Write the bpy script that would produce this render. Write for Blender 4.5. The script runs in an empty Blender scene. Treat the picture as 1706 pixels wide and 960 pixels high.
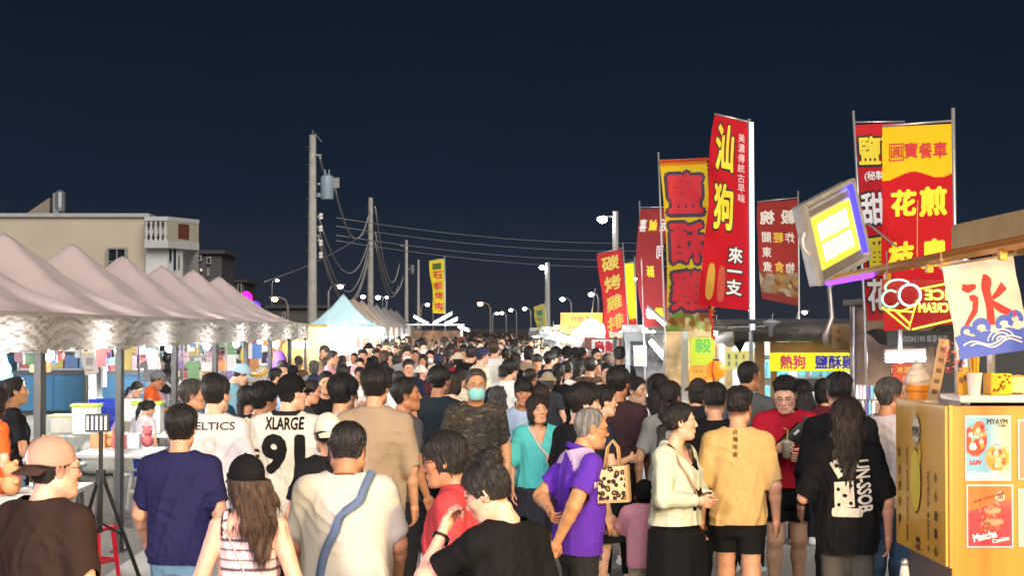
import bpy, bmesh, math, random, time
import numpy as np
from mathutils import Vector, Matrix
from mathutils.bvhtree import BVHTree
S = bpy.context.scene
COL = S.collection
PI = math.pi
f32 = np.float32

# ------------------------------------------------------------------ camera
FPX, CX, CY, HOR, VPX, CAMH = 3000.0, 853.0, 480.0, 551.0, 790.0, 2.0
cam = bpy.data.cameras.new('camera'); camo = bpy.data.objects.new('camera', cam); COL.objects.link(camo)
cam.sensor_width = 36.0; cam.lens = 36.0*FPX/1706.0; cam.clip_start = 0.1; cam.clip_end = 3000
pitch = math.atan((HOR-CY)/FPX); yaw = math.atan((CX-VPX)/FPX)
camo.location = (0, 0, CAMH); camo.rotation_euler = (PI/2+pitch, 0, -yaw)
S.camera = camo
CM = Matrix.Translation((0, 0, CAMH)) @ camo.rotation_euler.to_matrix().to_4x4()
def W(px, py, d):
    """the point that stands d metres along the lens axis at this place of the photograph"""
    return CM @ Vector(((px-CX)/FPX*d, (CY-py)/FPX*d, -d))
def G(px, d):
    p = W(px, HOR, d); return Vector((p.x, p.y, 0))

# ------------------------------------------------------------------ night sky
wd = bpy.data.worlds.new('World'); S.world = wd; wd.use_nodes = True
wn, wl = wd.node_tree.nodes, wd.node_tree.links
wn.clear()
wo = wn.new('ShaderNodeOutputWorld'); wb = wn.new('ShaderNodeBackground'); wl.new(wb.outputs[0], wo.inputs[0])
tc = wn.new('ShaderNodeTexCoord'); sx = wn.new('ShaderNodeSeparateXYZ'); wl.new(tc.outputs['Generated'], sx.inputs[0])
rp = wn.new('ShaderNodeValToRGB'); wl.new(sx.outputs['Z'], rp.inputs[0])
el = rp.color_ramp.elements
el[0].position = 0.0; el[0].color = (0.030, 0.034, 0.050, 1)
el[1].position = 0.2; el[1].color = (0.0062, 0.0120, 0.0225, 1)
e = el.new(0.075); e.color = (0.0105, 0.0195, 0.037, 1)
nt = wn.new('ShaderNodeTexNoise'); nt.inputs['Scale'].default_value = 6; nt.inputs['Detail'].default_value = 3
wl.new(tc.outputs['Generated'], nt.inputs[0])
mr = wn.new('ShaderNodeMapRange'); mr.inputs[3].default_value = 0.85; mr.inputs[4].default_value = 1.15
wl.new(nt.outputs[0], mr.inputs[0])
mx = wn.new('ShaderNodeVectorMath'); mx.operation = 'SCALE'; wl.new(rp.outputs[0], mx.inputs[0]); wl.new(mr.outputs[0], mx.inputs['Scale'])
wl.new(mx.outputs[0], wb.inputs[0]); wb.inputs[1].default_value = .50
S.view_settings.view_transform = 'Standard'; S.view_settings.look = 'None'
S.view_settings.exposure = 0.85; S.view_settings.gamma = 1.0
S.cycles.max_bounces = 5; S.cycles.diffuse_bounces = 3; S.cycles.glossy_bounces = 2; S.cycles.transmission_bounces = 4
S.cycles.transparent_max_bounces = 6; S.cycles.caustics_reflective = False; S.cycles.caustics_refractive = False
S.cycles.sample_clamp_indirect = 4.0; S.cycles.use_denoising = True
try: S.cycles.use_light_tree = True
except Exception: pass

# the glow of the whole market and its street lighting behind the photographer, high and soft
sl_ = bpy.data.lights.new('sun', 'SUN'); sl_.energy = 1.5; sl_.angle = math.radians(45); sl_.color = (1.0, .93, .86)
so_ = bpy.data.objects.new('sun', sl_); COL.objects.link(so_); so_.rotation_euler = Vector((-.26, 1.0, -.72)).to_track_quat('-Z', 'Y').to_euler()

# ------------------------------------------------------------------ tags
USED = {}
def tag(o, label, cat, group=None, kind=None):
    if label: o['label'] = label
    if cat: o['category'] = cat
    if group: o['group'] = group
    if kind: o['kind'] = kind
    return o
def thing(name, label, cat, loc=(0, 0, 0), rz=0.0, group=None):
    o = bpy.data.objects.new(name, None); COL.objects.link(o); o.empty_display_size = 0.1
    o.location = loc; o.rotation_euler = (0, 0, rz)
    return tag(o, label, cat, group)
def link(name, me, parent=None, mat=None):
    o = bpy.data.objects.new(name, me); COL.objects.link(o)
    if parent is not None: o.parent = parent
    if mat is not None:
        if len(me.materials) == 0: me.materials.append(mat)
        else:
            o.material_slots[0].link = 'OBJECT'; o.material_slots[0].material = mat
    return o
def dup(root, loc, rz=None):
    def cp(o, par):
        c = o.copy(); COL.objects.link(c)
        if par is not None: c.parent = par
        for ch in o.children: cp(ch, c)
        return c
    r = cp(root, None); r.location = loc
    if rz is not None: r.rotation_euler = (0, 0, rz)
    return r

# ------------------------------------------------------------------ materials
def lin(c):
    if isinstance(c, str):
        c = [int(c[i:i+2], 16)/255 for i in (0, 2, 4)]
        return tuple(x/12.92 if x <= .04045 else ((x+.055)/1.055)**2.4 for x in c)
    return tuple(c)
MC = {}
def mat(name, col=(.5, .5, .5), rough=.6, metal=0, emit=None, es=1.0, noise=0, nscale=20, bump=0, bscale=60, stretch=None, attr=None, sheen=0, spec=.5, trans=0, sss=0):
    key = (name, tuple(lin(col)), rough, metal, emit if emit is None else tuple(lin(emit)), es, noise, nscale, bump, bscale, stretch, attr, sheen)
    if key in MC: return MC[key]
    m = bpy.data.materials.new(name); m.use_nodes = True
    n, l = m.node_tree.nodes, m.node_tree.links
    b = n['Principled BSDF']
    c = tuple(lin(col))+(1,)
    b.inputs['Base Color'].default_value = c; b.inputs['Roughness'].default_value = rough; b.inputs['Metallic'].default_value = metal
    b.inputs['Specular IOR Level'].default_value = spec
    if sheen: b.inputs['Sheen Weight'].default_value = sheen
    if trans: b.inputs['Transmission Weight'].default_value = trans
    if sss:
        b.inputs['Subsurface Weight'].default_value = sss; b.inputs['Subsurface Radius'].default_value = (.01, .004, .002); b.inputs['Subsurface Scale'].default_value = 1.0
    src = None
    if noise or bump:
        t = n.new('ShaderNodeTexCoord'); mp = n.new('ShaderNodeMapping'); l.new(t.outputs['Object'], mp.inputs[0])
        if stretch: mp.inputs['Scale'].default_value = stretch
    if attr:
        a = n.new('ShaderNodeAttribute'); a.attribute_name = attr; src = a.outputs['Color']
    if noise:
        x = n.new('ShaderNodeTexNoise'); x.inputs['Scale'].default_value = nscale; x.inputs['Detail'].default_value = 5; l.new(mp.outputs[0], x.inputs[0])
        r = n.new('ShaderNodeMapRange'); r.inputs[1].default_value = .25; r.inputs[2].default_value = .75; r.inputs[3].default_value = 1-noise; r.inputs[4].default_value = 1+noise; l.new(x.outputs[0], r.inputs[0])
        v = n.new('ShaderNodeVectorMath'); v.operation = 'SCALE'; l.new(r.outputs[0], v.inputs['Scale'])
        if src is not None: l.new(src, v.inputs[0])
        else: v.inputs[0].default_value = c[:3]
        src = v.outputs[0]
    if src is not None: l.new(src, b.inputs['Base Color'])
    if bump:
        x = n.new('ShaderNodeTexNoise'); x.inputs['Scale'].default_value = bscale; x.inputs['Detail'].default_value = 4; l.new(mp.outputs[0], x.inputs[0])
        q = n.new('ShaderNodeBump'); q.inputs['Strength'].default_value = min(1, bump); q.inputs['Distance'].default_value = .01; l.new(x.outputs[0], q.inputs['Height']); l.new(q.outputs[0], b.inputs['Normal'])
    if emit is not None:
        b.inputs['Emission Color'].default_value = tuple(lin(emit))+(1,); b.inputs['Emission Strength'].default_value = es
    MC[key] = m
    return m
def cloth(col, noise=.08): return mat('cloth', col, .85, noise=noise, nscale=7, bump=.22, bscale=14, stretch=(1.6, 1.6, .7), spec=.2)
def metal(col=(.35, .36, .38), rough=.4): return mat('metal', col, rough, .7, noise=.15, nscale=14)
def plastic(col, rough=.4): return mat('plastic', col, rough, noise=.06, nscale=12)
def paint(col, rough=.5): return mat('paint', col, rough, noise=.12, nscale=5, bump=.1, bscale=40)
def glow(col, es): return mat('glow', tuple(x*.25 for x in lin(col)), .5, emit=col, es=es, spec=.2)

# ------------------------------------------------------------------ plain mesh builder
class MB:
    def __init__(s): s.v = []; s.f = []
    def add(s, vs, fs):
        o = len(s.v); s.v += [tuple(v) for v in vs]; s.f += [tuple(i+o for i in f) for f in fs]; return s
    def box(s, c, d, R=None, bev=0):
        hx, hy, hz = d[0]/2, d[1]/2, d[2]/2
        if bev:
            bm = bmesh.new(); bmesh.ops.create_cube(bm, size=1)
            for v in bm.verts: v.co = Vector((v.co.x*d[0], v.co.y*d[1], v.co.z*d[2]))
            bmesh.ops.bevel(bm, geom=bm.edges[:], offset=bev, segments=2, affect='EDGES', profile=.6)
            bm.verts.index_update()
            vs = [v.co.copy() for v in bm.verts]; fs = [[v.index for v in f.verts] for f in bm.faces]; bm.free()
        else:
            vs = [Vector((x, y, z)) for x in (-hx, hx) for y in (-hy, hy) for z in (-hz, hz)]
            fs = [(0, 1, 3, 2), (4, 6, 7, 5), (0, 4, 5, 1), (2, 3, 7, 6), (0, 2, 6, 4), (1, 5, 7, 3)]
        if R is not None: vs = [R @ v for v in vs]
        return s.add([v+Vector(c) for v in vs], fs)
    def tube(s, pts, r, n=8, cap=True):
        pts = [Vector(p) for p in pts]; k = len(pts)
        rs = r if isinstance(r, (list, tuple)) else [r]*k
        vs, fs = [], []; up = None
        for i, p in enumerate(pts):
            t = (pts[min(i+1, k-1)]-pts[max(i-1, 0)]).normalized()
            if up is None: up = Vector((0, 0, 1)) if abs(t.z) < .9 else Vector((1, 0, 0))
            a = t.cross(up)
            a = a.normalized() if a.length > 1e-6 else t.orthogonal().normalized()
            b = a.cross(t).normalized(); up = b
            for j in range(n):
                q = 2*PI*j/n; vs.append(p+(a*math.cos(q)+b*math.sin(q))*rs[i])
        for i in range(k-1):
            for j in range(n):
                fs.append((i*n+j, i*n+(j+1) % n, (i+1)*n+(j+1) % n, (i+1)*n+j))
        if cap: fs += [tuple(range(n-1, -1, -1)), tuple((k-1)*n+j for j in range(n))]
        return s.add(vs, fs)
    def lathe(s, prof, c=(0, 0, 0), n=20, R=None):
        vs, fs = [], []; k = len(prof)
        for (r, z) in prof:
            for j in range(n):
                q = 2*PI*j/n; v = Vector((r*math.cos(q), r*math.sin(q), z)); vs.append((R @ v if R is not None else v)+Vector(c))
        for i in range(k-1):
            for j in range(n): fs.append((i*n+j, i*n+(j+1) % n, (i+1)*n+(j+1) % n, (i+1)*n+j))
        fs += [tuple(range(n-1, -1, -1)), tuple((k-1)*n+j for j in range(n))]
        return s.add(vs, fs)
    def ball(s, c, r, n=10, sc=(1, 1, 1)):
        prof = [(max(1e-4, math.sin(PI*i/n)), -math.cos(PI*i/n)) for i in range(n+1)]
        R = Matrix.Diagonal(Vector((r*sc[0], r*sc[1], r*sc[2])))
        return s.lathe(prof, c, 2*n, R)
    def prism(s, outline, y0, y1, c=(0, 0, 0), R=None):
        """outline in x,z pushed along y"""
        k = len(outline)
        vs = [Vector((x, y0, z)) for x, z in outline]+[Vector((x, y1, z)) for x, z in outline]
        fs = [tuple(range(k)), tuple(range(2*k-1, k-1, -1))]+[(i, i+k, (i+1) % k+k, (i+1) % k) for i in range(k)]
        if R is not None: vs = [R @ v for v in vs]
        return s.add([v+Vector(c) for v in vs], fs)
    def mesh(s, name='mesh', smooth=False, angle=None):
        me = bpy.data.meshes.new(name); me.from_pydata(s.v, [], s.f); me.update()
        bm = bmesh.new(); bm.from_mesh(me); bmesh.ops.recalc_face_normals(bm, faces=bm.faces[:]); bm.to_mesh(me); bm.free()
        if smooth: me.shade_smooth()
        if angle:
            me.shade_smooth()
            try: me.set_sharp_from_angle(angle=math.radians(angle))
            except Exception: pass
        return me
    def build(s, name, m=None, parent=None, smooth=False, angle=None): return link(name, s.mesh(name, smooth, angle), parent, m)
def posts(parent, m, spots, r=.035, name='post', box=True):
    for x, y, z in spots:
        b = MB()
        if box: b.box((0, 0, z/2), (2*r, 2*r, z))
        else: b.tube([(0, 0, 0), (0, 0, z)], r, 8)
        o = b.build(name, m, parent); o.location = (x, y, 0)
def rotz(a): return Matrix.Rotation(a, 3, 'Z')
def rotx(a): return Matrix.Rotation(a, 3, 'X')
def roty(a): return Matrix.Rotation(a, 3, 'Y')

# ------------------------------------------------------------------ lettering
def text_tris(body, size=1.0, bold=0.0, cell=None, space=1.0):
    cu = bpy.data.curves.new('lettering', 'FONT'); cu.body = body; cu.size = size; cu.offset = bold*size
    cu.align_x = 'CENTER'; cu.align_y = 'CENTER'; cu.resolution_u = 3; cu.space_character = space
    o = bpy.data.objects.new('lettering', cu); COL.objects.link(o)
    dg = bpy.context.evaluated_depsgraph_get()
    me = bpy.data.meshes.new_from_object(o.evaluated_get(dg))
    bpy.data.objects.remove(o); bpy.data.curves.remove(cu)
    bm = bmesh.new(); bm.from_mesh(me); bpy.data.meshes.remove(me)
    if not bm.verts: bm.free(); return np.zeros((0, 2)), []
    xs = [v.co.x for v in bm.verts]; ys = [v.co.y for v in bm.verts]
    if cell:
        for ax, lo, hi in ((0, min(xs), max(xs)), (1, min(ys), max(ys))):
            q = math.ceil(lo/cell)*cell
            while q < hi:
                co = Vector((q, 0, 0)) if ax == 0 else Vector((0, q, 0)); no = Vector((1, 0, 0)) if ax == 0 else Vector((0, 1, 0))
                bmesh.ops.bisect_plane(bm, geom=bm.verts[:]+bm.edges[:]+bm.faces[:], plane_co=co, plane_no=no); q += cell
    bmesh.ops.triangulate(bm, faces=bm.faces[:])
    bm.verts.index_update()
    V = np.array([v.co[:2] for v in bm.verts]); F = [[v.index for v in f.verts] for f in bm.faces]; bm.free()
    return V, F
def letters(items, place, mt, parent, name='lettering', cell=.06, off=.006, thick=0):
    """items: (text, u, v, width or None, height, bold, mirror, [rot]); place(u, v) -> point, normal. One mesh."""
    vs, fs = [], []
    for it in items:
        t, u, v, w, h, bold, mir = it[:7]; rot = it[7] if len(it) > 7 else 0
        V, F = text_tris(t, 1.0, 0)
        if len(V) == 0: continue
        ex = V.max(0)-V.min(0); c0 = (V.max(0)+V.min(0))/2
        if len(t) == 1 and ord(t) > 0x3000: ex = np.maximum(ex, .84); c0 = np.array([c0[0], c0[1] if V.max(0)[1]-V.min(0)[1] > .5 else V.mean(0)[1]])
        sy = h/ex[1]; sx_ = (w/ex[0]) if w else sy
        V2, F = text_tris(t, 1.0, 0, cell=cell/max(sx_, sy)) if cell else (V, F)
        sh = [(0, 0)]
        for q in (([bold*.5] if bold > .045 else [])+[bold] if bold else []): sh += [(q*math.cos(k*PI/4), q*math.sin(k*PI/4)) for k in range(8)]
        for k, d_ in enumerate(sh):
            V = (V2-c0+np.array(d_))*np.array([sx_*(-1 if mir else 1), sy])
            if rot: V = V @ np.array([[math.cos(rot), math.sin(rot)], [-math.sin(rot), math.cos(rot)]])
            o = len(vs)
            for a, b in V:
                p, n = place(u+a, v+b)
                vs.append(Vector(p)+Vector(n)*(off+.00012*k))
            fs += [tuple(i+o for i in f) for f in F]
    me = bpy.data.meshes.new(name); me.from_pydata([tuple(v) for v in vs], [], fs); me.update()
    return link(name, me, parent, mt)
def flat_place(o, ux, vx):
    o, ux, vx = Vector(o), Vector(ux), Vector(vx); n = ux.cross(vx).normalized()
    return lambda u, v: (o+ux*u+vx*v, n)

# ------------------------------------------------------------------ signed-distance modelling
def smin(a, b, k):
    h = np.maximum(k-np.abs(a-b), 0)/k
    return np.minimum(a, b)-h*h*k*.25
def smax(a, b, k): return -smin(-a, -b, k)
def cap(P, a, b, ra, rb=None):
    rb = ra if rb is None else rb
    a = np.array(a, f32); b = np.array(b, f32); ab = b-a
    pa = P-a; t = np.clip(pa @ ab/max(1e-9, float(ab @ ab)), 0, 1)
    return np.linalg.norm(pa-t[:, None]*ab, axis=1)-(ra+(rb-ra)*t)
def ell(P, c, r):
    q = (P-np.array(c, f32)); r = np.array(r, f32)
    k0 = np.linalg.norm(q/r, axis=1); k1 = np.linalg.norm(q/(r*r), axis=1)
    return k0*(k0-1)/np.maximum(k1, 1e-6)
def rbox(P, c, h, r, M=None):
    q = P-np.array(c, f32)
    if M is not None: q = q @ np.array(M, f32)
    q = np.abs(q)-(np.array(h, f32)-r)
    return np.linalg.norm(np.maximum(q, 0), axis=1)+np.minimum(q.max(1), 0)-r
def chain(P, pts, rs, k=.02):
    d = None
    for i in range(len(pts)-1):
        e_ = cap(P, pts[i], pts[i+1], rs[i], rs[i+1]); d = e_ if d is None else smin(d, e_, k)
    return d
def snet(sdf, lo, hi, h, keep=None):
    """surface nets over a sparse grid; keep(verts) -> bool mask, quads with any vertex dropped are open hems"""
    lo = np.array(lo, f32); hi = np.array(hi, f32); B = 4; c = h*B
    nb = np.maximum(np.ceil((hi-lo)/c).astype(int), 1)
    ii = np.stack(np.meshgrid(*[np.arange(n) for n in nb], indexing='ij'), -1).reshape(-1, 3)
    dc = sdf((lo+(ii+.5-.5/B)*c).astype(f32))
    act = np.abs(dc) < c*1.25
    D = np.empty(nb*B, f32)
    D.reshape(nb[0], B, nb[1], B, nb[2], B)[:] = dc.reshape(nb[0], 1, nb[1], 1, nb[2], 1)
    ai = ii[act]
    lo3 = np.stack(np.meshgrid(*[np.arange(B)]*3, indexing='ij'), -1).reshape(-1, 3)
    gi = (ai[:, None, :]*B+lo3[None]).reshape(-1, 3)
    P = (lo+gi*h).astype(f32)
    out = np.empty(len(P), f32)
    for s0 in range(0, len(P), 200000): out[s0:s0+200000] = sdf(P[s0:s0+200000])
    D[gi[:, 0], gi[:, 1], gi[:, 2]] = out
    I = D < 0
    N = np.array(D.shape)
    s = np.zeros(N-1, np.int8)
    for a in (0, 1):
        for b in (0, 1):
            for c_ in (0, 1): s += I[a:N[0]-1+a, b:N[1]-1+b, c_:N[2]-1+c_]
    cells = np.argwhere((s > 0) & (s < 8))
    idx = -np.ones(N-1, np.int64); idx[cells[:, 0], cells[:, 1], cells[:, 2]] = np.arange(len(cells))
    acc = np.zeros((len(cells), 3)); cnt = np.zeros(len(cells))
    for ax in range(3):
        o1, o2 = [(1, 2), (0, 2), (0, 1)][ax]
        for a in (0, 1):
            for b in (0, 1):
                p0 = np.zeros(3, int); p0[o1] = a; p0[o2] = b; p1 = p0.copy(); p1[ax] = 1
                q0 = cells+p0; q1 = cells+p1
                d0 = D[q0[:, 0], q0[:, 1], q0[:, 2]]; d1 = D[q1[:, 0], q1[:, 1], q1[:, 2]]
                m = (d0 < 0) != (d1 < 0); t = np.where(m, d0/np.where(m, d0-d1, 1), 0)
                acc += np.where(m[:, None], p0+t[:, None]*(p1-p0), 0); cnt += m
    V = lo+(cells+acc/np.maximum(cnt, 1)[:, None])*h
    Q = []
    for ax in range(3):
        o1, o2 = [(1, 2), (2, 0), (0, 1)][ax]
        sl0 = [slice(1, -1)]*3; sl0[ax] = slice(0, -1); sl1 = [slice(1, -1)]*3; sl1[ax] = slice(1, None)
        A = I[tuple(sl0)]; Bm = I[tuple(sl1)]
        for fl, m in ((0, A & ~Bm), (1, ~A & Bm)):
            e_ = np.argwhere(m)
            if not len(e_): continue
            off = np.ones(3, int); off[ax] = 0; e_ = e_+off
            u = np.zeros(3, int); u[o1] = 1; w = np.zeros(3, int); w[o2] = 1
            ids = [idx[tuple((e_-dv).T)] for dv in (u+w, w, 0*u, u)]
            if fl: ids = ids[::-1]
            Q.append(np.stack(ids, 1))
    Q = np.concatenate(Q) if Q else np.zeros((0, 4), int)
    Q = Q[(Q >= 0).all(1)]
    if keep is not None:
        k = keep(V.astype(f32)); Q = Q[k[Q].all(1)]
        u, inv = np.unique(Q, return_inverse=True); V = V[u]; Q = inv.reshape(-1, 4)
    return V, Q
def relax(V, Q, n=1):
    for _ in range(n):
        A = np.zeros_like(V); c = np.zeros(len(V))
        for i in range(4):
            for j in ((i+1) % 4, (i+3) % 4):
                np.add.at(A, Q[:, i], V[Q[:, j]]); np.add.at(c, Q[:, i], 1)
        V = .5*V+.5*A/np.maximum(c, 1)[:, None]
    return V
def npmesh(name, V, Q, col=None, smooth=True):
    me = bpy.data.meshes.new(name)
    Q = np.asarray(Q); n = Q.shape[1] if len(Q) else 4
    me.vertices.add(len(V)); me.vertices.foreach_set('co', np.asarray(V, f32).ravel())
    me.loops.add(len(Q)*n); me.loops.foreach_set('vertex_index', Q.astype(np.int32).ravel())
    me.polygons.add(len(Q)); me.polygons.foreach_set('loop_start', np.arange(0, len(Q)*n, n, dtype=np.int32))
    try: me.polygons.foreach_set('loop_total', np.full(len(Q), n, np.int32))
    except Exception: pass
    if col is not None:
        a = me.attributes.new('Col', 'FLOAT_COLOR', 'POINT')
        a.data.foreach_set('color', np.concatenate([col, np.ones((len(V), 1))], 1).astype(f32).ravel())
    me.update(calc_edges=True); me.validate()
    if smooth: me.shade_smooth()
    return me
# ------------------------------------------------------------------ people
SKIN = {'fair': lin('e3b393'), 'mid': lin('d29d7b'), 'tan': lin('bb8260'), 'pink': lin('e0a88f'), 'old': lin('c99268')}
def sst(a, b, x): t = np.clip((x-a)/(b-a), 0, 1); return t*t*(3-2*t)
def head_sdf(P, k):
    fem, chub, old = k.get('fem', 0), k.get('chub', 0), k.get('old', 0)
    A = np.abs(P[:, :1]); Q = np.concatenate([A, P[:, 1:]], 1)
    d = ell(P, (0, -.012, .034), (.0755, .096, .087))
    d = smin(d, ell(P, (0, .026, -.036), (.059+.012*chub, .064, .082)), .04)
    d = smin(d, cap(P, (-.008, .071-.004*fem, -.1), (.008, .071-.004*fem, -.1), .018-.004*fem+.006*chub), .035)
    d = smin(d, cap(Q, (.049-.011*fem+.009*chub, -.004, -.062), (.03, .045, -.092), .019+.006*chub), .035)
    d = smin(d, cap(Q, (.046, .055, -.014), (.05, .03, -.005), .02+.006*chub), .03)
    d = smin(d, cap(P, (-.032, .080, .022), (.032, .080, .022), .011-.003*fem), .022)
    d = smax(d, -ell(Q, (.032, .104, .003), (.021, .022, .014)), .02)
    d = smin(d, ell(Q, (.031, .0755, .002), (.0155, .0145, .0125)), .006)
    d = smin(d, cap(P, (0, .084, .016), (0, .105, -.027), .0062, .0105), .014)
    d = smin(d, ell(Q, (.0115, .094, -.032), (.0085, .011, .0075)), .007)
    d = smin(d, cap(P, (-.017+.003*fem, .0865, -.0575), (.017-.003*fem, .0865, -.0575), .0068), .010)
    d = smin(d, cap(P, (-.014, .0860, -.0685), (.014, .0860, -.0685), .0072), .010)
    d = smax(d, -cap(P, (-.022, .0945, -.063), (.022, .0945, -.063), .0018), .004)
    if old:
        d = smax(d, -cap(Q, (.022, .094, -.036), (.034, .076, -.066), .002), .008)
    ear = ell(Q, (.0785, -.012, -.002), (.0075, .0185, .031))
    ear = smax(ear, -ell(Q, (.0875, -.008, .000), (.006, .010, .017)), .006)
    d = smin(d, ear, .008)
    d = smin(d, cap(P, (0, -.02, -.06), (0, -.04, -.15), .052-.006*fem+.008*chub), .03)
    return d
def head_col(V, skin, k):
    fem, stub, old = k.get('fem', 0), k.get('stub', 0), k.get('old', 0)
    sk = np.array(skin); C = np.tile(sk, (len(V), 1)); x, y, z = np.abs(V[:, 0]), V[:, 1], V[:, 2]
    def put(m, c):
        C[:] = C*(1-m[:, None])+np.array(c)*m[:, None]
    put(.35*sst(.05, .0, np.hypot(x-.045, z+.02))*(y > .02), sk*np.array([1.05, .72, .68]))
    put(.3*sst(.02, .0, np.hypot(x, z+.03))*(y > .08), sk*np.array([1.0, .75, .7]))
    put(.25*(x > .07)*(np.abs(z) < .04), sk*np.array([1.05, .7, .62]))
    lip = sst(.0095, .006, np.abs(z+.063)+.0028*(x/.012)**2*.6)*(x < .026)*(y > .07)
    put(lip*(.9 if fem else .6), sk*np.array([.95, .45, .45]) if fem else sk*np.array([.82, .52, .48]))
    put(sst(.0022, .0006, np.abs(z+.063))*(x < .024)*(y > .07), sk*.2)
    bz = .0245+.05*(x-.03)-.9*np.maximum(x-.03, 0)**2*20
    put(.85*sst(.0055, .0028, np.abs(z-bz))*(x > .013)*(x < .053)*(y > .05), (.02, .014, .011) if not old else (.13, .12, .11))
    ex, ez = x-.0315, z-.0015
    e = (ex/.0135)**2+((ez-.0)/.0056)**2
    put(sst(1.25, .8, e)*(y > .06), (.62, .58, .54))
    put(sst(1.3, .9, (ex/.0058)**2+(ez/.0058)**2)*(y > .06)*(e < 1.1), (.012, .008, .006))
    put(.9*sst(.0024, .0010, np.abs(ez-.0052+1.2*np.abs(ex)**1.5*3.2))*(np.abs(ex) < .0155)*(y > .055), (.015, .01, .008))
    put(.35*sst(.003, .001, np.abs(ez+.0062-ex*ex*16))*(np.abs(ex) < .013)*(y > .055), sk*.45)
    put(.7*sst(.0045, .002, np.hypot(x-.0085, z+.0395))*(y > .088), sk*.2)
    if stub:
        hl = np.interp(y, [-.12, -.05, -.02, .012, .03, .045, .07, .1], [-.075, -.06, -.03, -.03, -.02, .03, .066, .085])
        put(stub*sst(-.004, .03, z-hl), sk*.16+np.array([.008, .006, .005]))
    if k.get('beard'):
        put(k['beard']*sst(.0, .02, -(z+.045))*(y > .0)*(y < .12)*(z > -.13)*(1-lip), sk*.55)
    return C
HEADS = {}
def head_mesh(k, skin, h):
    key = (tuple(sorted(k.items())), skin, h)
    if key not in HEADS:
        gk = (tuple(sorted((a, b) for a, b in k.items() if a not in ('stub', 'beard'))), h)
        if gk not in HEADS:
            V, Q = snet(lambda P: head_sdf(P, k), (-.11, -.135, -.155), (.11, .135, .145), h)
            V = relax(V, Q, 1)
            HEADS[gk] = (V, Q)
        V, Q = HEADS[gk]
        HEADS[key] = (V, Q, head_col(V, SKIN[skin], k))
    return HEADS[key]
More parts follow.
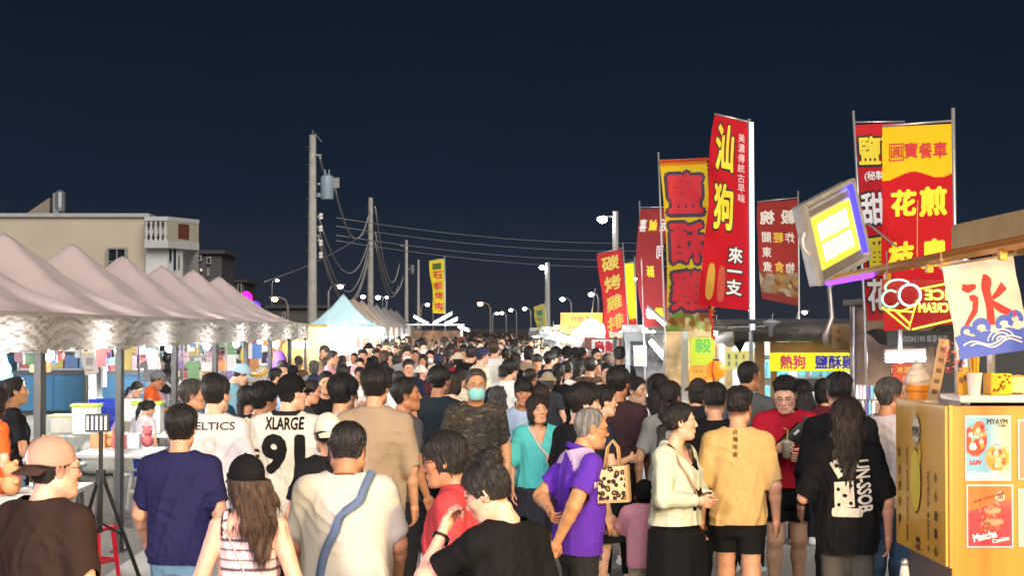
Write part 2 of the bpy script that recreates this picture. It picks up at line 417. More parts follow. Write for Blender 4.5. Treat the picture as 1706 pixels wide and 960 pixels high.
# ---- hair
def hair_sdf(P, st):
    x, y, z = P[:, 0], P[:, 1], P[:, 2]; ax = np.abs(x)
    base = ell(P, (0, -.012, .034), (.0755, .096, .087))
    base = smin(base, ell(P, (0, -.005, -.05), (.06, .06, .07)), .05)
    ph = np.arctan2(x, y+.035)
    streak = .0018*np.sin(ph*41+4*np.sin(z*31+ph*3))+.0016*np.sin(ph*17+z*40+2*np.sin(ph*5))+.0012*np.sin(ph*83+z*25)
    top = sst(.02, .11, z)
    male = st in ('short', 'fade', 'fluffy', 'crew', 'grey', 'thin', 'buzz')
    if male:
        ys = [-.13, -.07, -.035, -.018, .005, .022, .034, .046, .066, .1]
        hz = [-.07, -.066, -.05, -.002, .012, -.022, -.015, .035, .066, .078]
        t = .0035+.018*sst(-.05, .1, z)
        if st == 'fade': hz = [-.022, -.018, -.008, .012, .022, .022, .028, .045, .07, .08]; t = .003+.024*sst(.04, .115, z)
        if st == 'crew': t = .004+.014*sst(-.03, .1, z)
        if st == 'buzz': t = .004+.003*top
        if st == 'fluffy': hz = [-.07, -.064, -.045, -.008, .0, -.02, -.01, .02, .034, .04]; t = .006+.021*sst(-.05, .09, z)+.010*sst(.0, .09, y)*sst(.0, .06, z)
        if st == 'grey': t = .007+.008*top; hz = [-.07, -.066, -.05, -.002, .012, -.02, -.008, .05, .085, .1]
        if st == 'thin': t = .005+.001*top; hz = [-.07, -.062, -.04, .0, .015, .0, .03, .075, .12, .14]
        hl = np.interp(y, ys, hz)
        t = t+.005*np.sin(ph*6+1.3)*top*(st not in ('buzz', 'thin'))
        d = base-t+streak*(1.0 if st not in ('buzz', 'thin') else .3)
        return smax(d, (hl-z)*.8, .007)
    t = .009+.018*sst(-.04, .1, z)
    d = base-t+streak
    if st == 'bangs':   # heavy fringe over the brows, short at the back
        d = base-(.011+.017*top)+streak
        hl = np.interp(y, [-.13, -.06, -.02, .02, .05, .1], [-.07, -.07, -.05, -.045, .012, .02])
        return smax(d, (hl-z)*.8, .008)
    face = ell(P, (0, .125, -.045), (.074, .098, .118))
    if st in ('bun', 'pony', 'pony_low'):
        hl = np.interp(y, [-.13, -.07, -.03, .0, .03, .05, .07, .1], [-.045, -.045, -.03, .0, -.005, .04, .07, .085])
        d = smax(base-(.009+.008*top)+streak, (hl-z)*.8, .007)
        if st == 'bun':
            q = np.arctan2(x, z-.09)
            b = ell(P, (.0, -.075, .128), (.054, .05, .046))+.004*np.sin(q*9+y*120)+.002*np.sin(q*23)
            b = smin(b, ell(P, (.04, -.06, .14), (.03, .03, .022)), .01); b = smin(b, ell(P, (-.045, -.07, .115), (.028, .03, .03)), .01)
            d = smin(d, b, .012)
        else:
            z0 = .06 if st == 'pony' else -.01
            S_ = np.array([.8, 1, 1], f32)
            b = chain(P*S_, [(0, -.1, z0), (0, -.135, z0-.03), (0, -.14, z0-.14), (0, -.125, z0-.27)], [.02, .026, .028, .008], .02)
            d = smin(d, b+streak*.6+.0015*np.sin(x*500+z*12), .012)
        return d
    if st == 'bob':
        d = smin(d, ell(P, (0, -.02, -.04), (.093, .09, .105)), .03)+streak*.7
        d = smax(d, -.135-z+.02*np.sin(ph*7)*.3, .012)
        return smax(smax(d, -face, .012), -ell(P, (0, .085, -.14), (.072, .1, .12)), .012)
    if st in ('long', 'longer'):
        L = -.36 if st == 'long' else -.5
        S_ = np.array([.46, 1, 1], f32)
        b = chain(P*S_, [(0, -.05, .03), (0, -.095, -.1), (0, -.145, -.21), (0, -.16, L)], [.045, .043, .042, .02], .03)
        b = b+.004*np.sin(x*120+6*np.sin(z*9)+1)+.0025*np.sin(x*310+z*20)+.006*np.sin(x*45+z*7)
        d = smin(d, ell(P, (0, -.02, -.04), (.088, .085, .1)), .03)
        d = smax(d, -.12-z, .02)
        d = smin(d, b, .025)+streak*.5
        return smax(smax(d, -face, .012), -ell(P, (0, .085, -.14), (.072, .1, .12)), .012)
    return d
HAIRS = {}
def hair_mesh(st, h, seed=0, clip=None):
    key = (st, h, seed, clip)
    if key in HAIRS: return HAIRS[key]
    lo, hi = (-.14, -.19, -.15), (.14, .14, .21)
    if st in ('long', 'longer', 'pony', 'pony_low'): lo = (-.15, -.21, -.58)
    if clip is None: under = lambda v: np.ones(len(v), bool)
    elif clip == 'hat': under = lambda v: v[:, 2] < .035
    else:
        Mi = np.array(cap_frame(*clip).inverted())
        def under(v):
            c = v @ Mi[:3, :3].T+Mi[:3, 3]; return c[:, 2] < np.interp(c[:, 1], [-.12, -.05, 0, .06, .11], [-.012, -.002, .012, .042, .052])+.012
    V, Q = snet(lambda P: hair_sdf(P, st), lo, hi, h, under)
    V = relax(V, Q, 1)
    n_, L, lift = {'short': (1300, .022, .16), 'fade': (1100, .024, .2), 'fluffy': (1500, .034, .16), 'crew': (1100, .010, .5), 'buzz': (0, 0, 0), 'thin': (300, .010, .1), 'grey': (700, .014, .2),
                   'bun': (1200, .045, .22), 'pony': (900, .04, .06), 'pony_low': (900, .04, .06), 'bob': (1200, .05, .03), 'long': (1600, .09, .02), 'longer': (1800, .1, .02), 'bangs': (1200, .04, .06)}[st]
    Q = [tuple(q) for q in Q]; Vl = [tuple(v) for v in V]
    if n_ and h < .007:
        rng = np.random.default_rng(seed+5); me = npmesh('tmp', V, np.array(Q)); N = np.empty(len(V)*3, f32); me.vertices.foreach_get('normal', N) ; N = N.reshape(-1, 3); bpy.data.meshes.remove(me)
        for i in rng.integers(0, len(V), n_):
            p, n = V[i], N[i]
            if clip and not under(p[None]+np.array([[0, 0, .02]]))[0]: continue
            g = np.array([0, 0, -1.0]) if p[2] < .06 or st in ('bob', 'long', 'longer', 'bangs') else np.array([p[0], p[1]+.035, -.02])*12
            if st == 'bun': g = np.array([0, -.075, .128])-p; g = g/np.linalg.norm(g)*(1 if rng.random() < .7 else -1)
            g = g+rng.normal(0, .35 if st not in ('long', 'longer', 'bob') else .12, 3)
            g = g-n*(g @ n); g /= max(1e-6, np.linalg.norm(g))
            s_ = np.cross(n, g); l = L*rng.uniform(.5, 1.2); w = rng.uniform(.0010, .0024); o = len(Vl)
            lf = lift*rng.uniform(.2, 1.0)
            for j in range(4):
                u = j/3; q = p-n*.001+g*l*u+n*l*lf*(u-.55*u*u); ww = w*(1-u*.85)
                Vl += [tuple(q-s_*ww), tuple(q+n*ww*.6), tuple(q+s_*ww)]
            for j in range(3):
                a = o+3*j; Q += [(a, a+1, a+4, a+3), (a+1, a+2, a+5, a+4)]
    HAIRS[key] = npmesh('hair', np.array(Vl), np.array(Q))
    return HAIRS[key]
# ---- hands
def hand_sdf(P, curl):
    d = rbox(P, (0, 0, -.047), (.040, .013, .046), .012)
    d = smin(d, cap(P, (0, 0, .02), (0, 0, -.02), .025, .028), .02)
    for x, l, s in ((-.031, .062, .0073), (-.0105, .074, .0082), (.0105, .080, .0084), (.031, .071, .0082)):
        a = np.array([x, .0, -.088]); c = curl*(1.0+.12*(.03-x)/.06)
        p = [a]; ang = 0
        for f, sg in ((.9, .45), (1.1, .32), (.7, .23)):
            ang += c*f; a = a+l*sg*np.array([x*.4, math.sin(ang), -math.cos(ang)]); p.append(a)
        d = smin(d, chain(P, p, [s*1.1, s, s*.95, s*.85], .003), .006)
    c = min(curl, .8)
    d = smin(d, chain(P, [(.028, .004, -.022), (.05, .016+.01*c, -.05), (.055-.012*c, .024+.022*c, -.078), (.052-.026*c, .028+.036*c, -.1)], [.014, .0115, .010, .008], .004), .012)
    return d
HANDS = {}
def hand_geo(curl, h):
    if (curl, h) not in HANDS:
        V, Q = snet(lambda P: hand_sdf(P, curl), (-.07, -.05, -.19), (.09, .12, .05), h); HANDS[(curl, h)] = (relax(V, Q, 1), Q)
    return HANDS[(curl, h)]
# ---- body
PROF = {'m': ([.42, .46, .5, .54, .61, .68, .735, .775, .803, .832], [.07, .088, .098, .097, .09, .096, .103, .098, .082, .042],
              [.05, .062, .067, .067, .06, .063, .068, .06, .047, .036], [0, -.003, -.006, -.004, .004, .004, 0, -.005, -.01, -.014]),
        'f': ([.42, .46, .5, .54, .61, .68, .735, .775, .803, .832], [.075, .095, .103, .098, .078, .081, .089, .085, .07, .036],
              [.052, .064, .07, .066, .053, .057, .07, .056, .042, .032], [0, -.004, -.008, -.006, .002, .004, .006, -.003, -.01, -.014])}
ARMS = {'hang': ((.138, -.02, .64), (.146, .03, .49)), 'fwd': ((.138, .03, .645), (.14, .13, .53)), 'back': ((.138, -.08, .645), (.145, -.07, .5)),
        'hold': ((.15, .0, .645), (.05, .15, .665)), 'clasp': ((.155, .02, .645), (.03, .135, .625)), 'behind': ((.165, -.1, .655), (-.01, -.105, .62)),
        'up': ((.14, .12, .73), (.07, .2, .88)), 'akimbo': ((.2, -.05, .66), (.1, .04, .58)), 'eat': ((.14, .06, .66), (.04, .14, .8))}
WALKS = {'stand': ((0, 0), (0, 0)), 'walkL': ((.04, .07), (-.03, -.11)), 'walkR': ((-.03, -.11), (.04, .07))}
def wrink(P, seed, amp):
    """soft drape: long folds running down, slack diagonal pulls, bunching near the waist"""
    r = np.random.default_rng(seed); d = 0; x, y, z = P[:, 0], P[:, 1], P[:, 2]; a = np.arctan2(x, y+1e-4)*.17
    for i in range(3):
        k1, k2, p1, p2 = r.uniform(22, 40), r.uniform(-9, 9), r.uniform(0, 6), r.uniform(0, 6)
        w = np.sin(k1*a+k2*z+p1+1.3*np.sin(6*z+5*x+p2)); m = .5+.5*np.sin(5*z+7*a+p2)
        d = d+(1-np.abs(w))**2.2*m*1.3-.25
    for i in range(3):
        sg = r.choice([-1, 1]); k1, k2, p1 = r.uniform(10, 22)*sg, r.uniform(18, 40), r.uniform(0, 6)
        w = np.sin(k1*a*1.3+k2*z+p1+2.6*np.sin(9*a+4*z+p1)+1.2*np.sin(17*z-11*a+p1)); m = np.clip(np.sin(9*a*sg+6*z+p1*2), 0, 1)**1.5
        d = d+(1-np.abs(w))**2*m*1.1-.15
    return -amp*d
class Fig: pass
def figure(H, sex='m', w=1.0, lean=0.0, side=0.0, arms=('hang', 'hang'), legs='stand', head=(0, 0, 0), curl=(.4, .4), palm=(None, None)):
    F = Fig(); F.H, F.sex, F.w = H, sex, w
    z, a, b, y = [np.array(q) for q in PROF[sex]]
    belly = np.interp(z, [.42, .5, .6, .68, .78, .84], [.7, .8, 1.2, 1.0, .55, .3])
    F.pz, F.pa, F.pb, F.py = z*H, a*H*(1+(w-1)*belly), b*H*(1+(w-1)*1.25*belly), y*H
    F.pa = F.pa*(.97 if sex == 'f' else 1)
    F.off = lambda zz: (side*np.maximum(zz-.5*H, 0), lean*np.maximum(zz-.5*H, 0))
    def B(x, yy, zz):
        o = F.off(np.array(zz*H)); return np.array([x*H+float(o[0]), yy*H+float(o[1]), zz*H])
    F.B = B
    sw = ((.100 if sex == 'm' else .087))*(1+.3*(w-1)); g = w**.55
    F.arm = []
    for i, sgn in enumerate((-1, 1)):
        e = arms[i]; e = ARMS[e] if isinstance(e, str) else e
        sh = B(sgn*sw, -.008, .789); el_ = B(sgn*(e[0][0]+.04*(w-1)), e[0][1], e[0][2]); wr = B(sgn*(e[1][0]+.04*(w-1)*(abs(e[1][0]) > .1)), e[1][1], e[1][2])
        L1, L2 = .172*H, .152*H      # keep the bones the right length
        d1 = el_-sh; el_ = sh+d1/np.linalg.norm(d1)*L1; d2 = wr-el_; wr = el_+d2/np.linalg.norm(d2)*L2
        F.arm.append((sh, el_, wr))
    fa = .86 if sex == 'f' else 1
    F.ra = (.034*H*g*fa, .0265*H*g*fa, .0235*H*g*fa, .0155*H*g**.5*fa)
    F.leg = []
    for i, sgn in enumerate((-1, 1)):
        kn, an = WALKS[legs][i]
        hip = np.array([sgn*.046*H, -.004*H, .5*H]); k = np.array([sgn*.052*H, (.012+kn)*H, .28*H]); n = np.array([sgn*.056*H, (-.012+an)*H, (.045+(.03 if an < -.05 else 0))*H])
        F.leg.append((hip, k, n))
    F.rl = (.05*H*g, .033*H*g, .031*H*g, .019*H)
    F.hs = 1.01*min(1.0, .42+.58*H/1.72)*(.96 if sex == 'f' else 1.0)*(1+.1*(w-1))
    yw, pt, rl_ = [math.radians(q) for q in head]
    F.hm = (Matrix.Rotation(-yw, 4, 'Z') @ Matrix.Rotation(rl_, 4, 'Y') @ Matrix.Rotation(pt, 4, 'X'))
    nk = Vector(B(0, .0, .866)); nk.z = H-.128*F.hs-.095*F.hs
    F.hc = Matrix.Translation(nk) @ F.hm @ Matrix.Translation((0, .035*F.hs, .095*F.hs)) @ Matrix.Scale(F.hs, 4)
    F.neck = (B(0, -.02, .806), np.array(F.hc @ Vector((0, -.03, -.085))))
    F.curl, F.palm = curl, palm
    return F
def torso(P, F, ease=0.0, boxy=0.0, zlo=None, zhi=None):
    z = P[:, 2]; zz, a, b = F.pz, F.pa.copy(), F.pb.copy()
    if boxy:
        i = 6; am, bm = a[i], b[i]*1.02; m = zz < zz[i]
        a[m] = np.maximum(a[m], a[m]*(1-boxy)+am*1.02*boxy); b[m] = np.maximum(b[m], b[m]*(1-boxy)+bm*1.05*boxy)
    ox, oy = F.off(z)
    A = np.interp(z, zz, a)+ease; Bq = np.interp(z, zz, b)+ease; Y = np.interp(z, zz, F.py)
    q = (np.abs((P[:, 0]-ox)/A)**2.3+np.abs((P[:, 1]-oy-Y)/Bq)**2.3)**(1/2.3)
    d = (q-1)*np.minimum(A, Bq)*.9
    lo = zz[0] if zlo is None else zlo; hi = (zz[-1] if zhi is None else zhi)+ease
    return smax(d, np.maximum(lo-z, z-hi), .02)
def shoulders(P, F, ease=0.0):
    d = None
    for sh, el_, wr in F.arm:
        nb = F.B(0, -.016, .826); q = cap(P, nb, sh+np.array([0, 0, .004]), .036*F.H+ease, .033*F.H+ease*1.2); d = q if d is None else smin(d, q, .03)
    return d
def body_sdf(P, F):
    H = F.H
    d = torso(P, F, -.012)
    d = smin(d, shoulders(P, F, -.014), .03)
    d = smin(d, cap(P, F.neck[0]+np.array([0, .006, .01]), F.neck[1], .031*H*F.w**.5*(.88 if F.sex == 'f' else 1), .033*H*F.w**.4*(.85 if F.sex == 'f' else 1)), .03)
    for sh, el_, wr in F.arm:
        q = chain(P, [sh, el_, el_+(wr-el_)*.3, wr], F.ra, .015); d = smin(d, q, .025)
    for hip, k, n in F.leg:
        q = chain(P, [hip, k, k+(n-k)*.3+np.array([0, -.012*H, 0]), n], F.rl, .03)
        q = smin(q, cap(P, n+np.array([0, -.01, -.012*H]), n+np.array([0, .075*H, -.03*H]), .018*H, .014*H), .02)
        d = smin(d, q, .03)
    return d
def bbox(F, m=.1):
    p = [np.array([F.pa.max(), F.pb.max(), 0]), np.array([-F.pa.max(), -F.pb.max(), 0]), F.neck[1]]+[q for c in F.arm+F.leg for q in c]
    ox, oy = F.off(np.array(.84*F.H)); p += [np.array([F.pa.max()+ox, F.pb.max()+oy, 0]), np.array([-F.pa.max()+ox, -F.pb.max()+oy, 0])]
    p = np.array(p); lo, hi = p.min(0)-m, p.max(0)+m; lo[2] = -.03; return lo, hi
def frame(dr, palm, mirror):
    ez = -dr/np.linalg.norm(dr); ey = palm-ez*(palm @ ez); ey = ey/np.linalg.norm(ey); ex = np.cross(ey, ez)
    return np.stack([ex*(-1 if mirror else 1), ey, ez], 1)
def body_mesh(F, hk, skin, h, hh, shared=None):
    lo, hi = bbox(F)
    V, Q = snet(lambda P: body_sdf(P, F), lo, hi, h, keep=lambda v: v[:, 2] < F.neck[1][2]+.035)
    V = relax(V, Q, 1); C = np.tile(np.array(SKIN[skin]), (len(V), 1)); Vs, Qs, Cs = [V], [Q], [C]; o = len(V)
    Vh, Qh, Ch = head_mesh(hk, skin, hh); M = np.array(F.hc); Vs.append(Vh @ M[:3, :3].T+M[:3, 3]); Qs.append(Qh+o); Cs.append(Ch); o += len(Vh)
    F.hand = []
    for i, (sh, el_, wr) in enumerate(F.arm):
        sgn = (-1, 1)[i]; pl = F.palm[i]
        pl = np.array([-sgn, .25, 0.]) if pl is None else np.array(pl, float)
        dr = wr-el_; dr = dr/np.linalg.norm(dr); dr = dr+np.array([0, 0, -.25])*(dr[2] > -.7); R = frame(dr, pl, i == 0)
        k = F.H/1.72*(.92 if F.sex == 'f' else 1); c = F.curl[i]
        if hh < .006:
            Vn, Qn = hand_geo(c, .0045)
        else: Vn, Qn = hand_geo(c, .009)
        Vw = (Vn*k) @ R.T+wr; Vs.append(Vw); Qs.append((Qn[:, ::-1] if i == 0 else Qn)+o); o += len(Vn)
        Cs.append(np.tile(np.array(SKIN[skin])*np.array([1.02, .93, .9]), (len(Vn), 1)))
        F.hand.append(Matrix([list(r)+[t] for r, t in zip((R*k).tolist(), wr.tolist())]+[[0, 0, 0, 1]]))
    return npmesh('person', np.concatenate(Vs), np.concatenate(Qs), np.concatenate(Cs))
def hemmed(V, Q):
    V = relax(V, Q, 1)
    E_ = np.concatenate([Q[:, [0, 1]], Q[:, [1, 2]], Q[:, [2, 3]], Q[:, [3, 0]]]); Es = np.sort(E_, 1)
    k = Es[:, 0]*np.int64(len(V)+1)+Es[:, 1]; u, ix, c = np.unique(k, return_index=True, return_counts=True); bd = Es[ix[c == 1]]
    for _ in range(8):
        A = np.zeros_like(V); n = np.zeros(len(V))
        for i, j in ((0, 1), (1, 0)): np.add.at(A, bd[:, i], V[bd[:, j]]); np.add.at(n, bd[:, i], 1)
        m = n > 0; V[m] = .4*V[m]+.6*A[m]/n[m][:, None]
    return V
def tee_mesh(F, h, kind='tee', ease=.016, boxy=.7, hem=.46, sl=None, seed=0, amp=.0058, neck=.0, vneck=0, tuck=0):
    H = F.H; zh = hem*H
    sl = {'tee': .72, 'long': 1.93, 'tank': 0, 'sleeveless': .06, 'over': .98, 'polo': .7}[kind] if sl is None else sl
    nb = F.B(0, -.014, .828)
    def arms_(P, e_):
        d = None
        for sh, el_, wr in F.arm:
            pts = [sh]; rs = [F.ra[0]+e_]
            k = min(sl, 1); pts.append(sh+(el_-sh)*k); rs.append(F.ra[0]+(F.ra[1]-F.ra[0])*k+e_*(1.25 if sl <= 1 else 1))
            if sl > 1: pts.append(el_+(wr-el_)*(sl-1)); rs.append(F.ra[3]+.012+e_*.4)
            q = chain(P, pts, rs, .02); d = q if d is None else smin(d, q, .02)
        return d
    def core(P):
        d = torso(P, F, ease, boxy, zlo=zh-.06); d = smin(d, shoulders(P, F, ease*.55), .04)
        if sl > .1: d = smin(d, arms_(P, ease*.9), .03)
        return d+wrink(P, seed, amp)*np.clip((.86*H-P[:, 2])/.15, .25, 1)
    def keep(v):
        k = v[:, 2] > zh+.004*np.sin(v[:, 0]*14+seed)
        td = torso(v, F, ease, boxy, zlo=zh-.06)
        for i, (sh, el_, wr) in enumerate(F.arm):
            if sl > 0:
                end = sh+(el_-sh)*sl if sl <= 1 else el_+(wr-el_)*(sl-1); ax = (el_-sh) if sl <= 1 else (wr-el_); ax = ax/np.linalg.norm(ax)
                q = v-end; t = q @ ax; rad = np.linalg.norm(q-t[:, None]*ax, axis=1)
                k &= ~((t > 0) & (t < .09) & (rad < .085) & ((rad-.015 < td) | (sl > 1)))
            else:
                sg = (-1, 1)[i]; xr = sg*(v[:, 0]-F.off(v[:, 2])[0]); wd = (.078 if kind == 'tank' else .088)*H+np.maximum(0, .765*H-v[:, 2])*1.2
                k &= ~((xr > wd) & (v[:, 2] > .725*H))
        r0 = F.neck[0]; ax = np.array([0, .25, 1.])/1.031; q = v-r0; t = q @ ax; rad = np.linalg.norm(q-t[:, None]*ax, axis=1)
        n_ = (rad < (.042*H*F.w**.5+.012+neck)) & (t > .017*H)
        n_ |= t > .055*H
        if vneck: n_ |= (v[:, 1] > nb[1]+.02) & (np.abs(v[:, 0]-nb[0]) < vneck*(v[:, 2]-(nb[2]-.15*H/1.7)))
        if kind == 'tank': n_ |= (v[:, 2] > .765*H) & (np.abs(v[:, 0]-nb[0]) < .052*H)
        return k & ~n_
    lo, hi = bbox(F); lo[2] = zh-.08; hi[2] = H*.9
    V, Q = snet(core, lo, hi, h, keep)
    return hemmed(V, Q), Q
def pants_mesh(F, h, kind='pants', ease=.014, seed=0, amp=.004, top=.58):
    H = F.H; zb = {'pants': .035, 'shorts': .30, 'short': .36, 'legging': .05, 'skirt': .07, 'knee': .27}[kind]*H
    def core(P):
        d = torso(P, F, ease*.4, .1, zlo=.42*H, zhi=top*H)
        if kind in ('skirt', 'knee'):
            z = P[:, 2]; u = np.clip((.5*H-z)/(.5*H-zb), 0, 1); a = F.pa.max()*.98+.03+u*.05
            ph = np.arctan2(P[:, 0], P[:, 1]); a = a+u*.012*np.sin(ph*9+1+seed)+u*.006*np.sin(ph*17+z*5)
            q = np.hypot(P[:, 0], (P[:, 1])*1.12)-a
            d = smin(d, smax(q, np.maximum(z-.5*H, zb-.05-z), .02), .05)
        else:
            for hip, k, n in F.leg:
                e_ = {'shorts': .024, 'short': .022, 'legging': .010}.get(kind, ease)
                q = chain(P, [hip, k, k+(n-k)*.3+np.array([0, -.012*H, 0]), n], [F.rl[0]+e_*.35, F.rl[1]+e_*1.15, F.rl[2]+e_*1.1, F.rl[3]+e_*1.5], .03); d = smin(d, q, .03)
        return d+wrink(P, seed+3, amp*(.3 if kind == 'legging' else 1))
    lo, hi = bbox(F); hi[2] = .64*H; lo[2] = zb-.07
    V, Q = snet(core, lo, hi, h, lambda v: (v[:, 2] > zb) & (v[:, 2] < top*H+ease*.5))
    return hemmed(V, Q), Q
# ---- caps, glasses, masks in head space
ACC = {}
def cap_meshes():
    if 'cap' not in ACC:
        def dome(P):
            d = ell(P, (0, -.012, .036), (.088, .108, .101))
            ph = np.arctan2(P[:, 0], P[:, 1]+.012); d = d+.0012*np.abs(np.cos(ph*3))**8
            hl = np.interp(P[:, 1], [-.12, -.05, 0, .06, .11], [-.012, -.002, .012, .042, .052])
            return smax(d, hl-P[:, 2], .004)
        V, Q = snet(dome, (-.12, -.14, -.05), (.12, .12, .16), .0055)
        me = npmesh('cap', relax(V, Q, 1), Q)
        b = MB(); n = 14; vs = []
        for t in (0, -.004):
            for i in range(n+1):
                q = -1+2*i/n; x = q*.074; yi = .088*math.sqrt(max(0, 1-(q*.86)**2))-.006
                for j in range(6):
                    u = j/5; yo = yi+u*.075*math.sqrt(max(0, 1-.75*q*q)); z = .047-.012*u-.03*q*q+.0*u
                    vs.append((x*(1+.02*u), yo, z+t))
        fs = []; k = 6; o = (n+1)*k
        for i in range(n):
            for j in range(k-1):
                a = i*k+j; fs += [(a, a+k, a+k+1, a+1), (o+a, o+a+1, o+a+k+1, o+a+k)]
        for i in range(n): a = i*k+k-1; fs.append((a, a+k, o+a+k, o+a))
        for j in range(k-1): fs += [(j, j+1, o+j+1, o+j), (n*k+j, o+n*k+j, o+n*k+j+1, n*k+j+1)]
        b.add(vs, fs); v = b.mesh('visor', True)
        b = MB(); b.ball((0, -.012, .138), .008, 5, (1, 1, .6)); ACC['cap'] = (me, v, b.mesh('button', True))
    return ACC['cap']
def cap_frame(back=False, tilt=0, rz=0):
    return Matrix.Rotation(math.radians(rz)+(PI if back else 0), 4, 'Z') @ (Matrix.Translation((0, .024, 0)) if back else Matrix.Identity(4)) @ Matrix.Rotation(math.radians(tilt), 4, 'X')
def put_cap(root, F, m, mv=None, back=False, tilt=0, rz=0):
    me, v, bt = cap_meshes()
    o = link('cap', me, root, m); o.matrix_local = F.hc @ cap_frame(back, tilt, rz)
    link('visor', v, o, mv or m); link('button', bt, o, m)
    return o
def bucket_mesh():
    if 'bucket' not in ACC:
        V, Q = snet(lambda P: smin(smax(ell(P, (0, -.012, .03), (.09, .11, .108)), .035-P[:, 2], .006), smax(np.abs(ell(P, (0, -.012, -.03), (.14, .16, .11)))-.004, np.maximum(P[:, 2]-.05, .008-P[:, 2]), .004), .01), (-.16, -.19, -.02), (.16, .17, .15), .006)
        ACC['bucket'] = npmesh('hat', relax(V, Q, 1), Q)
    return ACC['bucket']
def glasses_mesh():
    if 'glasses' not in ACC:
        b = MB()
        for s in (-1, 1):
            b.tube([(s*.033+.024*math.cos(q)*(1 if True else 0), .1-.012*abs(.033*s+.024*math.cos(q))/.06, .0+.017*math.sin(q)) for q in [2*PI*i/16 for i in range(17)]], .0011, 5)
            b.tube([(s*.057, .092, .006), (s*.072, .07, .008), (s*.079, .0, .008), (s*.08, -.02, -.006)], .0016, 5)
        b.tube([(-.009, .099, .004), (0, .104, .006), (.009, .099, .004)], .0014, 5)
        ACC['glasses'] = b.mesh('glasses', True)
    return ACC['glasses']
def mask_mesh():
    if 'mask' not in ACC:
        def sd(P):
            d = np.abs(ell(P, (0, .03, -.055), (.066, .082, .078))+.0007*np.sin(P[:, 2]*260))-.0032
            return smax(d, np.maximum(np.maximum(.045-P[:, 1], P[:, 2]+.012+P[:, 0]**2*3), -.112-P[:, 2]), .003)
        V, Q = snet(sd, (-.09, .02, -.14), (.09, .14, .02), .0035); V = relax(V, Q, 1)
        b = MB(); b.v = [tuple(v) for v in V]; b.f = [tuple(q) for q in Q]
        for s in (-1, 1): b.tube([(s*.062, .055, -.03), (s*.078, .01, .0), (s*.083, -.02, .012)], .0015, 5); b.tube([(s*.056, .055, -.09), (s*.074, .01, -.04), (s*.083, -.024, -.02)], .0015, 5)
        ACC['mask'] = b.mesh('mask', True)
    return ACC['mask']
def shoe_mesh():
    if 'shoe' not in ACC:
        def sd(P):
            d = cap(P, (0, -.04, .035), (0, .13, .022), .042, .036); d = smin(d, cap(P, (0, -.03, .05), (0, -.035, .085), .04, .043), .03)
            return smax(d, .004-P[:, 2], .01)
        V, Q = snet(sd, (-.08, -.12, -.02), (.08, .2, .15), .01, lambda v: v[:, 2] < .1); ACC['shoe'] = npmesh('shoe', relax(V, Q, 1), Q)
    return ACC['shoe']
M_SKIN = mat('skin', (.6, .4, .3), .44, attr='Col', noise=.13, nscale=22, bump=.2, bscale=180, spec=.42)
HAIRCOL = {'black': (.013, .011, .0105), 'dark': (.026, .018, .014), 'brown': (.06, .032, .018), 'grey': (.2, .19, .18), 'dgrey': (.06, .056, .052)}
def hairmat(c):
    return mat('hair', HAIRCOL[c], .42, noise=.8, nscale=60, stretch=(1, 1, .12), bump=.9, bscale=230, spec=.42)
def strap_mesh(F, pts, wid, th=.004, out=.004, bv=None):
    """a band laid over the body through guide points, snapped on to the clothes"""
    P = []
    for i in range(len(pts)-1):
        for j in range(8): P.append(Vector(pts[i]).lerp(Vector(pts[i+1]), j/8))
    P.append(Vector(pts[-1]))
    cen = []
    for p in P:
        if bv is not None:
            q, n, ix, ds = bv.find_nearest(p)
            if q is not None: p = q+n*out; cen.append((p, n)); continue
        cen.append((p, Vector((0, 1, 0))))
    for _ in range(5):
        cen = [cen[0]]+[((cen[i-1][0]+cen[i][0]*2+cen[i+1][0])/4, cen[i][1]) for i in range(1, len(cen)-1)]+[cen[-1]]
    b = MB(); vs = []; fs = []
    for i, (p, n) in enumerate(cen):
        t = (cen[min(i+1, len(cen)-1)][0]-cen[max(i-1, 0)][0]).normalized(); s = t.cross(n).normalized()
        vs += [p-s*wid/2, p+s*wid/2, p+s*wid/2+n*th, p-s*wid/2+n*th]
    for i in range(len(cen)-1):
        for j in range(4): fs.append((i*4+j, i*4+(j+1) % 4, i*4+4+(j+1) % 4, i*4+4+j))
    b.add(vs, fs); return b.mesh('strap', True)
def bvh_of(V, Q): return BVHTree.FromPolygons([Vector(v) for v in V], [tuple(int(i) for i in q) for q in Q])
NP = [0]
SF = .87
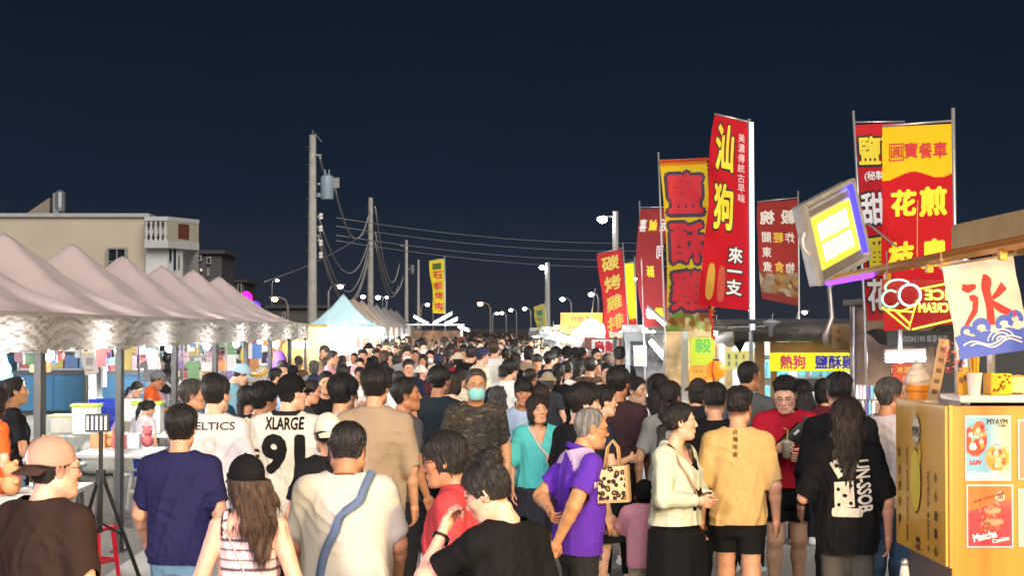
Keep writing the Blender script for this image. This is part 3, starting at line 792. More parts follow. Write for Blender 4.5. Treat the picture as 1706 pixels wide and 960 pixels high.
def person(px, yt, s, rot, label, H=None, sex='m', w=1.0, lean=0., side=0., skin='mid', arms=('hang', 'hang'), legs='stand', head=(0, 0, 0), curl=(.35, .35), palm=(None, None),
           hk=None, hair=('short', 'black'), top=None, low=None, cap=None, glasses=0, mask=0, shoes='e8e8e8', group=None, h=None, loc=None, tr=None, detail=1, hat=None):
    """top: dict(kind, col, ...); low: dict(kind, col); rot in degrees: 0 walks away, 90 to the right, 180 to the camera"""
    NP[0] += 1; sd = NP[0]*7+1; s0 = s; s = s*SF if loc is None else s
    if loc is None:
        p = W(px, yt, 3000.0/s); H = H or p.z; loc = (p.x, p.y, 0)
    hcov = .018 if (hair and hair[0] not in ('thin', 'buzz')) or cap else .006
    Hb = H-hcov
    F = figure(Hb, sex, w, lean, side, arms, legs, head, curl, palm)
    ca, sa = math.cos(-math.radians(rot)), math.sin(-math.radians(rot)); t_ = F.hc.translation
    if s0 != s: loc = (loc[0]-(t_.x*ca-t_.y*sa), loc[1]-(t_.x*sa+t_.y*ca), 0)
    s = s0
    h = h or (.0075 if s >= 270 else .0095 if s > 190 else .013); hh = .0036 if s >= 250 else .0048 if s > 190 else .0075
    root = thing('person', label, 'person', loc, -math.radians(rot), group)
    k = dict(hk or {}); 
    if sex == 'f': k.setdefault('fem', 1)
    if w > 1.12: k.setdefault('chub', min(1, (w-1)*3))
    if hair and hair[0] in ('fade', 'crew', 'thin', 'grey', 'buzz'): k.setdefault('stub', .75 if hair[0] in ('fade', 'crew', 'buzz') else .3)
    link('body', body_mesh(F, k, skin, h, hh), root, M_SKIN)
    F.root = root
    top = dict(top or dict(kind='tee', col=(.5, .5, .5))); tc_ = top.pop('col'); tm = top.pop('mat', None); fcol = top.pop('fcol', None); nm = top.pop('name', 'shirt')
    V, Q = tee_mesh(F, h, seed=sd, **top)
    F.topV, F.topQ = V, Q; F.bv = bvh_of(V, Q)
    if fcol is not None:
        me = npmesh(nm, V, Q, fcol(V, F)); m = tm or mat('printed_cloth', (.5, .5, .5), .85, attr='Col', noise=.1, nscale=9, bump=.22, bscale=14, stretch=(1.6, 1.6, .7), spec=.2)
    else: me = npmesh(nm, V, Q); m = tm or cloth(tc_)
    F.top = link(nm, me, root, m)
    low = dict(low or dict(kind='pants', col=(.03, .03, .035))); lc = low.pop('col'); lm = low.pop('mat', None)
    V, Q = pants_mesh(F, max(h, .0095), seed=sd, **low); F.lowV, F.lowQ = V, Q
    nm2 = {'skirt': 'skirt', 'knee': 'skirt', 'shorts': 'shorts', 'short': 'shorts', 'legging': 'leggings'}.get(low['kind'], 'trousers')
    link(nm2, npmesh(nm2, V, Q), root, lm or cloth(lc))
    if hair:
        o = link('hair', hair_mesh(hair[0], .0042 if s > 240 else .006 if s > 190 else .009, NP[0] % 2, ((cap.get('back', False), cap.get('tilt', 0), cap.get('rz', 0)) if cap else 'hat' if hat else None)), root, hairmat(hair[1])); o.matrix_local = F.hc
    if cap: put_cap(root, F, **cap)
    if hat: o = link('hat', bucket_mesh(), root, hat); o.matrix_local = F.hc
    if glasses: o = link('glasses', glasses_mesh(), root, plastic((.02, .018, .018), .25)); o.matrix_local = F.hc
    if mask: o = link('mask', mask_mesh(), root, cloth('8fd6d2' if mask == 1 else 'e9e9ea', .04)); o.matrix_local = F.hc
    for hip, kn, n in F.leg:
        o = link('shoe', shoe_mesh(), root, plastic(shoes, .6)); o.location = (n[0], n[1]+.01, max(0, n[2]-.045*Hb)); o.scale = (Hb/1.72,)*3
    return root, F
def front_place(F, sgn=-1, V=None, Q=None, bv=None):
    """u, v on the shirt: x in metres (reads left to right as seen from outside), height in metres"""
    bv = bv or F.bv
    def pl(u, v):
        x = u if sgn < 0 else -u
        q = bv.ray_cast(Vector((x, sgn*1.0, v)), Vector((0, -sgn, 0)))
        if q[0] is None:
            q = bv.find_nearest(Vector((x, sgn*.15, v)))
        n = q[1] if q[1].y*sgn > 0 else -q[1]
        return q[0], n
    return pl
# ------------------------------------------------------------------ added fill lamps behind the photographer, standing in for market lighting out of view
def flood(name, label, x, y, z, tx, ty, tz, power, col, size):
    r = thing(name, label, 'lamp', (x, y, 0))
    b = MB(); b.tube([(0, 0, 0), (0, 0, z-.1)], .03, 10); b.lathe([(.2, 0), (.2, .02), (.05, .06)], n=16); b.build('pole', metal(), r, angle=30)
    d = (Vector((tx, ty, tz))-Vector((x, y, z))).normalized(); q = d.to_track_quat('-Z', 'Y')
    b = MB(); b.box((0, 0, .06), (size+.06, size*.7+.06, .1), bev=.01); h = b.build('lamp_head', metal((.05, .05, .05)), r); h.location = (0, 0, z); h.rotation_mode = 'QUATERNION'; h.rotation_quaternion = q
    L = bpy.data.lights.new('floodlight', 'AREA'); L.shape = 'RECTANGLE'; L.size = size; L.size_y = size*.7; L.energy = power; L.color = col; L.spread = math.radians(150)
    o = bpy.data.objects.new('floodlight', L); COL.objects.link(o); o.parent = r; o.location = Vector((0, 0, z)); o.rotation_mode = 'QUATERNION'; o.rotation_quaternion = q
flood('fill_flood', 'added cool white fill light on a pole, standing in for unseen tent lamps', -3.4, -1.5, 3.6, -1.0, 9, 1.2, 330, (1.0, .84, 1.0), 1.0)
flood('fill_flood', 'added warm yellow fill light on a pole, standing in for unseen food cart lamps', 3.6, 0.2, 3.1, 0.6, 9, 1.2, 430, (1.0, .70, .30), .9)
flood('fill_flood', 'added tall white fill light standing in for street lighting far behind the crowd', 0.3, -9, 8, 0, 14, 1.0, 300, (1.0, .93, .86), 1.6)

# ------------------------------------------------------------------ ground
b = MB(); b.add([(-900, -60, 0), (900, -60, 0), (900, 1500, 0), (-900, 1500, 0)], [(0, 1, 2, 3)])
tag(b.build('ground', mat('ground', (.16, .15, .135), .9, noise=.3, nscale=.8, bump=.3, bscale=30)), None, None, kind='structure')
b = MB(); b.add([(-3.0, -40, .004), (4.6, -40, .004), (6.5, 260, .004), (-3.0, 260, .004)], [(0, 1, 2, 3)])
tag(b.build('road', mat('road', (.34, .325, .30), .8, noise=.14, nscale=1.6, bump=.25, bscale=70)), None, None, kind='structure')

# ------------------------------------------------------------------ tents
def translucent(name, col, amt=.35, rough=.8, bump=.3, bscale=12, noise=.08):
    key = ('tl', name, tuple(lin(col)), amt)
    if key in MC: return MC[key]
    m = bpy.data.materials.new(name); m.use_nodes = True; n, l = m.node_tree.nodes, m.node_tree.links
    p = n['Principled BSDF']; p.inputs['Base Color'].default_value = tuple(lin(col))+(1,); p.inputs['Roughness'].default_value = rough; p.inputs['Specular IOR Level'].default_value = .2
    t = n.new('ShaderNodeBsdfTranslucent'); t.inputs[0].default_value = tuple(lin(col))+(1,); mxs = n.new('ShaderNodeMixShader'); mxs.inputs[0].default_value = amt
    l.new(p.outputs[0], mxs.inputs[1]); l.new(t.outputs[0], mxs.inputs[2]); l.new(mxs.outputs[0], n['Material Output'].inputs[0])
    c = n.new('ShaderNodeTexCoord'); x = n.new('ShaderNodeTexNoise'); x.inputs['Scale'].default_value = bscale; x.inputs['Detail'].default_value = 4; x.inputs['Distortion'].default_value = .6; l.new(c.outputs['Object'], x.inputs[0])
    q = n.new('ShaderNodeBump'); q.inputs['Strength'].default_value = bump; q.inputs['Distance'].default_value = .02; l.new(x.outputs[0], q.inputs['Height']); l.new(q.outputs[0], p.inputs['Normal']); l.new(q.outputs[0], t.inputs['Normal'])
    MC[key] = m; return m
def tent(name, label, cx, cy, wx, wy, eave, peak, val, croof, cval, seed, group, detail=1, legs=True):
    r = thing(name, label, 'tent', (cx, cy, 0), 0, group); rng = random.Random(seed)
    n = 44 if detail else 18; vs = []; fs = []; nz = np.random.default_rng(seed); ph = nz.uniform(0, 6, 6)
    for i in range(n+1):
        for j in range(n+1):
            u, v = -1+2*i/n, -1+2*j/n
            q = (abs(u)**5+abs(v)**5)**(.2); q = min(q, 1.0) if max(abs(u), abs(v)) < .999 else 1.0
            m = max(abs(u), abs(v)); q = .75*m+.25*min(1, q)
            z = eave+(peak-eave)*((1-q)**1.62)*1.0
            z = min(z, peak-.02-2.2*q*q) if q < .08 else z
            fo = .6*.018*math.sin(9*q+5*math.atan2(v, u)*2+ph[0])*q*(1-q)*3+.012*math.sin(23*q+ph[1]+3*math.sin(4*math.atan2(v, u)))*q*(1-q)*3
            sag = .075*(1-abs(min(abs(u), abs(v)))/max(m, 1e-6))*q*(1-q)*2
            vs.append((u*wx/2, v*wy/2, z+fo-sag))
    for i in range(n):
        for j in range(n): a = i*(n+1)+j; fs.append((a, a+n+1, a+n+2, a+1))
    b = MB(); b.add(vs, fs); c = b.build('canopy', translucent('tent_cloth', croof, .12, bump=.35, bscale=5), r, smooth=True)
    # valance: four crumpled hanging strips
    b = MB(); k = 110 if detail else 16; m = 26 if detail else 4
    for side in range(4):
        vs = []; fs = []; p = nz.uniform(0, 6, 8)
        for i in range(k+1):
            for j in range(m+1):
                u = -1+2*i/k; t = j/m
                r1 = 1-abs(math.sin(t*9+3.5*math.sin(u*3.2+p[0])+p[1])); r2 = 1-abs(math.sin(t*17+u*9+3*math.sin(u*7+p[2])+p[3])); r3 = 1-abs(math.sin(u*21+t*14+4*math.sin(t*5+u*3+p[4])))
                w = .030*r1**2+.022*r2**2+.018*r3**3-.02
                w *= min(1, t*3+.15)*(1 if detail else .4)
                dip = .05*(1-abs(math.sin(u*PI)))*(1 if detail else .3)
                z = eave+.005-t*(val-.035*abs(math.sin(u*PI))+.012*math.sin(u*31+p[5])*.5)
                hx, hy = wx/2+.012+w, wy/2+.012+w
                x, y = [(u*wx/2, -hy), (hx, u*wy/2), (-u*wx/2, hy), (-hx, -u*wy/2)][side]
                vs.append((x, y, z))
        for i in range(k):
            for j in range(m): a = i*(m+1)+j; fs.append((a, a+m+1, a+m+2, a+1))
        b.add(vs, fs)
    b.build('valance', translucent('valance_cloth', cval, .3, bump=.5, bscale=30), c, smooth=True)
    if legs:
        for sx_ in (-1, 1):
            for sy_ in (-1, 1):
                b = MB(); b.box((0, 0, eave/2-.02), (.05, .05, eave-.04)); b.box((0, 0, 1.1), (.058, .058, .05)); b.box((0, 0, .01), (.11, .11, .02))
                o = b.build('leg', mat('leg_paint', (.045, .047, .05), .6), r); o.location = (sx_*(wx/2-.05), sy_*(wy/2-.05), 0)
        b = MB()
        for s_ in (-1, 1):
            b.box((0, s_*(wy/2-.06), eave-.06), (wx-.1, .025, .03)); b.box((s_*(wx/2-.06), 0, eave-.06), (.025, wy-.1, .03))
        b.tube([(0, 0, eave-.1), (0, 0, peak-.06)], .02, 6)
        for sx_ in (-1, 1):
            for sy_ in (-1, 1): b.tube([(sx_*(wx/2-.06), sy_*(wy/2-.06), eave-.08), (sx_*wx*.22, sy_*wy*.22, eave-.32+.3), (0, 0, eave-.02)], .012, 5)
        b.build('truss', metal((.3, .31, .32)), r)
    return r
FT = -3.15
ORD = ['nearest', 'second', 'third', 'fourth', 'fifth', 'sixth', 'seventh', 'farthest']
for i in range(8):
    cy = 11.9+3*i
    tent('market_tent', 'taupe peaked market tent with crumpled valance, %s in the near row' % ORD[i], FT-1.5, cy, 2.98, 2.98, 2.13, 3.03-.02*(i % 3), .31, (.55, .45, .44), (.50, .47, .44), 40+i, 'taupe tents along the left side')
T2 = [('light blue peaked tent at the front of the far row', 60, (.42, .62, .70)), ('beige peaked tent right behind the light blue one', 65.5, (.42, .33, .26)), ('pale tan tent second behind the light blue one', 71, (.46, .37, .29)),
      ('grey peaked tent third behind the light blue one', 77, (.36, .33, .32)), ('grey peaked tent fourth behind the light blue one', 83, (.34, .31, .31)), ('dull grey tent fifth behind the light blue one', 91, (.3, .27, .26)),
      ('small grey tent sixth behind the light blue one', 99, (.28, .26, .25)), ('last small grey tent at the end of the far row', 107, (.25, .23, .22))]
for i, (lb, cy, c) in enumerate(T2):
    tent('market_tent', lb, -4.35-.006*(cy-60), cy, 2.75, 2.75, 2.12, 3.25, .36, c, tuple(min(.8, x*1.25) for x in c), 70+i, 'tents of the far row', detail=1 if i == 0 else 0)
# bulbs under the tents
def bulb(x, y, z, es, label, top, col=(1, .97, .92), r=.042):
    o = thing('hanging_bulb', label, 'lamp', (x, y, z), 0, 'bulbs hanging under the tents')
    b = MB(); b.ball((0, 0, 0), r, 6, (1, 1, 1.15)); b.build('bulb', glow(col, es), o, smooth=True)
    b = MB(); b.tube([(0, 0, r*.9), (0, 0, r*1.9)], r*.5, 8); b.tube([(0, 0, r*1.8), (.01, 0, top-z)], .004, 4); b.build('socket', plastic('dddddd'), o)
for i in range(8):
    bulb(FT-.45, 11.9+3*i+.45, 1.79, 700, 'bare white bulb under the %s taupe tent' % ORD[i], 2.1)
    bulb(FT-2.2, 11.9+3*i-.3, 1.86, 700, 'white bulb deep inside the %s taupe tent' % ORD[i], 2.1)
for i, cy in enumerate((60, 65.5, 71, 77, 83, 91)):
    for q, dx in enumerate((-.45, .75)):
        bulb(-4.0+dx, cy-1.1+.8*q, 1.78, 350, 'glaring white bulb under tent %s the light blue one, %s' % (('inside', 'behind', 'second behind', 'third behind', 'fourth behind', 'fifth behind')[i], ('left one', 'right one')[q]), 2.08, (.93, .97, 1), .07)

# ------------------------------------------------------------------ utility poles and wires
CONC = mat('concrete', (.50, .47, .42), .85, noise=.22, nscale=3, bump=.3, bscale=20)
def pole(px, ytop, d, r0, r1, label, marks=True):
    p = G(px, d); top = W(px, ytop, d).z
    o = thing('utility_pole', label, 'utility pole', p, 0, 'poles carrying the wires')
    b = MB(); b.tube([(0, 0, 0), (0, 0, top)], [r0, r1], 14); b.build('shaft', CONC, o, angle=40)
    if marks:
        b = MB()
        for i in range(int((top-3)/.42)): b.tube([(r0*.72*(-1)**i, -.06, 3+i*.42), (r0*1.25*(-1)**i, -.10, 3+i*.42)], .018, 5)
        b.build('step_bolt', metal((.12, .11, .1)), o)
    return o, p, top
P1, p1, t1 = pole(520, 224, 88, .26, .17, 'tall concrete utility pole with a grey transformer beside the tents')
P2, p2, t2 = pole(617, 329, 130, .26, .17, 'second concrete utility pole behind the light blue tent')
P3, p3, t3 = pole(677, 400, 187, .24, .15, 'thin grey utility pole with a small transformer, third along the wires', False)
P4, p4, t4 = pole(697, 433, 250, .24, .15, 'faint distant utility pole, fourth along the wires', False)
PBL = mat('painted_metal', (.30, .40, .48), .5, noise=.1, nscale=6)
b = MB(); b.lathe([(.0, 0), (.30, 0), (.32, .1), (.32, 1.05), (.26, 1.15), (0, 1.16)], (.72, -.05, t1-3.15), 18); b.box((.4, 0, t1-2.4), (.3, .12, .1)); b.box((.4, 0, t1-2.9), (.3, .12, .1))
for q in (-.1, .1): b.tube([(.72+q, -.1, t1-2.0), (.72+q, -.1, t1-1.7)], .04, 6)
b.build('transformer', PBL, P1, angle=35)
b = MB()
for dz in (1.0, 3.0): b.box((.2, -.1, t1-dz), (.5, .1, .1))
b.box((1.15, -.1, t1-2.35), (.35, .08, .5)); b.tube([(0, 0, t1-.2), (0, 0, t1+.25)], .05, 6); b.tube([(.1, 0, t1+.1), (.45, 0, t1-.35)], .03, 5); b.build('bracket', metal((.3, .3, .3)), P1)
b = MB()
for dz in (4.0, 4.6, 5.3, 5.9): b.lathe([(.03, -.16), (.1, -.14), (.1, -.02), (.05, 0), (.1, .02), (.1, .14), (.03, .16)], (.42, -.1, t1-dz), 10)
b.build('insulator', plastic('f2f0ea', .25), P1)
b = MB(); b.lathe([(.0, 0), (.24, 0), (.26, .1), (.26, .9), (0, .95)], (.6, 0, t3-3.5), 12); b.box((.3, 0, t3-3), (.5, .1, .1)); b.box((-.25, 0, t3-.6), (.8, .1, .1)); b.build('transformer', metal((.3, .31, .32)), P3)
NW = [0]
def wire(pts, label, r=.03, col=(.4, .4, .4), sag=None):
    if sag is not None:
        a, c = Vector(pts[0]), Vector(pts[1]); pts = [a.lerp(c, t)-Vector((0, 0, sag*4*t*(1-t))) for t in [i/16 for i in range(17)]]
    b = MB(); b.tube(pts, r, 5); o = b.build('overhead_wire', mat('wire', col, .6), None, smooth=True); tag(o, label, 'wire', 'overhead wires between the poles')
WL = lambda px, py, d: W(px, py, d)
wire([WL(533, 262, 88), WL(545, 290, 92)], 'short thick cable from the transformer pole top down to its box', .06, sag=.3)
wire([WL(556, 305, 90), WL(616, 351, 130)], 'uppermost thick wire sagging between the first two poles', .055, (.5, .5, .48), sag=2.4)
for i, (ya, yb, sg) in enumerate(((360, 400, 2.6), (378, 408, 3.3), (392, 420, 3.4), (400, 428, 3.3))):
    wire([WL(530, ya, 88), WL(615, yb, 130)], '%s drooping wire between the first two poles' % ('topmost', 'second', 'third', 'lowest')[i], .045, (.5, .5, .48), sag=sg)
for i, (ya, xb, yb) in enumerate(((345, 666, 437), (387, 672, 460), (405, 664, 475))):
    wire([WL(625, ya, 130), WL(xb, yb, 187)], '%s wire dropping from the second pole to the third' % ('upper', 'middle', 'lower')[i], .055, (.62, .6, .56), sag=3.6-.6*i)
for i, (ya, yb) in enumerate(((363, 399), (377, 412), (392, 427), (401, 440))):
    wire([WL(560, ya, 105), WL(1180, yb, 150)], 'faint wire crossing the dark sky, %s of the four' % ('topmost', 'second', 'third', 'lowest')[i], .03, (.22, .23, .26), sag=.8)
wire([WL(440, 470, 80), WL(612, 386, 130)], 'straight guy wire rising to the second pole', .03, (.3, .3, .32), sag=.3)

# ------------------------------------------------------------------ street lamps
def street_lamp(px, py, d, label, col, es, arm=-.8, head=True, post=(.5, .48, .45), r=.09):
    h = W(px, py, d); x0 = h.x-arm; o = thing('street_lamp', label, 'street lamp', (x0, h.y, 0), 0, 'street lamps')
    up = 1.2*d/107 if d > 60 else .5
    b = MB(); b.tube([(0, 0, 0), (0, 0, h.z+(.5 if r > .1 else -.3))], [r*1.5, r], 8)
    if r <= .1: b.tube([(0, 0, h.z-.4), (arm*.2, 0, h.z-.02), (arm*.6, 0, h.z+.12), (arm, 0, h.z+.1)], r*.7, 6)
    else: b.tube([(0, 0, h.z+.2), (arm, 0, h.z+.16)], .05, 6)
    b.build('post', mat('lamp_post', post, .7, noise=.1, nscale=4), o, smooth=False)
    b = MB(); b.box((arm, -.02, h.z+.1), (.7, .3, .14), bev=.04); b.build('lamp_head', metal((.2, .2, .2)), o)
    b = MB(); b.ball((arm, -.12, h.z), .26 if r > .1 else .17 if d < 150 else .2, 6, (1.1, .9, .8)); b.build('lamp_glass', glow(col, es), o, smooth=True)
WHT = (.93, .97, 1.0); ORA = (1.0, .42, .10)
street_lamp(1003, 366, 107, 'tall street lamp on a pale concrete post, nearest white one on the right', WHT, 60, -.8, r=.16)
street_lamp(903, 446, 182, 'tall street lamp with thick pale post left of the leaning yellow flag', WHT, 60, -.55, r=.22)
for i, (px, py, d, lb, c, dr) in enumerate((
    (937, 499, 160, 'white street lamp right of the thick pale post', WHT, -.8), (985, 491, 150, 'white street lamp above the orange signboard', WHT, -.6), (874, 515, 200, 'white street lamp above the small yellow flag', WHT, -.7),
    (851, 517, 220, 'white street lamp near the middle of the crowd, right of a pair', WHT, -.7), (836, 522, 240, 'right lamp of a close pair over the far crowd', (1, .9, .7), -.6), (828, 523, 245, 'left lamp of a close pair over the far crowd', WHT, .6),
    (800, 507, 150, 'orange sodium street lamp glowing over the middle of the street', ORA, -.85), (712, 508, 190, 'orange street lamp left of the tall yellow flag', ORA, .7), (733, 480, 210, 'white lamp right of the tall yellow flag', WHT, .8),
    (567, 478, 120, 'white lamp over the peak of the light blue tent', WHT, .8), (605, 495, 170, 'white lamp left of the second utility pole', WHT, .8), (630, 496, 165, 'white lamp right of the second utility pole', WHT, -.8), (644, 496, 260, 'tiny white lamp behind the far grey tents', WHT, .6),
    (458, 499, 110, 'orange street lamp above the end of the taupe tents', ORA, -.8), (462, 468, 240, 'distant white lamp left of the tall utility pole', WHT, .7), (1058, 465, 230, 'tiny white lamp behind the yellow strip flag', WHT, .6), (1340, 521, 140, 'white lamp right of the mirrored red flag', WHT, .6))):
    street_lamp(px, py, d, lb, c, 30, dr, r=.07, post=(.2, .19, .18))

# ------------------------------------------------------------------ buildings
def windowed(name, r, px0, px1, y0, y1, d, m_frame, m_glass, yoff=-.03, mull=(2, 2)):
    a = W(px0, y0, d); c = W(px1, y1, d); w, h = c.x-a.x, a.z-c.z; cx, cz = (a.x+c.x)/2, (a.z+c.z)/2
    b = MB(); t = .12
    for s_ in (-1, 1): b.box((cx+s_*(w/2), a.y+yoff, cz), (t, .2, h+t)); b.box((cx, a.y+yoff, cz+s_*h/2), (w-t, .2, t))
    for i in range(1, mull[0]): b.box((cx-w/2+w*i/mull[0], a.y+yoff, cz), (.07, .14, h-t))
    for j in range(1, mull[1]): b.box((cx, a.y+yoff+.004, cz-h/2+h*j/mull[1]), (w-t, .13, .07))
    o = b.build('window', m_frame, r)
    b = MB(); b.box((cx, a.y+yoff+.06, cz), (w-t, .03, h-t)); b.build('pane', m_glass, o)
D1 = 106
bl = thing('apartment_building', 'cream three storey building with a white tiled balcony corner behind the tents', 'building', G(100, D1))
def inb(o): 
    o.parent = bl; o.location = (-bl.location.x, -bl.location.y, 0); return o
CREAM = mat('render_wall', (.62, .54, .42), .9, noise=.08, nscale=.5, bump=.15, bscale=8)
TILE = mat('white_tile', (.74, .74, .74), .5, noise=.1, nscale=2, bump=.2, bscale=9)
a = W(-260, 361, D1); c = W(243, 361, D1)
b = MB(); b.box(((a.x+c.x)/2, a.y+6, a.z/2), (c.x-a.x, 12, a.z)); inb(b.build('wall', CREAM))
b = MB(); b.box(((a.x+c.x)/2, a.y+5.9, a.z+.1), (c.x-a.x+.3, 12.2, .22)); inb(b.build('parapet', mat('coping', (.5, .5, .5), .8, noise=.15, nscale=2)))
e0 = W(243, 361, D1); e1 = W(279, 361, D1); e2 = W(333, 381, D1+9)
# white corner: straight piece then an oblique side
b = MB(); b.box(((e0.x+e1.x)/2+.01, e0.y+5.95, (W(280, 404, D1).z-.36)/2), (e1.x-e0.x, 12, W(280, 404, D1).z-.36)); 
zt = W(280, 404, D1).z; zb_ = W(280, 362, D1).z
inb(b.build('corner_wall', TILE))
def slab(pts, z0, z1):
    bb = MB(); k = len(pts); vs = [(x, y, z0) for x, y in pts]+[(x, y, z1) for x, y in pts]
    bb.add(vs, [tuple(range(k)), tuple(range(2*k-1, k-1, -1))]+[(i, (i+1) % k, (i+1) % k+k, i+k) for i in range(k)]); return bb
x0, x1, yb0 = e0.x, e1.x, e0.y; x2, y2 = W(333, 400, D1+2.6).x, D1+2.6
x3, y3 = W(303, 400, D1+1.4).x, D1+1.4
inb(slab([(x1, yb0-.05), (x3+.1, y3), (x3-.6, y3+7), (x1, yb0+12)], 0, zt+.3).build('side_wall', TILE))
fl = [(x0+.05, yb0-.7), (x1+.15, yb0-.7), (x2, y2), (x2-1, y2+5), (x1, yb0+10)]
inb(slab(fl, zt-.35, zt+.1).build('balcony_slab', mat('balcony_paint', (.6, .6, .6), .7, noise=.1, nscale=3)))
zr = zb_-.25
inb(slab(fl, zr, zb_).build('balcony_rail', mat('balcony_paint', (.6, .6, .6), .7, noise=.1, nscale=3)))
b = MB()
for i in range(5):
    x = x0+.1+(x1-x0)*(i+.1)/4.6; b.lathe([(.1, zt), (.1, zt+.15), (.06, zt+.25), (.15, zt+.6), (.06, zt+1.0), (.1, zr-.1), (.1, zr)], (x, yb0-.55, 0), 8)
inb(b.build('baluster', mat('balcony_paint', (.6, .6, .6), .7, noise=.1, nscale=3), smooth=True))
b = slab([(x1+.15, yb0-.68), (x2-.03, y2), (x2-.25, y2+.02), (x1, yb0-.55)], zt+.1, zr); inb(b.build('balcony_panel', mat('tan_tile', (.55, .5, .38), .6, noise=.1, nscale=3)))
t_ = Vector((x2-x1-.15, y2-yb0+.68, 0)); n_ = Vector((t_.y, -t_.x, 0)).normalized(); q0 = Vector((x1+.15, yb0-.68, 0))+n_*.02
pts = [q0+t_*.32, q0+t_*.66]
b = slab([(pts[0].x, pts[0].y), (pts[1].x, pts[1].y), (pts[1].x-n_.x*.1, pts[1].y-n_.y*.1), (pts[0].x-n_.x*.1, pts[0].y-n_.y*.1)], zt+.25, zr-.1); inb(b.build('sign_panel', mat('red_brown', (.16, .05, .03), .7, noise=.15, nscale=4)))
DG = mat('night_glass', (.02, .03, .04), .1, spec=.8); WF = mat('window_frame', (.32, .32, .30), .6)
for a_ in ((180, 210, 414, 458), (105, 117, 414, 440)):
    r_ = thing('tmp', None, None, (0, 0, 0)); windowed('window', r_, *a_, D1, WF, DG, mull=(2, 2) if a_[0] > 150 else (1, 2))
    for o in list(r_.children): inb(o)
    bpy.data.objects.remove(r_)
t2_ = Vector((x3-x1, y3-yb0, 0)); n2 = Vector((t2_.y, -t2_.x, 0)).normalized(); s0 = Vector((x1, yb0-.05, 0))
for (u0, u1, ya, yb2, mm) in ((.12, .3, 415, 440, DG), (.42, .62, 413, 455, DG), (.74, .9, 425, 455, DG)):
    za, zc = W(290, ya, D1+2).z, W(290, yb2, D1+2).z; A, Bq = s0+t2_*u0+n2*.03, s0+t2_*u1+n2*.03
    f = inb(slab([(A.x, A.y), (Bq.x, Bq.y), (Bq.x-n2.x*.2, Bq.y-n2.y*.2), (A.x-n2.x*.2, A.y-n2.y*.2)], zc, za).build('window', WF))
    A, Bq = s0+t2_*(u0+.03)+n2*.05, s0+t2_*(u1-.03)+n2*.05
    g = slab([(A.x, A.y), (Bq.x, Bq.y), (Bq.x-n2.x*.1, Bq.y-n2.y*.1), (A.x-n2.x*.1, A.y-n2.y*.1)], zc+.12, za-.12).build('pane', mm); g.parent = f
A, Bq = s0+t2_*.5+n2*.06, s0+t2_*.66+n2*.06; za, zc = W(290, 410, D1+2).z, W(290, 415, D1+2).z
inb(slab([(A.x, A.y), (Bq.x, Bq.y), (Bq.x-n2.x*.1, Bq.y-n2.y*.1), (A.x-n2.x*.1, A.y-n2.y*.1)], zc, za).build('red_plaque', paint((.45, .03, .03))))
# roof shed
p0 = W(55, 360, D1+4); 
zb0 = W(80, 362, D1+4).z
b = MB(); b.prism([(W(58, 360, D1+4).x, zb0), (W(92, 336, D1+4).x, W(92, 338, D1+4).z), (W(98, 336, D1+4).x, W(98, 334, D1+4).z), (W(98, 360, D1+4).x, zb0)], D1+2, D1+6); inb(b.build('roof_shed', mat('shed', (.30, .24, .18), .8, noise=.2, nscale=2)))
b = MB(); b.lathe([(.3, 0), (.34, .2), (.34, 1.1), (.1, 1.25)], (W(102, 345, D1+2).x, D1+2, W(102, 352, D1+2).z), 12); b.box((W(97, 345, D1+2).x, D1+2, W(97, 352, D1+2).z), (.35, .5, 2.1)); inb(b.build('water_tank', metal((.4, .42, .45))))
# darker house
D2 = 150
r = thing('house', 'dark distant house with two lit windows behind the tents', 'building', G(340, D2))
def dark_house(px0, px1, yt, d, col, lit, rr, depth=8):
    a = W(px0, yt, d); c = W(px1, yt, d); b = MB(); b.box(((a.x+c.x)/2-rr.location.x, depth/2, a.z/2), (c.x-a.x, depth, a.z)); b.build('wall', mat('night_wall', col, .9, noise=.12, nscale=.6), rr)
    b = MB(); b.box(((a.x+c.x)/2-rr.location.x, depth/2-.1, a.z+.15), (c.x-a.x+.6, depth+.6, .3)); b.build('roof', mat('night_roof', tuple(x*.7 for x in col), .9, noise=.1, nscale=1), rr)
    for (x0_, x1_, y0_, y1_, l_) in lit:
        p, q = W(x0_, y0_, d), W(x1_, y1_, d)
        b = MB(); b.box(((p.x+q.x)/2-rr.location.x, p.y-rr.location.y-.03, (p.z+q.z)/2), (q.x-p.x, .12, p.z-q.z)); f = b.build('window', WF, rr)
        b = MB(); b.box(((p.x+q.x)/2-rr.location.x, p.y-rr.location.y-.08, (p.z+q.z)/2), (q.x-p.x-.2, .08, p.z-q.z-.2)); b.build('pane', glow((1, .75, .4), 2.2) if l_ else DG, f)
dark_house(308, 369, 423, D2, (.10, .095, .10), [(325, 331, 448, 454, 1), (333, 338, 447, 453, 1), (318, 324, 425, 434, 0), (328, 336, 425, 435, 0), (344, 352, 428, 440, 0), (345, 349, 447, 460, 0)], r)
r = thing('house', 'low dark brown house right of the lit window house', 'building', G(395, 170)); dark_house(378, 407, 471, 170, (.09, .065, .06), [(396, 403, 472, 490, 0)], r)
r = thing('house', 'dim grey block beyond the light blue tent', 'building', G(500, 160)); dark_house(448, 610, 514, 160, (.10, .095, .085), [(470, 476, 520, 530, 0), (545, 552, 520, 530, 0)], r)
r = thing('house', 'shadowy tower block far behind the signboards on the right', 'building', G(1000, 300)); dark_house(965, 1050, 530, 300, (.03, .028, .03), [(980, 985, 538, 544, 0)], r)
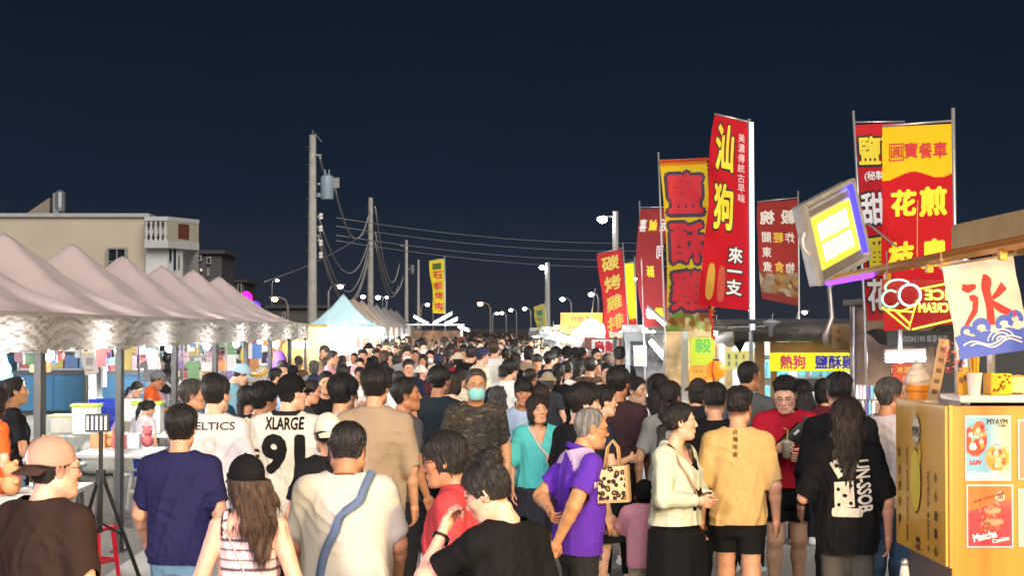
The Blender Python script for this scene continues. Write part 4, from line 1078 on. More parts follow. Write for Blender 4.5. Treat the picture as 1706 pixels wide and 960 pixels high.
# plastic castle toy / pink balloon seen over the tents
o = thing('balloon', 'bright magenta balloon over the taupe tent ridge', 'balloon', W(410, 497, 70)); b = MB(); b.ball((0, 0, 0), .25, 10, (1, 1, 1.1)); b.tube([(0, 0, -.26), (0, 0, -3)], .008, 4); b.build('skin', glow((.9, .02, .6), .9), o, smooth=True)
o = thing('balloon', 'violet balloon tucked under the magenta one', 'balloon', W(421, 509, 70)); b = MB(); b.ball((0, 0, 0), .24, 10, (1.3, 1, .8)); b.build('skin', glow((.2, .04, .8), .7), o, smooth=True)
# low dark wall closing the far end of the street
b = MB(); b.box((5, 420, 1.2), (160, 2, 2.4)); tag(b.build('boundary_wall', mat('far_wall', (.05, .048, .045), .9, noise=.2, nscale=.4)), 'long low dark wall at the far end of the street', 'wall')
# ------------------------------------------------------------------ flags
BLK = mat('ink', (.015, .012, .012), .7); YEL = mat('ink', (.85, .68, .03), .7); RED = mat('ink', (.55, .015, .02), .7); WHI = mat('ink', (.78, .78, .76), .7)
def fabric(cols_name='flag_cloth'):
    key = ('flag', cols_name)
    if key in MC: return MC[key]
    m = translucent(cols_name, (.5, .5, .5), .25, bump=.25, bscale=9); n, l = m.node_tree.nodes, m.node_tree.links
    a = n.new('ShaderNodeAttribute'); a.attribute_name = 'Col'
    for x in n:
        if x.type == 'BSDF_PRINCIPLED': l.new(a.outputs['Color'], x.inputs['Base Color'])
        if x.type == 'BSDF_TRANSLUCENT': l.new(a.outputs['Color'], x.inputs[0])
    MC[key] = m; return m
def food(u, v, seed, base=((.55, .3, .1), (.35, .14, .04), (.2, .4, .06), (.7, .55, .3))):
    r = np.random.default_rng(seed); c = np.zeros((len(u), 3)); best = np.full(len(u), 9.)
    for i in range(60):
        cu, cv, s = r.uniform(u.min(), u.max()), r.uniform(v.min(), v.max()), r.uniform(.02, .06)
        q = np.hypot(u-cu, (v-cv)*r.uniform(.8, 1.3))/s; k = base[r.integers(len(base))]; m = q < best; best[m] = q[m]; c[m] = (np.array(k)*r.uniform(.6, 1.2))
    return c
def flag(label, TL, TR, BL, BR, d, colf, texts=(), pole=None, wave=.03, bulge=0, seed=0, n=(26, 60), pole_r=.012, pole_foot=None, led=False, fringe=None, back=False, amp2=.0, tip=.12):
    p = [W(x, y, d) for x, y in (TL, TR, BL, BR)]
    org = G((TL[0]+BR[0])/2, d); o = thing('flag_banner', label, 'flag', org, 0, 'advertising flags over the food stalls')
    w = ((p[1]-p[0]).length+(p[3]-p[2]).length)/2; h = ((p[2]-p[0]).length+(p[3]-p[1]).length)/2
    r = np.random.default_rng(seed); ph = r.uniform(0, 6, 6)
    def P(s, t):  # s across 0..1, t down 0..1
        q = (p[0]*(1-s)+p[1]*s)*(1-t)+(p[2]*(1-s)+p[3]*s)*t
        fr = (1-s) if pole == 'R' else s if pole == 'L' else .6
        y = wave*(math.sin(5.5*t+ph[0]+1.6*s)+.6*math.sin(11*t+4*s+ph[1])+.35*math.sin(21*t-7*s+ph[4]))*fr*min(1, t*4+.1)
        x = wave*.55*math.sin(6.3*t+ph[2])*fr*min(1, t*3)
        return q+Vector((x+bulge*math.sin(PI*t)*(1-s if pole == 'R' else 1), y, 0))-org
    nx, ny = n; vs = [P(i/nx, j/ny) for i in range(nx+1) for j in range(ny+1)]
    Q = [(i*(ny+1)+j, i*(ny+1)+j+1, (i+1)*(ny+1)+j+1, (i+1)*(ny+1)+j) for i in range(nx) for j in range(ny)]
    u = np.array([(i/nx-.5)*w for i in range(nx+1) for j in range(ny+1)]); v = np.array([(.5-j/ny)*h for i in range(nx+1) for j in range(ny+1)])
    c = link('cloth', npmesh('cloth', np.array([tuple(q) for q in vs]), np.array(Q), colf(u, v, w, h)), o, fabric())
    def place(uu, vv):
        s, t = uu/w+.5, .5-vv/h; s, t = min(1, max(0, s)), min(1, max(0, t)); a = P(s, t); b_ = P(min(1, s+.01), t)-P(max(0, s-.01), t); c_ = P(s, min(1, t+.01))-P(s, max(0, t-.01))
        nn = c_.cross(b_).normalized()
        return a, (nn if nn.y < 0 else -nn)
    for m, its, off in texts: letters([(t_, x*w, y*h, (ww*w if ww else None), hh*h, bo, mi) for t_, x, y, ww, hh, bo, mi in its], place, m, c, 'lettering', .07, off)
    if pole:
        i = 1 if pole == 'R' else 0; a, b_ = p[i]-org, p[i+2]-org; dr = (a-b_).normalized(); ft = Vector(b_) if pole_foot is None else W(pole_foot[0], pole_foot[1], d)-org
        sx_ = .015 if pole == 'R' else -.015; A = a+Vector((sx_, .01, tip)); Bq = Vector((ft.x+sx_, .01, 0)); mb_ = b_+Vector((sx_, .01, 0))
        b = MB(); b.tube([Bq, mb_, A], pole_r, 8); b.tube([A-Vector((0, 0, tip*.8)), (p[1-i]-org)+Vector((0, .01, .01))], pole_r*.6, 6); b.build('pole', metal((.6, .6, .6), .35), o, smooth=True)
        if led:
            b = MB(); b.tube([b_.lerp(a, -.1)+Vector((sx_+.02, -.02, 0)), a+Vector((sx_+.02, -.02, 0))], .022, 8); b.build('light_tube', glow((.82, .93, 1.0), 1.5), o, smooth=True)
    if fringe:
        b = MB(); k = 22
        for i in range(k): b.ball(P(i/(k-1), 0)+Vector((0, -.01, .012)), .014, 4)
        for j in range(46): b.ball(P(1 if fringe == 'R' else 0, j/42 if j < 43 else 1)+Vector((.012, -.02, -.02*(j > 42)*(j-42))), .013, 4)
        b.build('beading', plastic('e8501c'), o, smooth=True)
    return o, c, place, w, h
def solid(c): return lambda u, v, w, h: np.tile(np.array(c), (len(u), 1))
def column(chars, x, y0, y1, hh, ww, bold=.03, mir=False):
    n = len(chars); return [(ch, x, y0+(y1-y0)*i/max(1, n-1), ww, hh, bold, mir) for i, ch in enumerate(chars)]
REDC, YELC = (.50, .012, .022), (.82, .60, .02)
# red corn dog flag with lit pole
def colA(u, v, w, h):
    C = np.tile(np.array((.62, .012, .025)), (len(u), 1)); return C
o, c, pl, w, h = flag('big red corn dog flag with a glowing white pole', (1191, 191), (1246, 204), (1168, 508), (1248, 518), 19, colA,
     [(BLK, column('汕狗', -.12, .34, .03, .235, .46, .07), .004), (YEL, column('汕狗', -.12, .34, .03, .23, .44, .035), .009),
      (BLK, column('來一支', .2, -.215, -.385, .085, .33, .08), .004), (WHI, column('來一支', .2, -.215, -.385, .08, .30, .03), .009),
      (mat('ink', (.8, .5, .5), .7), column('美濃傳統古早味', .32, .41, .09, .045, .17, .02), .007)], 'R', .06, bulge=-.035, seed=3, led=True, pole_foot=(1252, 600), pole_r=.02, tip=.04)
def on_cloth(c, pl, name, shape, m, off=.012):
    b = MB(); vs = []; fs = []; N = 20
    for cx, cy, rx, ry in shape:
        base = len(vs); p0, n0 = pl(cx, cy); vs.append(p0+n0*(off+.006))
        for i in range(N):
            q = 2*PI*i/N; sx_, sy_ = math.cos(q), math.sin(q); e = 3.0
            k = (abs(sx_)**e+abs(sy_)**e)**(-1/e); p_, n_ = pl(cx+rx*sx_*k, cy+ry*sy_*k); vs.append(p_+n_*off)
        fs += [(base, base+1+i, base+1+(i+1) % N) for i in range(N)]
    b.add(vs, fs); return b.build(name, m, c)
on_cloth(c, pl, 'corn_dog_print', [(-.3*w, -.37*h, .085*w, .095*h)], mat('ink', (.62, .33, .05), .6))
on_cloth(c, pl, 'sausage_print', [(-.07*w, -.375*h, .085*w, .095*h)], mat('ink', (.5, .07, .04), .6))
b = MB()
for k in range(12): b.ball(W(1183+k*.6, 518+k*4.2, 19)-o.location, .016, 4)
b.build('hanging_beads', plastic('d82018'), o, smooth=True)
# yellow salt crisp chicken flag
def colB(u, v, w, h):
    C = np.tile(np.array((.85, .62, .02)), (len(u), 1)); m = v < -.37*h+.02*np.sin(u*14); C[m] = food(u[m], v[m], 4); m = v > .47*h; C[m] = (.75, .2, .02); return C
flag('yellow flag with three huge red outlined characters and orange beads', (1099, 270), (1178, 266), (1110, 550), (1184, 553), 21, colB,
     [(mat('ink', (.06, .03, .07), .7), [(t_, -.02, y_, .78, .235, .09, False) for t_, y_ in (('鹽', .31), ('酥', .02), ('雞', -.265))], .004), (mat('ink', (.62, .02, .03), .7), [(t_, -.02, y_, .72, .22, .04, False) for t_, y_ in (('鹽', .31), ('酥', .02), ('雞', -.265))], .010)],
     'L', .04, bulge=.04, seed=5, fringe='R', pole_foot=(1112, 600))
def colC(u, v, w, h): return np.tile(np.array((.30, .035, .04)), (len(u), 1))
flag('dull red flag with mirrored characters half hidden behind the orange beaded yellow flag', (1067, 348), (1115, 346), (1074, 548), (1122, 552), 26, colC,
     [(YEL, column('鹹酥', 0, .36, -.02, .09, .26, .03, True)+column('雞', .1, -.36, -.36, .09, .26, .03, True), .006), (WHI, column('喜', -.34, .36, .36, .1, .24, .03, True)+column('條', -.24, -.37, -.37, .09, .24, .03, True)+column('起司', .36, .36, .14, .1, .24, .03, True), .006)], 'L', .04, bulge=-.09, seed=6, pole_foot=(1080, 600))
flag('red flag reading charcoal grilled chicken cutlet, with yellow characters in one column', (994, 424), (1036, 415), (1010, 566), (1046, 546), 32, solid((.48, .03, .035)),
     [(mat('ink', (.75, .62, .12), .7), column('碳烤雞排', 0, .36, -.36, .17, .66, .03), .006)], 'R', .03, 0, 7, pole_foot=(1048, 600))
flag('narrow plain yellow flag tucked behind the charcoal chicken flag', (1041, 440), (1056, 438), (1048, 548), (1060, 545), 34, lambda u, v, w, h: np.where((v < -.36*h)[:, None], np.array((.6, .05, .03)), np.array((.85, .7, .02))), [], 'R', .03, 0, 8, pole_foot=(1061, 600))
def colF(u, v, w, h):
    C = np.tile(np.array((.32, .035, .03)), (len(u), 1)); m = v < -.2*h+.03*np.sin(u*12); C[m] = food(u[m], v[m], 9, ((.45, .25, .1), (.3, .12, .05), (.5, .4, .3)))*.7; m = v < -.43*h; C[m] = (.2, .03, .03); return C
flag('dull red snack flag with mirrored writing and a food picture at the bottom', (1262, 337), (1328, 332), (1271, 498), (1330, 510), 25, colF,
     [(mat('ink', (.7, .66, .62), .7), column('毅', .27, .34, .34, .13, .33, .04, True)+column('椀', -.24, .34, .34, .13, .33, .04, True)+column('關東煮', -.28, .14, -.16, .1, .22, .02, True)+column('炸物', .3, .14, -.15, .1, .22, .02, True), .006),
      (mat('ink', (.7, .45, .05), .7), column('輕食', .02, .14, -.15, .1, .24, .02, True), .006)], 'R', .03, bulge=-.04, seed=10, pole_foot=(1332, 600))
flag('red flag partly hidden behind the red and yellow food cart flag', (1425, 208), (1508, 204), (1445, 534), (1520, 534), 15, solid((.55, .02, .03)),
     [(BLK, [('鹽酥', .0, .365, .96, .15, .07, False)], .004), (YEL, [('鹽酥', .0, .365, .92, .14, .03, False)], .009), (WHI, [('(秘製醃料)', .05, .235, .85, .05, .02, False)], .009),
      (BLK, [('甜不', .0, .07, .98, .165, .07, False), ('花枝', .02, -.37, .98, .165, .07, False)], .004), (WHI, [('甜不', .0, .07, .94, .155, .03, False), ('花枝', .02, -.37, .94, .155, .03, False)], .009),
      (BLK, [('番薯', .02, -.15, .98, .16, .07, False)], .0045), (YEL, [('番薯', .02, -.15, .94, .15, .03, False)], .0092)], 'L', .03, 0, 11, pole_foot=(1450, 620))
def colH(u, v, w, h):
    C = np.tile(np.array((.52, .012, .02)), (len(u), 1)); m = v > (.255*h+.018*h*np.sin(u/w*8+2.2)); C[m] = (.84, .55, .015); return C
o, c, pl, w, h = flag('large food cart flag with a yellow top and red lower half', (1470, 212), (1585, 206), (1470, 552), (1590, 540), 13.5, colH,
     [(mat('ink', (.45, .012, .02), .7), [('圓', -.30, .375, .16, .055, .012, False), ('寶', -.09, .38, .19, .075, .02, False), ('餐', .12, .375, .18, .075, .02, False), ('車', .33, .375, .19, .075, .025, False)], .007),
      (mat('ink', (.85, .62, .02), .7), [('煎', .22, .12, .36, .135, .05, False), ('鳥', .24, -.14, .36, .135, .05, False), ('花', -.2, .12, .33, .12, .05, False), ('枝', -.22, -.14, .34, .13, .05, False)], .007),
      (mat('ink', (.7, .3, .05), .7), [('|', 0, -.02, .012, .3, .0, False)], .006)], 'R', .025, 0, 12, pole_foot=(1592, 640), pole_r=.016, n=(46, 170))
b = MB()
for (x_, y_, ww, hh) in ((-.30, .415, .21, .006), (-.30, .335, .21, .006), (-.40, .375, .012, .08), (-.20, .375, .012, .08)):
    vs = []
    for a_, e_ in ((-1, -1), (1, -1), (1, 1), (-1, 1)):
        p_, n_ = pl((x_+a_*ww/2)*w, (y_+e_*hh/2)*h); vs.append(p_+n_*.008)
    b.add(vs, [(0, 1, 2, 3)])
b.build('seal_frame', mat('ink', (.45, .012, .02), .7), c)
flag('tall yellow flag reading stone slab barbecue, standing alone on the left side', (715, 435), (740, 432), (722, 522), (741, 523), 70, lambda u, v, w, h: np.where(((v > .33*h) & (v < .44*h) & (np.abs(u) < .3*w))[:, None], np.array((.12, .15, .05)), np.array((.85, .68, .03))),
     [(mat('ink', (.6, .03, .06), .7), column('石板烤肉', .02, .22, -.36, .13, .62, .03), .012)], 'R', .07, 0, 14, pole_foot=(742, 560), pole_r=.03)
flag('small leaning yellow flag beside the thick pale lamp post', (889, 512), (907, 507), (895, 552), (910, 548), 90, lambda u, v, w, h: np.where(((np.abs(v-.2*h) < .12*h) & (np.abs(u) < .3*w))[:, None], np.array((.15, .3, .25)), np.array((.7, .6, .1))),
     [(mat('ink', (.2, .35, .3), .7), column('海鮮', 0, -.05, -.3, .18, .5, .02), .012)], 'R', .06, 0, 15, pole_foot=(911, 580), pole_r=.03)

# ------------------------------------------------------------------ food stalls on the right
WOOD = mat('wood', (.30, .17, .08), .6, noise=.25, nscale=6, stretch=(1, 1, 8)); DKM = mat('dark_paint', (.035, .034, .034), .65, noise=.2, nscale=6); STEEL = metal((.5, .5, .52), .3)
def tube_lamp(a, c, label, es=60, col=(.95, .98, 1.0), r=.018):
    a, c = Vector(a), Vector(c); o = thing('tube_lamp', label, 'lamp', a, 0, 'fluorescent tubes of the stalls')
    d_ = c-a; b = MB(); b.tube([d_*.02, d_*.98], r, 6); b.build('tube', glow(col, es), o)
    b = MB(); b.tube([Vector((0, 0, r*2)), d_+Vector((0, 0, r*2))], r*.9, 5); b.tube([(0, 0, 0), d_*.02], r*1.1, 6); b.tube([d_*.98, d_], r*1.1, 6); b.build('fitting', plastic('e8e8e8'), o)
def sign(name, label, px0, px1, y0, y1, d, colr, texts, lit=None, cat='sign', thick=.06, frame_=None, rot=0, mir=False):
    a, c = W(px0, y0, d), W(px1, y1, d); cx, cz = (a.x+c.x)/2, (a.z+c.z)/2; w, h = c.x-a.x, a.z-c.z
    o = thing(name, label, cat, (cx, a.y, cz), rot)
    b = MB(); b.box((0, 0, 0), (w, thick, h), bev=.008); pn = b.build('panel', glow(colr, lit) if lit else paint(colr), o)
    if frame_:
        b = MB()
        for s_ in (-1, 1): b.box((s_*w/2, 0, 0), (.03, thick+.02, h+.03)); b.box((0, 0, s_*h/2), (w-.03, thick+.02, .03))
        b.build('frame', frame_, o)
    pl = flat_place((0, -thick/2, 0), (1, 0, 0), (0, 0, 1))
    for m, its in texts: letters([(t_, x*w, y*h, (ww*w if ww else None), hh*h, bo, mi, *rest) for t_, x, y, ww, hh, bo, mi, *rest in its], pl, m, pn, 'lettering', None, .005)
    return o, pn, pl, w, h
# hot dog stall
SY = 20.0
def PX(px, d): return W(px, HOR, d).x
st = thing('food_stall', 'dark roofed hot dog stall with rolled awning and wooden post', 'stall', (PX(1340, SY), SY, 0))
xl, xr = PX(1262, SY)-st.location.x, PX(1478, SY)-st.location.x; zr = W(0, 545, SY).z
b = MB()
b.box(((xl+xr)/2, 1.0, zr+.05), (xr-xl+.5, 2.4, .08)); b.box(((xl+xr)/2, -.16, zr-.07), (xr-xl+.5, .06, .12)); b.build('roof', DKM, st)
b = MB(); b.tube([(xl-.3, -.3, zr-.1), (xl+.5, -.28, zr-.06), (xl+1.0, -.3, zr-.12), (xr, -.28, zr-.09)], [.07, .10, .08, .075], 12); b.build('rolled_awning', mat('awning', (.09, .075, .06), .6, noise=.4, nscale=7, bump=.5, bscale=20), st, smooth=True)
b = MB(); b.box((xl+.03, 0, zr/2), (.10, .10, zr)); b.box((xl+.19, .02, zr/2), (.06, .06, zr)); b.build('post', WOOD, st)
b = MB(); b.box((xr, 0, zr/2), (.06, .06, zr)); b.build('post', STEEL, st)
b = MB(); b.box(((xl+xr)/2+.1, .0, W(0, 580, SY).z), (xr-xl-.1, .08, .13)); b.box(((xl+xr)/2+.1, -.005, W(0, 566, SY).z), (xr-xl-.2, .05, .05)); b.build('beam', WOOD, st)
b = MB(); b.box(((xl+xr)/2, .4, .5), (xr-xl, .7, 1.0), bev=.02); b.build('counter', STEEL, st)
b = MB(); b.box(((xl+xr)/2, 1.9, 1.1), (xr-xl, .05, 2.0)); b.build('back_panel', paint((.75, .78, .78)), st)
b = MB(); rr_ = random.Random(4)
for i in range(26): b.box((xl+.2+rr_.random()*(xr-xl-.4), 1.8, 1.25+.28*(i % 3)), (.09, .07, .16+.08*rr_.random()), bev=.01)
b.build('bottle_row', mat('bottles', (.15, .45, .5), .3, noise=.5, nscale=3), st)
b = MB()
for k in range(3): b.box(((xl+xr)/2, 1.78, 1.15+.28*k), (xr-xl-.3, .2, .02))
b.build('shelf', STEEL, st)
tube_lamp((st.location.x+xl+.2, SY+.5, 1.98), (st.location.x+xr-.3, SY+.5, 1.98), 'fluorescent tube under the hot dog stall roof', 40)
sign('shop_sign', 'lit yellow sign reading hot dog and salt crisp chicken', 1283, 1440, 588, 619, SY-.2, (.88, .80, .02),
     [(mat('ink', (.72, .02, .12), .6), [('熱狗', -.27, 0, .26, .7, .032, False)]), (mat('ink', (.03, .03, .55), .6), [('鹽酥雞', .18, 0, .42, .7, .03, False)])], lit=.55, thick=.1)
# long beam / tarpaulin line above it
sign('hanging_board', 'brown translucent board with faint columns of writing above the hot dog sign', 1385, 1455, 540, 583, SY-1.2, (.22, .14, .05), [(mat('ink', (.3, .07, .03), .7), column('無骨', -.33, .25, -.1, .16, .08, .02)+column('椒鹽', 0, .25, -.1, .16, .08, .02)+column('起司', .33, .25, -.1, .16, .08, .02))], thick=.01)
sign('dark_signboard', 'long dark signboard with pale mirrored phone number behind the neon sign', 1478, 1592, 552, 577, 17, (.035, .037, .04), [(mat('ink', (.35, .36, .36), .7), [('夜市餐車 0913405061', .02, 0, .72, .5, .02, True)])])
tube_lamp(W(1474, 599, 16), W(1542, 597, 16), 'short fluorescent tube under the dark signboard', 45, r=.03)
# black pennant triangles, torn tarps
b = MB(); p0, p1_, p2_ = W(1222, 570, 18.4), W(1244, 566, 18.4), W(1233, 588, 18.4); b.add([p0, p1_, p2_, p0+Vector((0, .02, 0)), p1_+Vector((0, .02, 0)), p2_+Vector((0, .02, 0))], [(0, 1, 2), (5, 4, 3), (0, 3, 4, 1), (1, 4, 5, 2), (2, 5, 3, 0)]); tag(b.build('pennant', cloth('0c0c0e')), 'small black pennant hanging left of the lit flag pole', 'pennant')
def tarp(label, quad, d, col, seed, dd=.35):
    n = 22; r = np.random.default_rng(seed).uniform(0, 6, 4); vs = []; P4 = [W(x, y, d) for x, y in quad]; P4[2] += Vector((0, dd, 0)); P4[3] += Vector((0, dd, 0))
    for i in range(n+1):
        for j in range(n+1):
            s, t = i/n, j/n; q = (P4[0]*(1-s)+P4[1]*s)*(1-t)+(P4[3]*(1-s)+P4[2]*s)*t
            q = q+Vector((0, .03*math.sin(9*s+5*t+r[0]), .035*math.sin(7*s+r[1]+3*t)+.02*math.sin(19*s+9*t+r[2])-.12*(1-(2*s-1)**2)*t*(1-t)*2)); vs.append(q)
    b = MB(); b.add(vs, [(i*(n+1)+j, (i+1)*(n+1)+j, (i+1)*(n+1)+j+1, i*(n+1)+j+1) for i in range(n) for j in range(n)])
    tag(b.build('tarpaulin', translucent('tarp', col, .3, .6, .3, 9), smooth=True), label, 'tarpaulin')
tarp('pale grey tarpaulin bunched under the lit flag pole', [(1195, 552), (1252, 550), (1250, 568), (1198, 572)], 20.5, (.45, .46, .46), 1)
tarp('black plastic sheet sagging over the hot dog sign', [(1420, 580), (1472, 578), (1466, 596), (1430, 590)], 18.6, (.05, .052, .055), 2, .2)
tarp('dark grey tarpaulin along the stall roofs behind the food cart flag', [(1440, 556), (1600, 545), (1600, 590), (1440, 584)], 18.0, (.10, .105, .10), 3, .6)
# rail with a round lamp on top
b = MB(); q0, q1 = W(1195, 532, 19.2), W(1326, 541, 19.2); 
o = thing('roof_rack', 'dark roof rail with a small lamp above the hot dog stall', 'rail', q0); b.box(((q1-q0)/2), ((q1-q0).length, .5, .05)); b.box((q1-q0)/2+Vector((0, 0, -.09)), ((q1-q0).length, .4, .03)); b.build('rail', DKM, o)
b = MB(); k = W(1284, 536, 19)-q0; b.lathe([(.02, -.16), (.03, -.06), (.1, -.02), (.11, .0), (.02, .03)], k, 14); b.build('lamp', mat('lamp_cap', (.3, .3, .32), .3), o, smooth=True)
# 毅 stall
s2 = thing('food_stall', 'snack stall with white posts and a yellow green sign next to the hot dog stall', 'stall', (PX(1175, 22), 22, 0))
zr2 = W(0, 552, 22).z
posts(s2, paint((.55, .62, .60)), [(PX(px, 22)-s2.location.x, 0, zr2) for px in (1141, 1203)]); b = MB(); b.box((.35, 1, zr2+.03), (1.7, 2.3, .06)); b.build('roof', DKM, s2)
b = MB(); b.box((.2, .35, .5), (1.1, .6, 1.0), bev=.02); b.build('counter', paint((.45, .33, .15)), s2)
b = MB(); b.box((.35, 2.0, 1.1), (1.3, .05, 2.0)); b.build('back_panel', mat('menu', (.62, .45, .25), .6, noise=.75, nscale=4.5), s2)
sign('shop_sign', 'glowing yellow green sign with one large green character', 1150, 1190, 563, 609, 21.8, (.70, .80, .05), [(mat('ink', (.04, .30, .04), .6), [('毅', .02, .22, .66, .5, .02, False)])], lit=.32)
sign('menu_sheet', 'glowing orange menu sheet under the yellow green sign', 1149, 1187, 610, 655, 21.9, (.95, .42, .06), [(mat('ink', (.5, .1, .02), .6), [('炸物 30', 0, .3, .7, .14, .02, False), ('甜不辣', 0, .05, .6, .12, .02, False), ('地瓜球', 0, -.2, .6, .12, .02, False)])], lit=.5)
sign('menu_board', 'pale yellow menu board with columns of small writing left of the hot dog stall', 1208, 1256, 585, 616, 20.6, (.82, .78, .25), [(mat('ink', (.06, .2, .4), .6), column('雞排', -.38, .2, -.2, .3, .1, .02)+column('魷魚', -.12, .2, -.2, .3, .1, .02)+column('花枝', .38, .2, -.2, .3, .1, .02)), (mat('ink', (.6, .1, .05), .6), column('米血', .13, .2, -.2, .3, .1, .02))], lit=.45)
o = thing('paper_lantern', 'orange paper lantern with a red beaded seam hanging by the green sign', 'lantern', W(1193, 617, 21))
b = MB(); b.ball((0, 0, 0), .12, 12, (1, 1, .95)); b.build('shade', glow((1.0, .34, .03), .5), o, smooth=True); b = MB(); b.tube([(0, 0, .11), (0, 0, .3)], .006, 5); b.tube([(0, 0, .09), (0, 0, .13)], .04, 8); b.build('cap', plastic('301008'), o)
b = MB()
for k in range(11): q = -1.2+k*.24; b.ball((-.05*math.cos(q)-.01, -.11*math.cos(q), .115*math.sin(q)), .013, 4)
b.build('bead', plastic('f03020'), o)
# stall with the sloping tube lamps
s3 = thing('food_stall', 'white framed stall with sloping tube lamps and a menu on its side', 'stall', (PX(1095, 28), 28, 0)); zz = W(0, 562, 28).z
posts(s3, paint((.3, .34, .34)), [(PX(px, 28)-s3.location.x, y, zz) for px in (1046, 1139) for y in (0, 2.5)]); b = MB(); b.box((0, 1.2, zz+.04), (1.1, 2.8, .07)); b.box((0, -.2, zz), (1.05, .05, .12)); b.build('roof', paint((.10, .12, .125)), s3)
b = MB(); b.box((0, .4, .5), (.85, .7, 1.0), bev=.02); b.build('counter', STEEL, s3); b = MB(); b.box((.1, 2.4, 1.1), (.9, .05, 2.0)); b.build('back_panel', mat('menu', (.42, .42, .45), .6, noise=.8, nscale=5), s3)
tube_lamp(W(1086, 570, 27.5), W(1109, 597, 25), 'right sloping tube lamp of the white framed stall', 75, r=.045); tube_lamp(W(1092, 567, 27.5), W(1117, 592, 25), 'second sloping tube lamp close beside the right one', 25, r=.02)
tube_lamp(W(1080, 517, 24), W(1110, 543, 22.5), 'white tube lamp slanting beneath the yellow flag', 14, r=.022)
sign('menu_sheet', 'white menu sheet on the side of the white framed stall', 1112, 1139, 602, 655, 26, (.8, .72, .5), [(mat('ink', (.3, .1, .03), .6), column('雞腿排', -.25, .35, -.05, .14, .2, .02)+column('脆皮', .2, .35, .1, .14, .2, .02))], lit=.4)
sign('picture_frame', 'small framed photo of fried food with pale frame', 1058, 1075, 578, 608, 27, (.5, .22, .06), [], frame_=paint((.8, .8, .8)), cat='picture')
# farther right stalls
def back_stall(label, px0, px1, d, yroof, col, inner, les):
    s = thing('food_stall', label, 'stall', (PX((px0+px1)/2, d), d, 0)); w = PX(px1, d)-PX(px0, d); z = W(0, yroof, d).z
    posts(s, paint((.5, .5, .5)), [(q*w/2, y, z) for q in (-1, 1) for y in (0, 2.4)]); b = MB(); b.box((0, 1.2, z), (w+.3, 3, .08)); b.box((0, -.32, z-.1), (w+.3, .04, .22)); b.build('roof', paint(col), s)
    b = MB(); b.box((0, .4, .5), (w-.1, .7, 1.0), bev=.02); b.build('counter', STEEL, s); b = MB(); b.box((0, 2.4, 1.1), (w, .05, 2.1)); b.build('back_panel', paint(inner), s)
    tube_lamp((s.location.x-w/2+.1, d+.4, z-.25), (s.location.x+w/2-.1, d+.4, z-.25), 'tube lamp of the '+label.split(',')[0], les, r=.03)
back_stall('stall with red on white banner at its front, behind the charcoal chicken flag', 985, 1050, 36, 566, (.25, .1, .08), (.7, .55, .4), 40)
back_stall('orange signed stall with a bright grill lamp', 930, 1000, 45, 553, (.4, .16, .04), (.7, .6, .45), 40)
back_stall('small far stall behind the thick pale lamp post', 905, 935, 64, 552, (.2, .25, .3), (.6, .6, .6), 40)
back_stall('tiny far stall at the end of the right row', 885, 905, 92, 553, (.3, .3, .3), (.6, .6, .6), 40)
sign('shop_sign', 'orange backlit signboard with faint dark writing', 934, 1004, 521, 558, 44.5, (1.0, .30, .05), [(mat('ink', (.1, .03, .01), .7), [('炸雞·酥', 0, .2, .5, .25, .03, False), ('現點現做', -.05, -.2, .7, .2, .02, False)])], lit=.45)
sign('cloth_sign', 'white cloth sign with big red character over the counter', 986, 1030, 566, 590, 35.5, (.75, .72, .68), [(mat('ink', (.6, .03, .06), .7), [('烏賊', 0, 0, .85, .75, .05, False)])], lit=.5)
sign('shop_sign', 'small yellow and red sign on the roof edge behind the charcoal flag', 1016, 1048, 545, 562, 33, (.9, .7, .03), [(mat('ink', (.6, .03, .03), .7), [('香酥', 0, 0, .7, .7, .04, False)])], lit=.5)
o = thing('grill_lamp', 'blazing orange white work lamp at the orange signboard', 'lamp', W(985, 543, 43)); b = MB(); b.ball((0, 0, 0), .16, 8, (1.3, 1, 1)); b.ball((-.35, 0, -.2), .11, 6); b.ball((-.22, 0, -.12), .08, 6); b.build('bulb', glow((1.0, .72, .36), 160), o, smooth=True); b = MB(); b.tube([(-.4, .05, -.12), (0, .05, .2), (.1, .05, .9)], .015, 5); b.build('cable', DKM, o)
tube_lamp(W(918, 556, 46), W(966, 574, 40), 'long white tube lamp along the orange signed stall', 75, r=.05)
tube_lamp(W(955, 561, 44), W(972, 570, 41), 'short white tube lamp at the orange signed stall', 75, r=.05)
# lamps under the tall yellow flag on the left side
for a_, c_, lb in (((690, 528), (714, 541), 'left arm'), ((722, 540), (753, 523), 'upper right arm'), ((741, 542), (762, 532), 'lower right arm'), ((764, 545), (782, 552), 'drooping far right arm')):
    tube_lamp(W(*a_, 68), W(*c_, 67), 'crossed white tube lamps under the tall yellow flag, '+lb, 9, r=.035)
r = thing('food_stall', 'brightly lit stall below the crossed tube lamps', 'stall', (PX(725, 68), 68, 0)); posts(r, paint((.5, .5, .5)), [(x, y, 2.2) for x in (-1, 1) for y in (0, 2)], .04); b = MB(); b.box((0, 1, 2.22), (2.2, 2.3, .06)); b.build('roof', paint((.5, .5, .5)), r); b = MB(); b.box((0, .4, .5), (2, .7, 1), bev=.02); b.build('counter', paint((.7, .6, .45)), r); b = MB(); b.box((0, 2, 1.15), (2, .05, 1.7)); b.build('back_panel', mat('menu', (.55, .34, .22), .6, noise=.8, nscale=3), r)

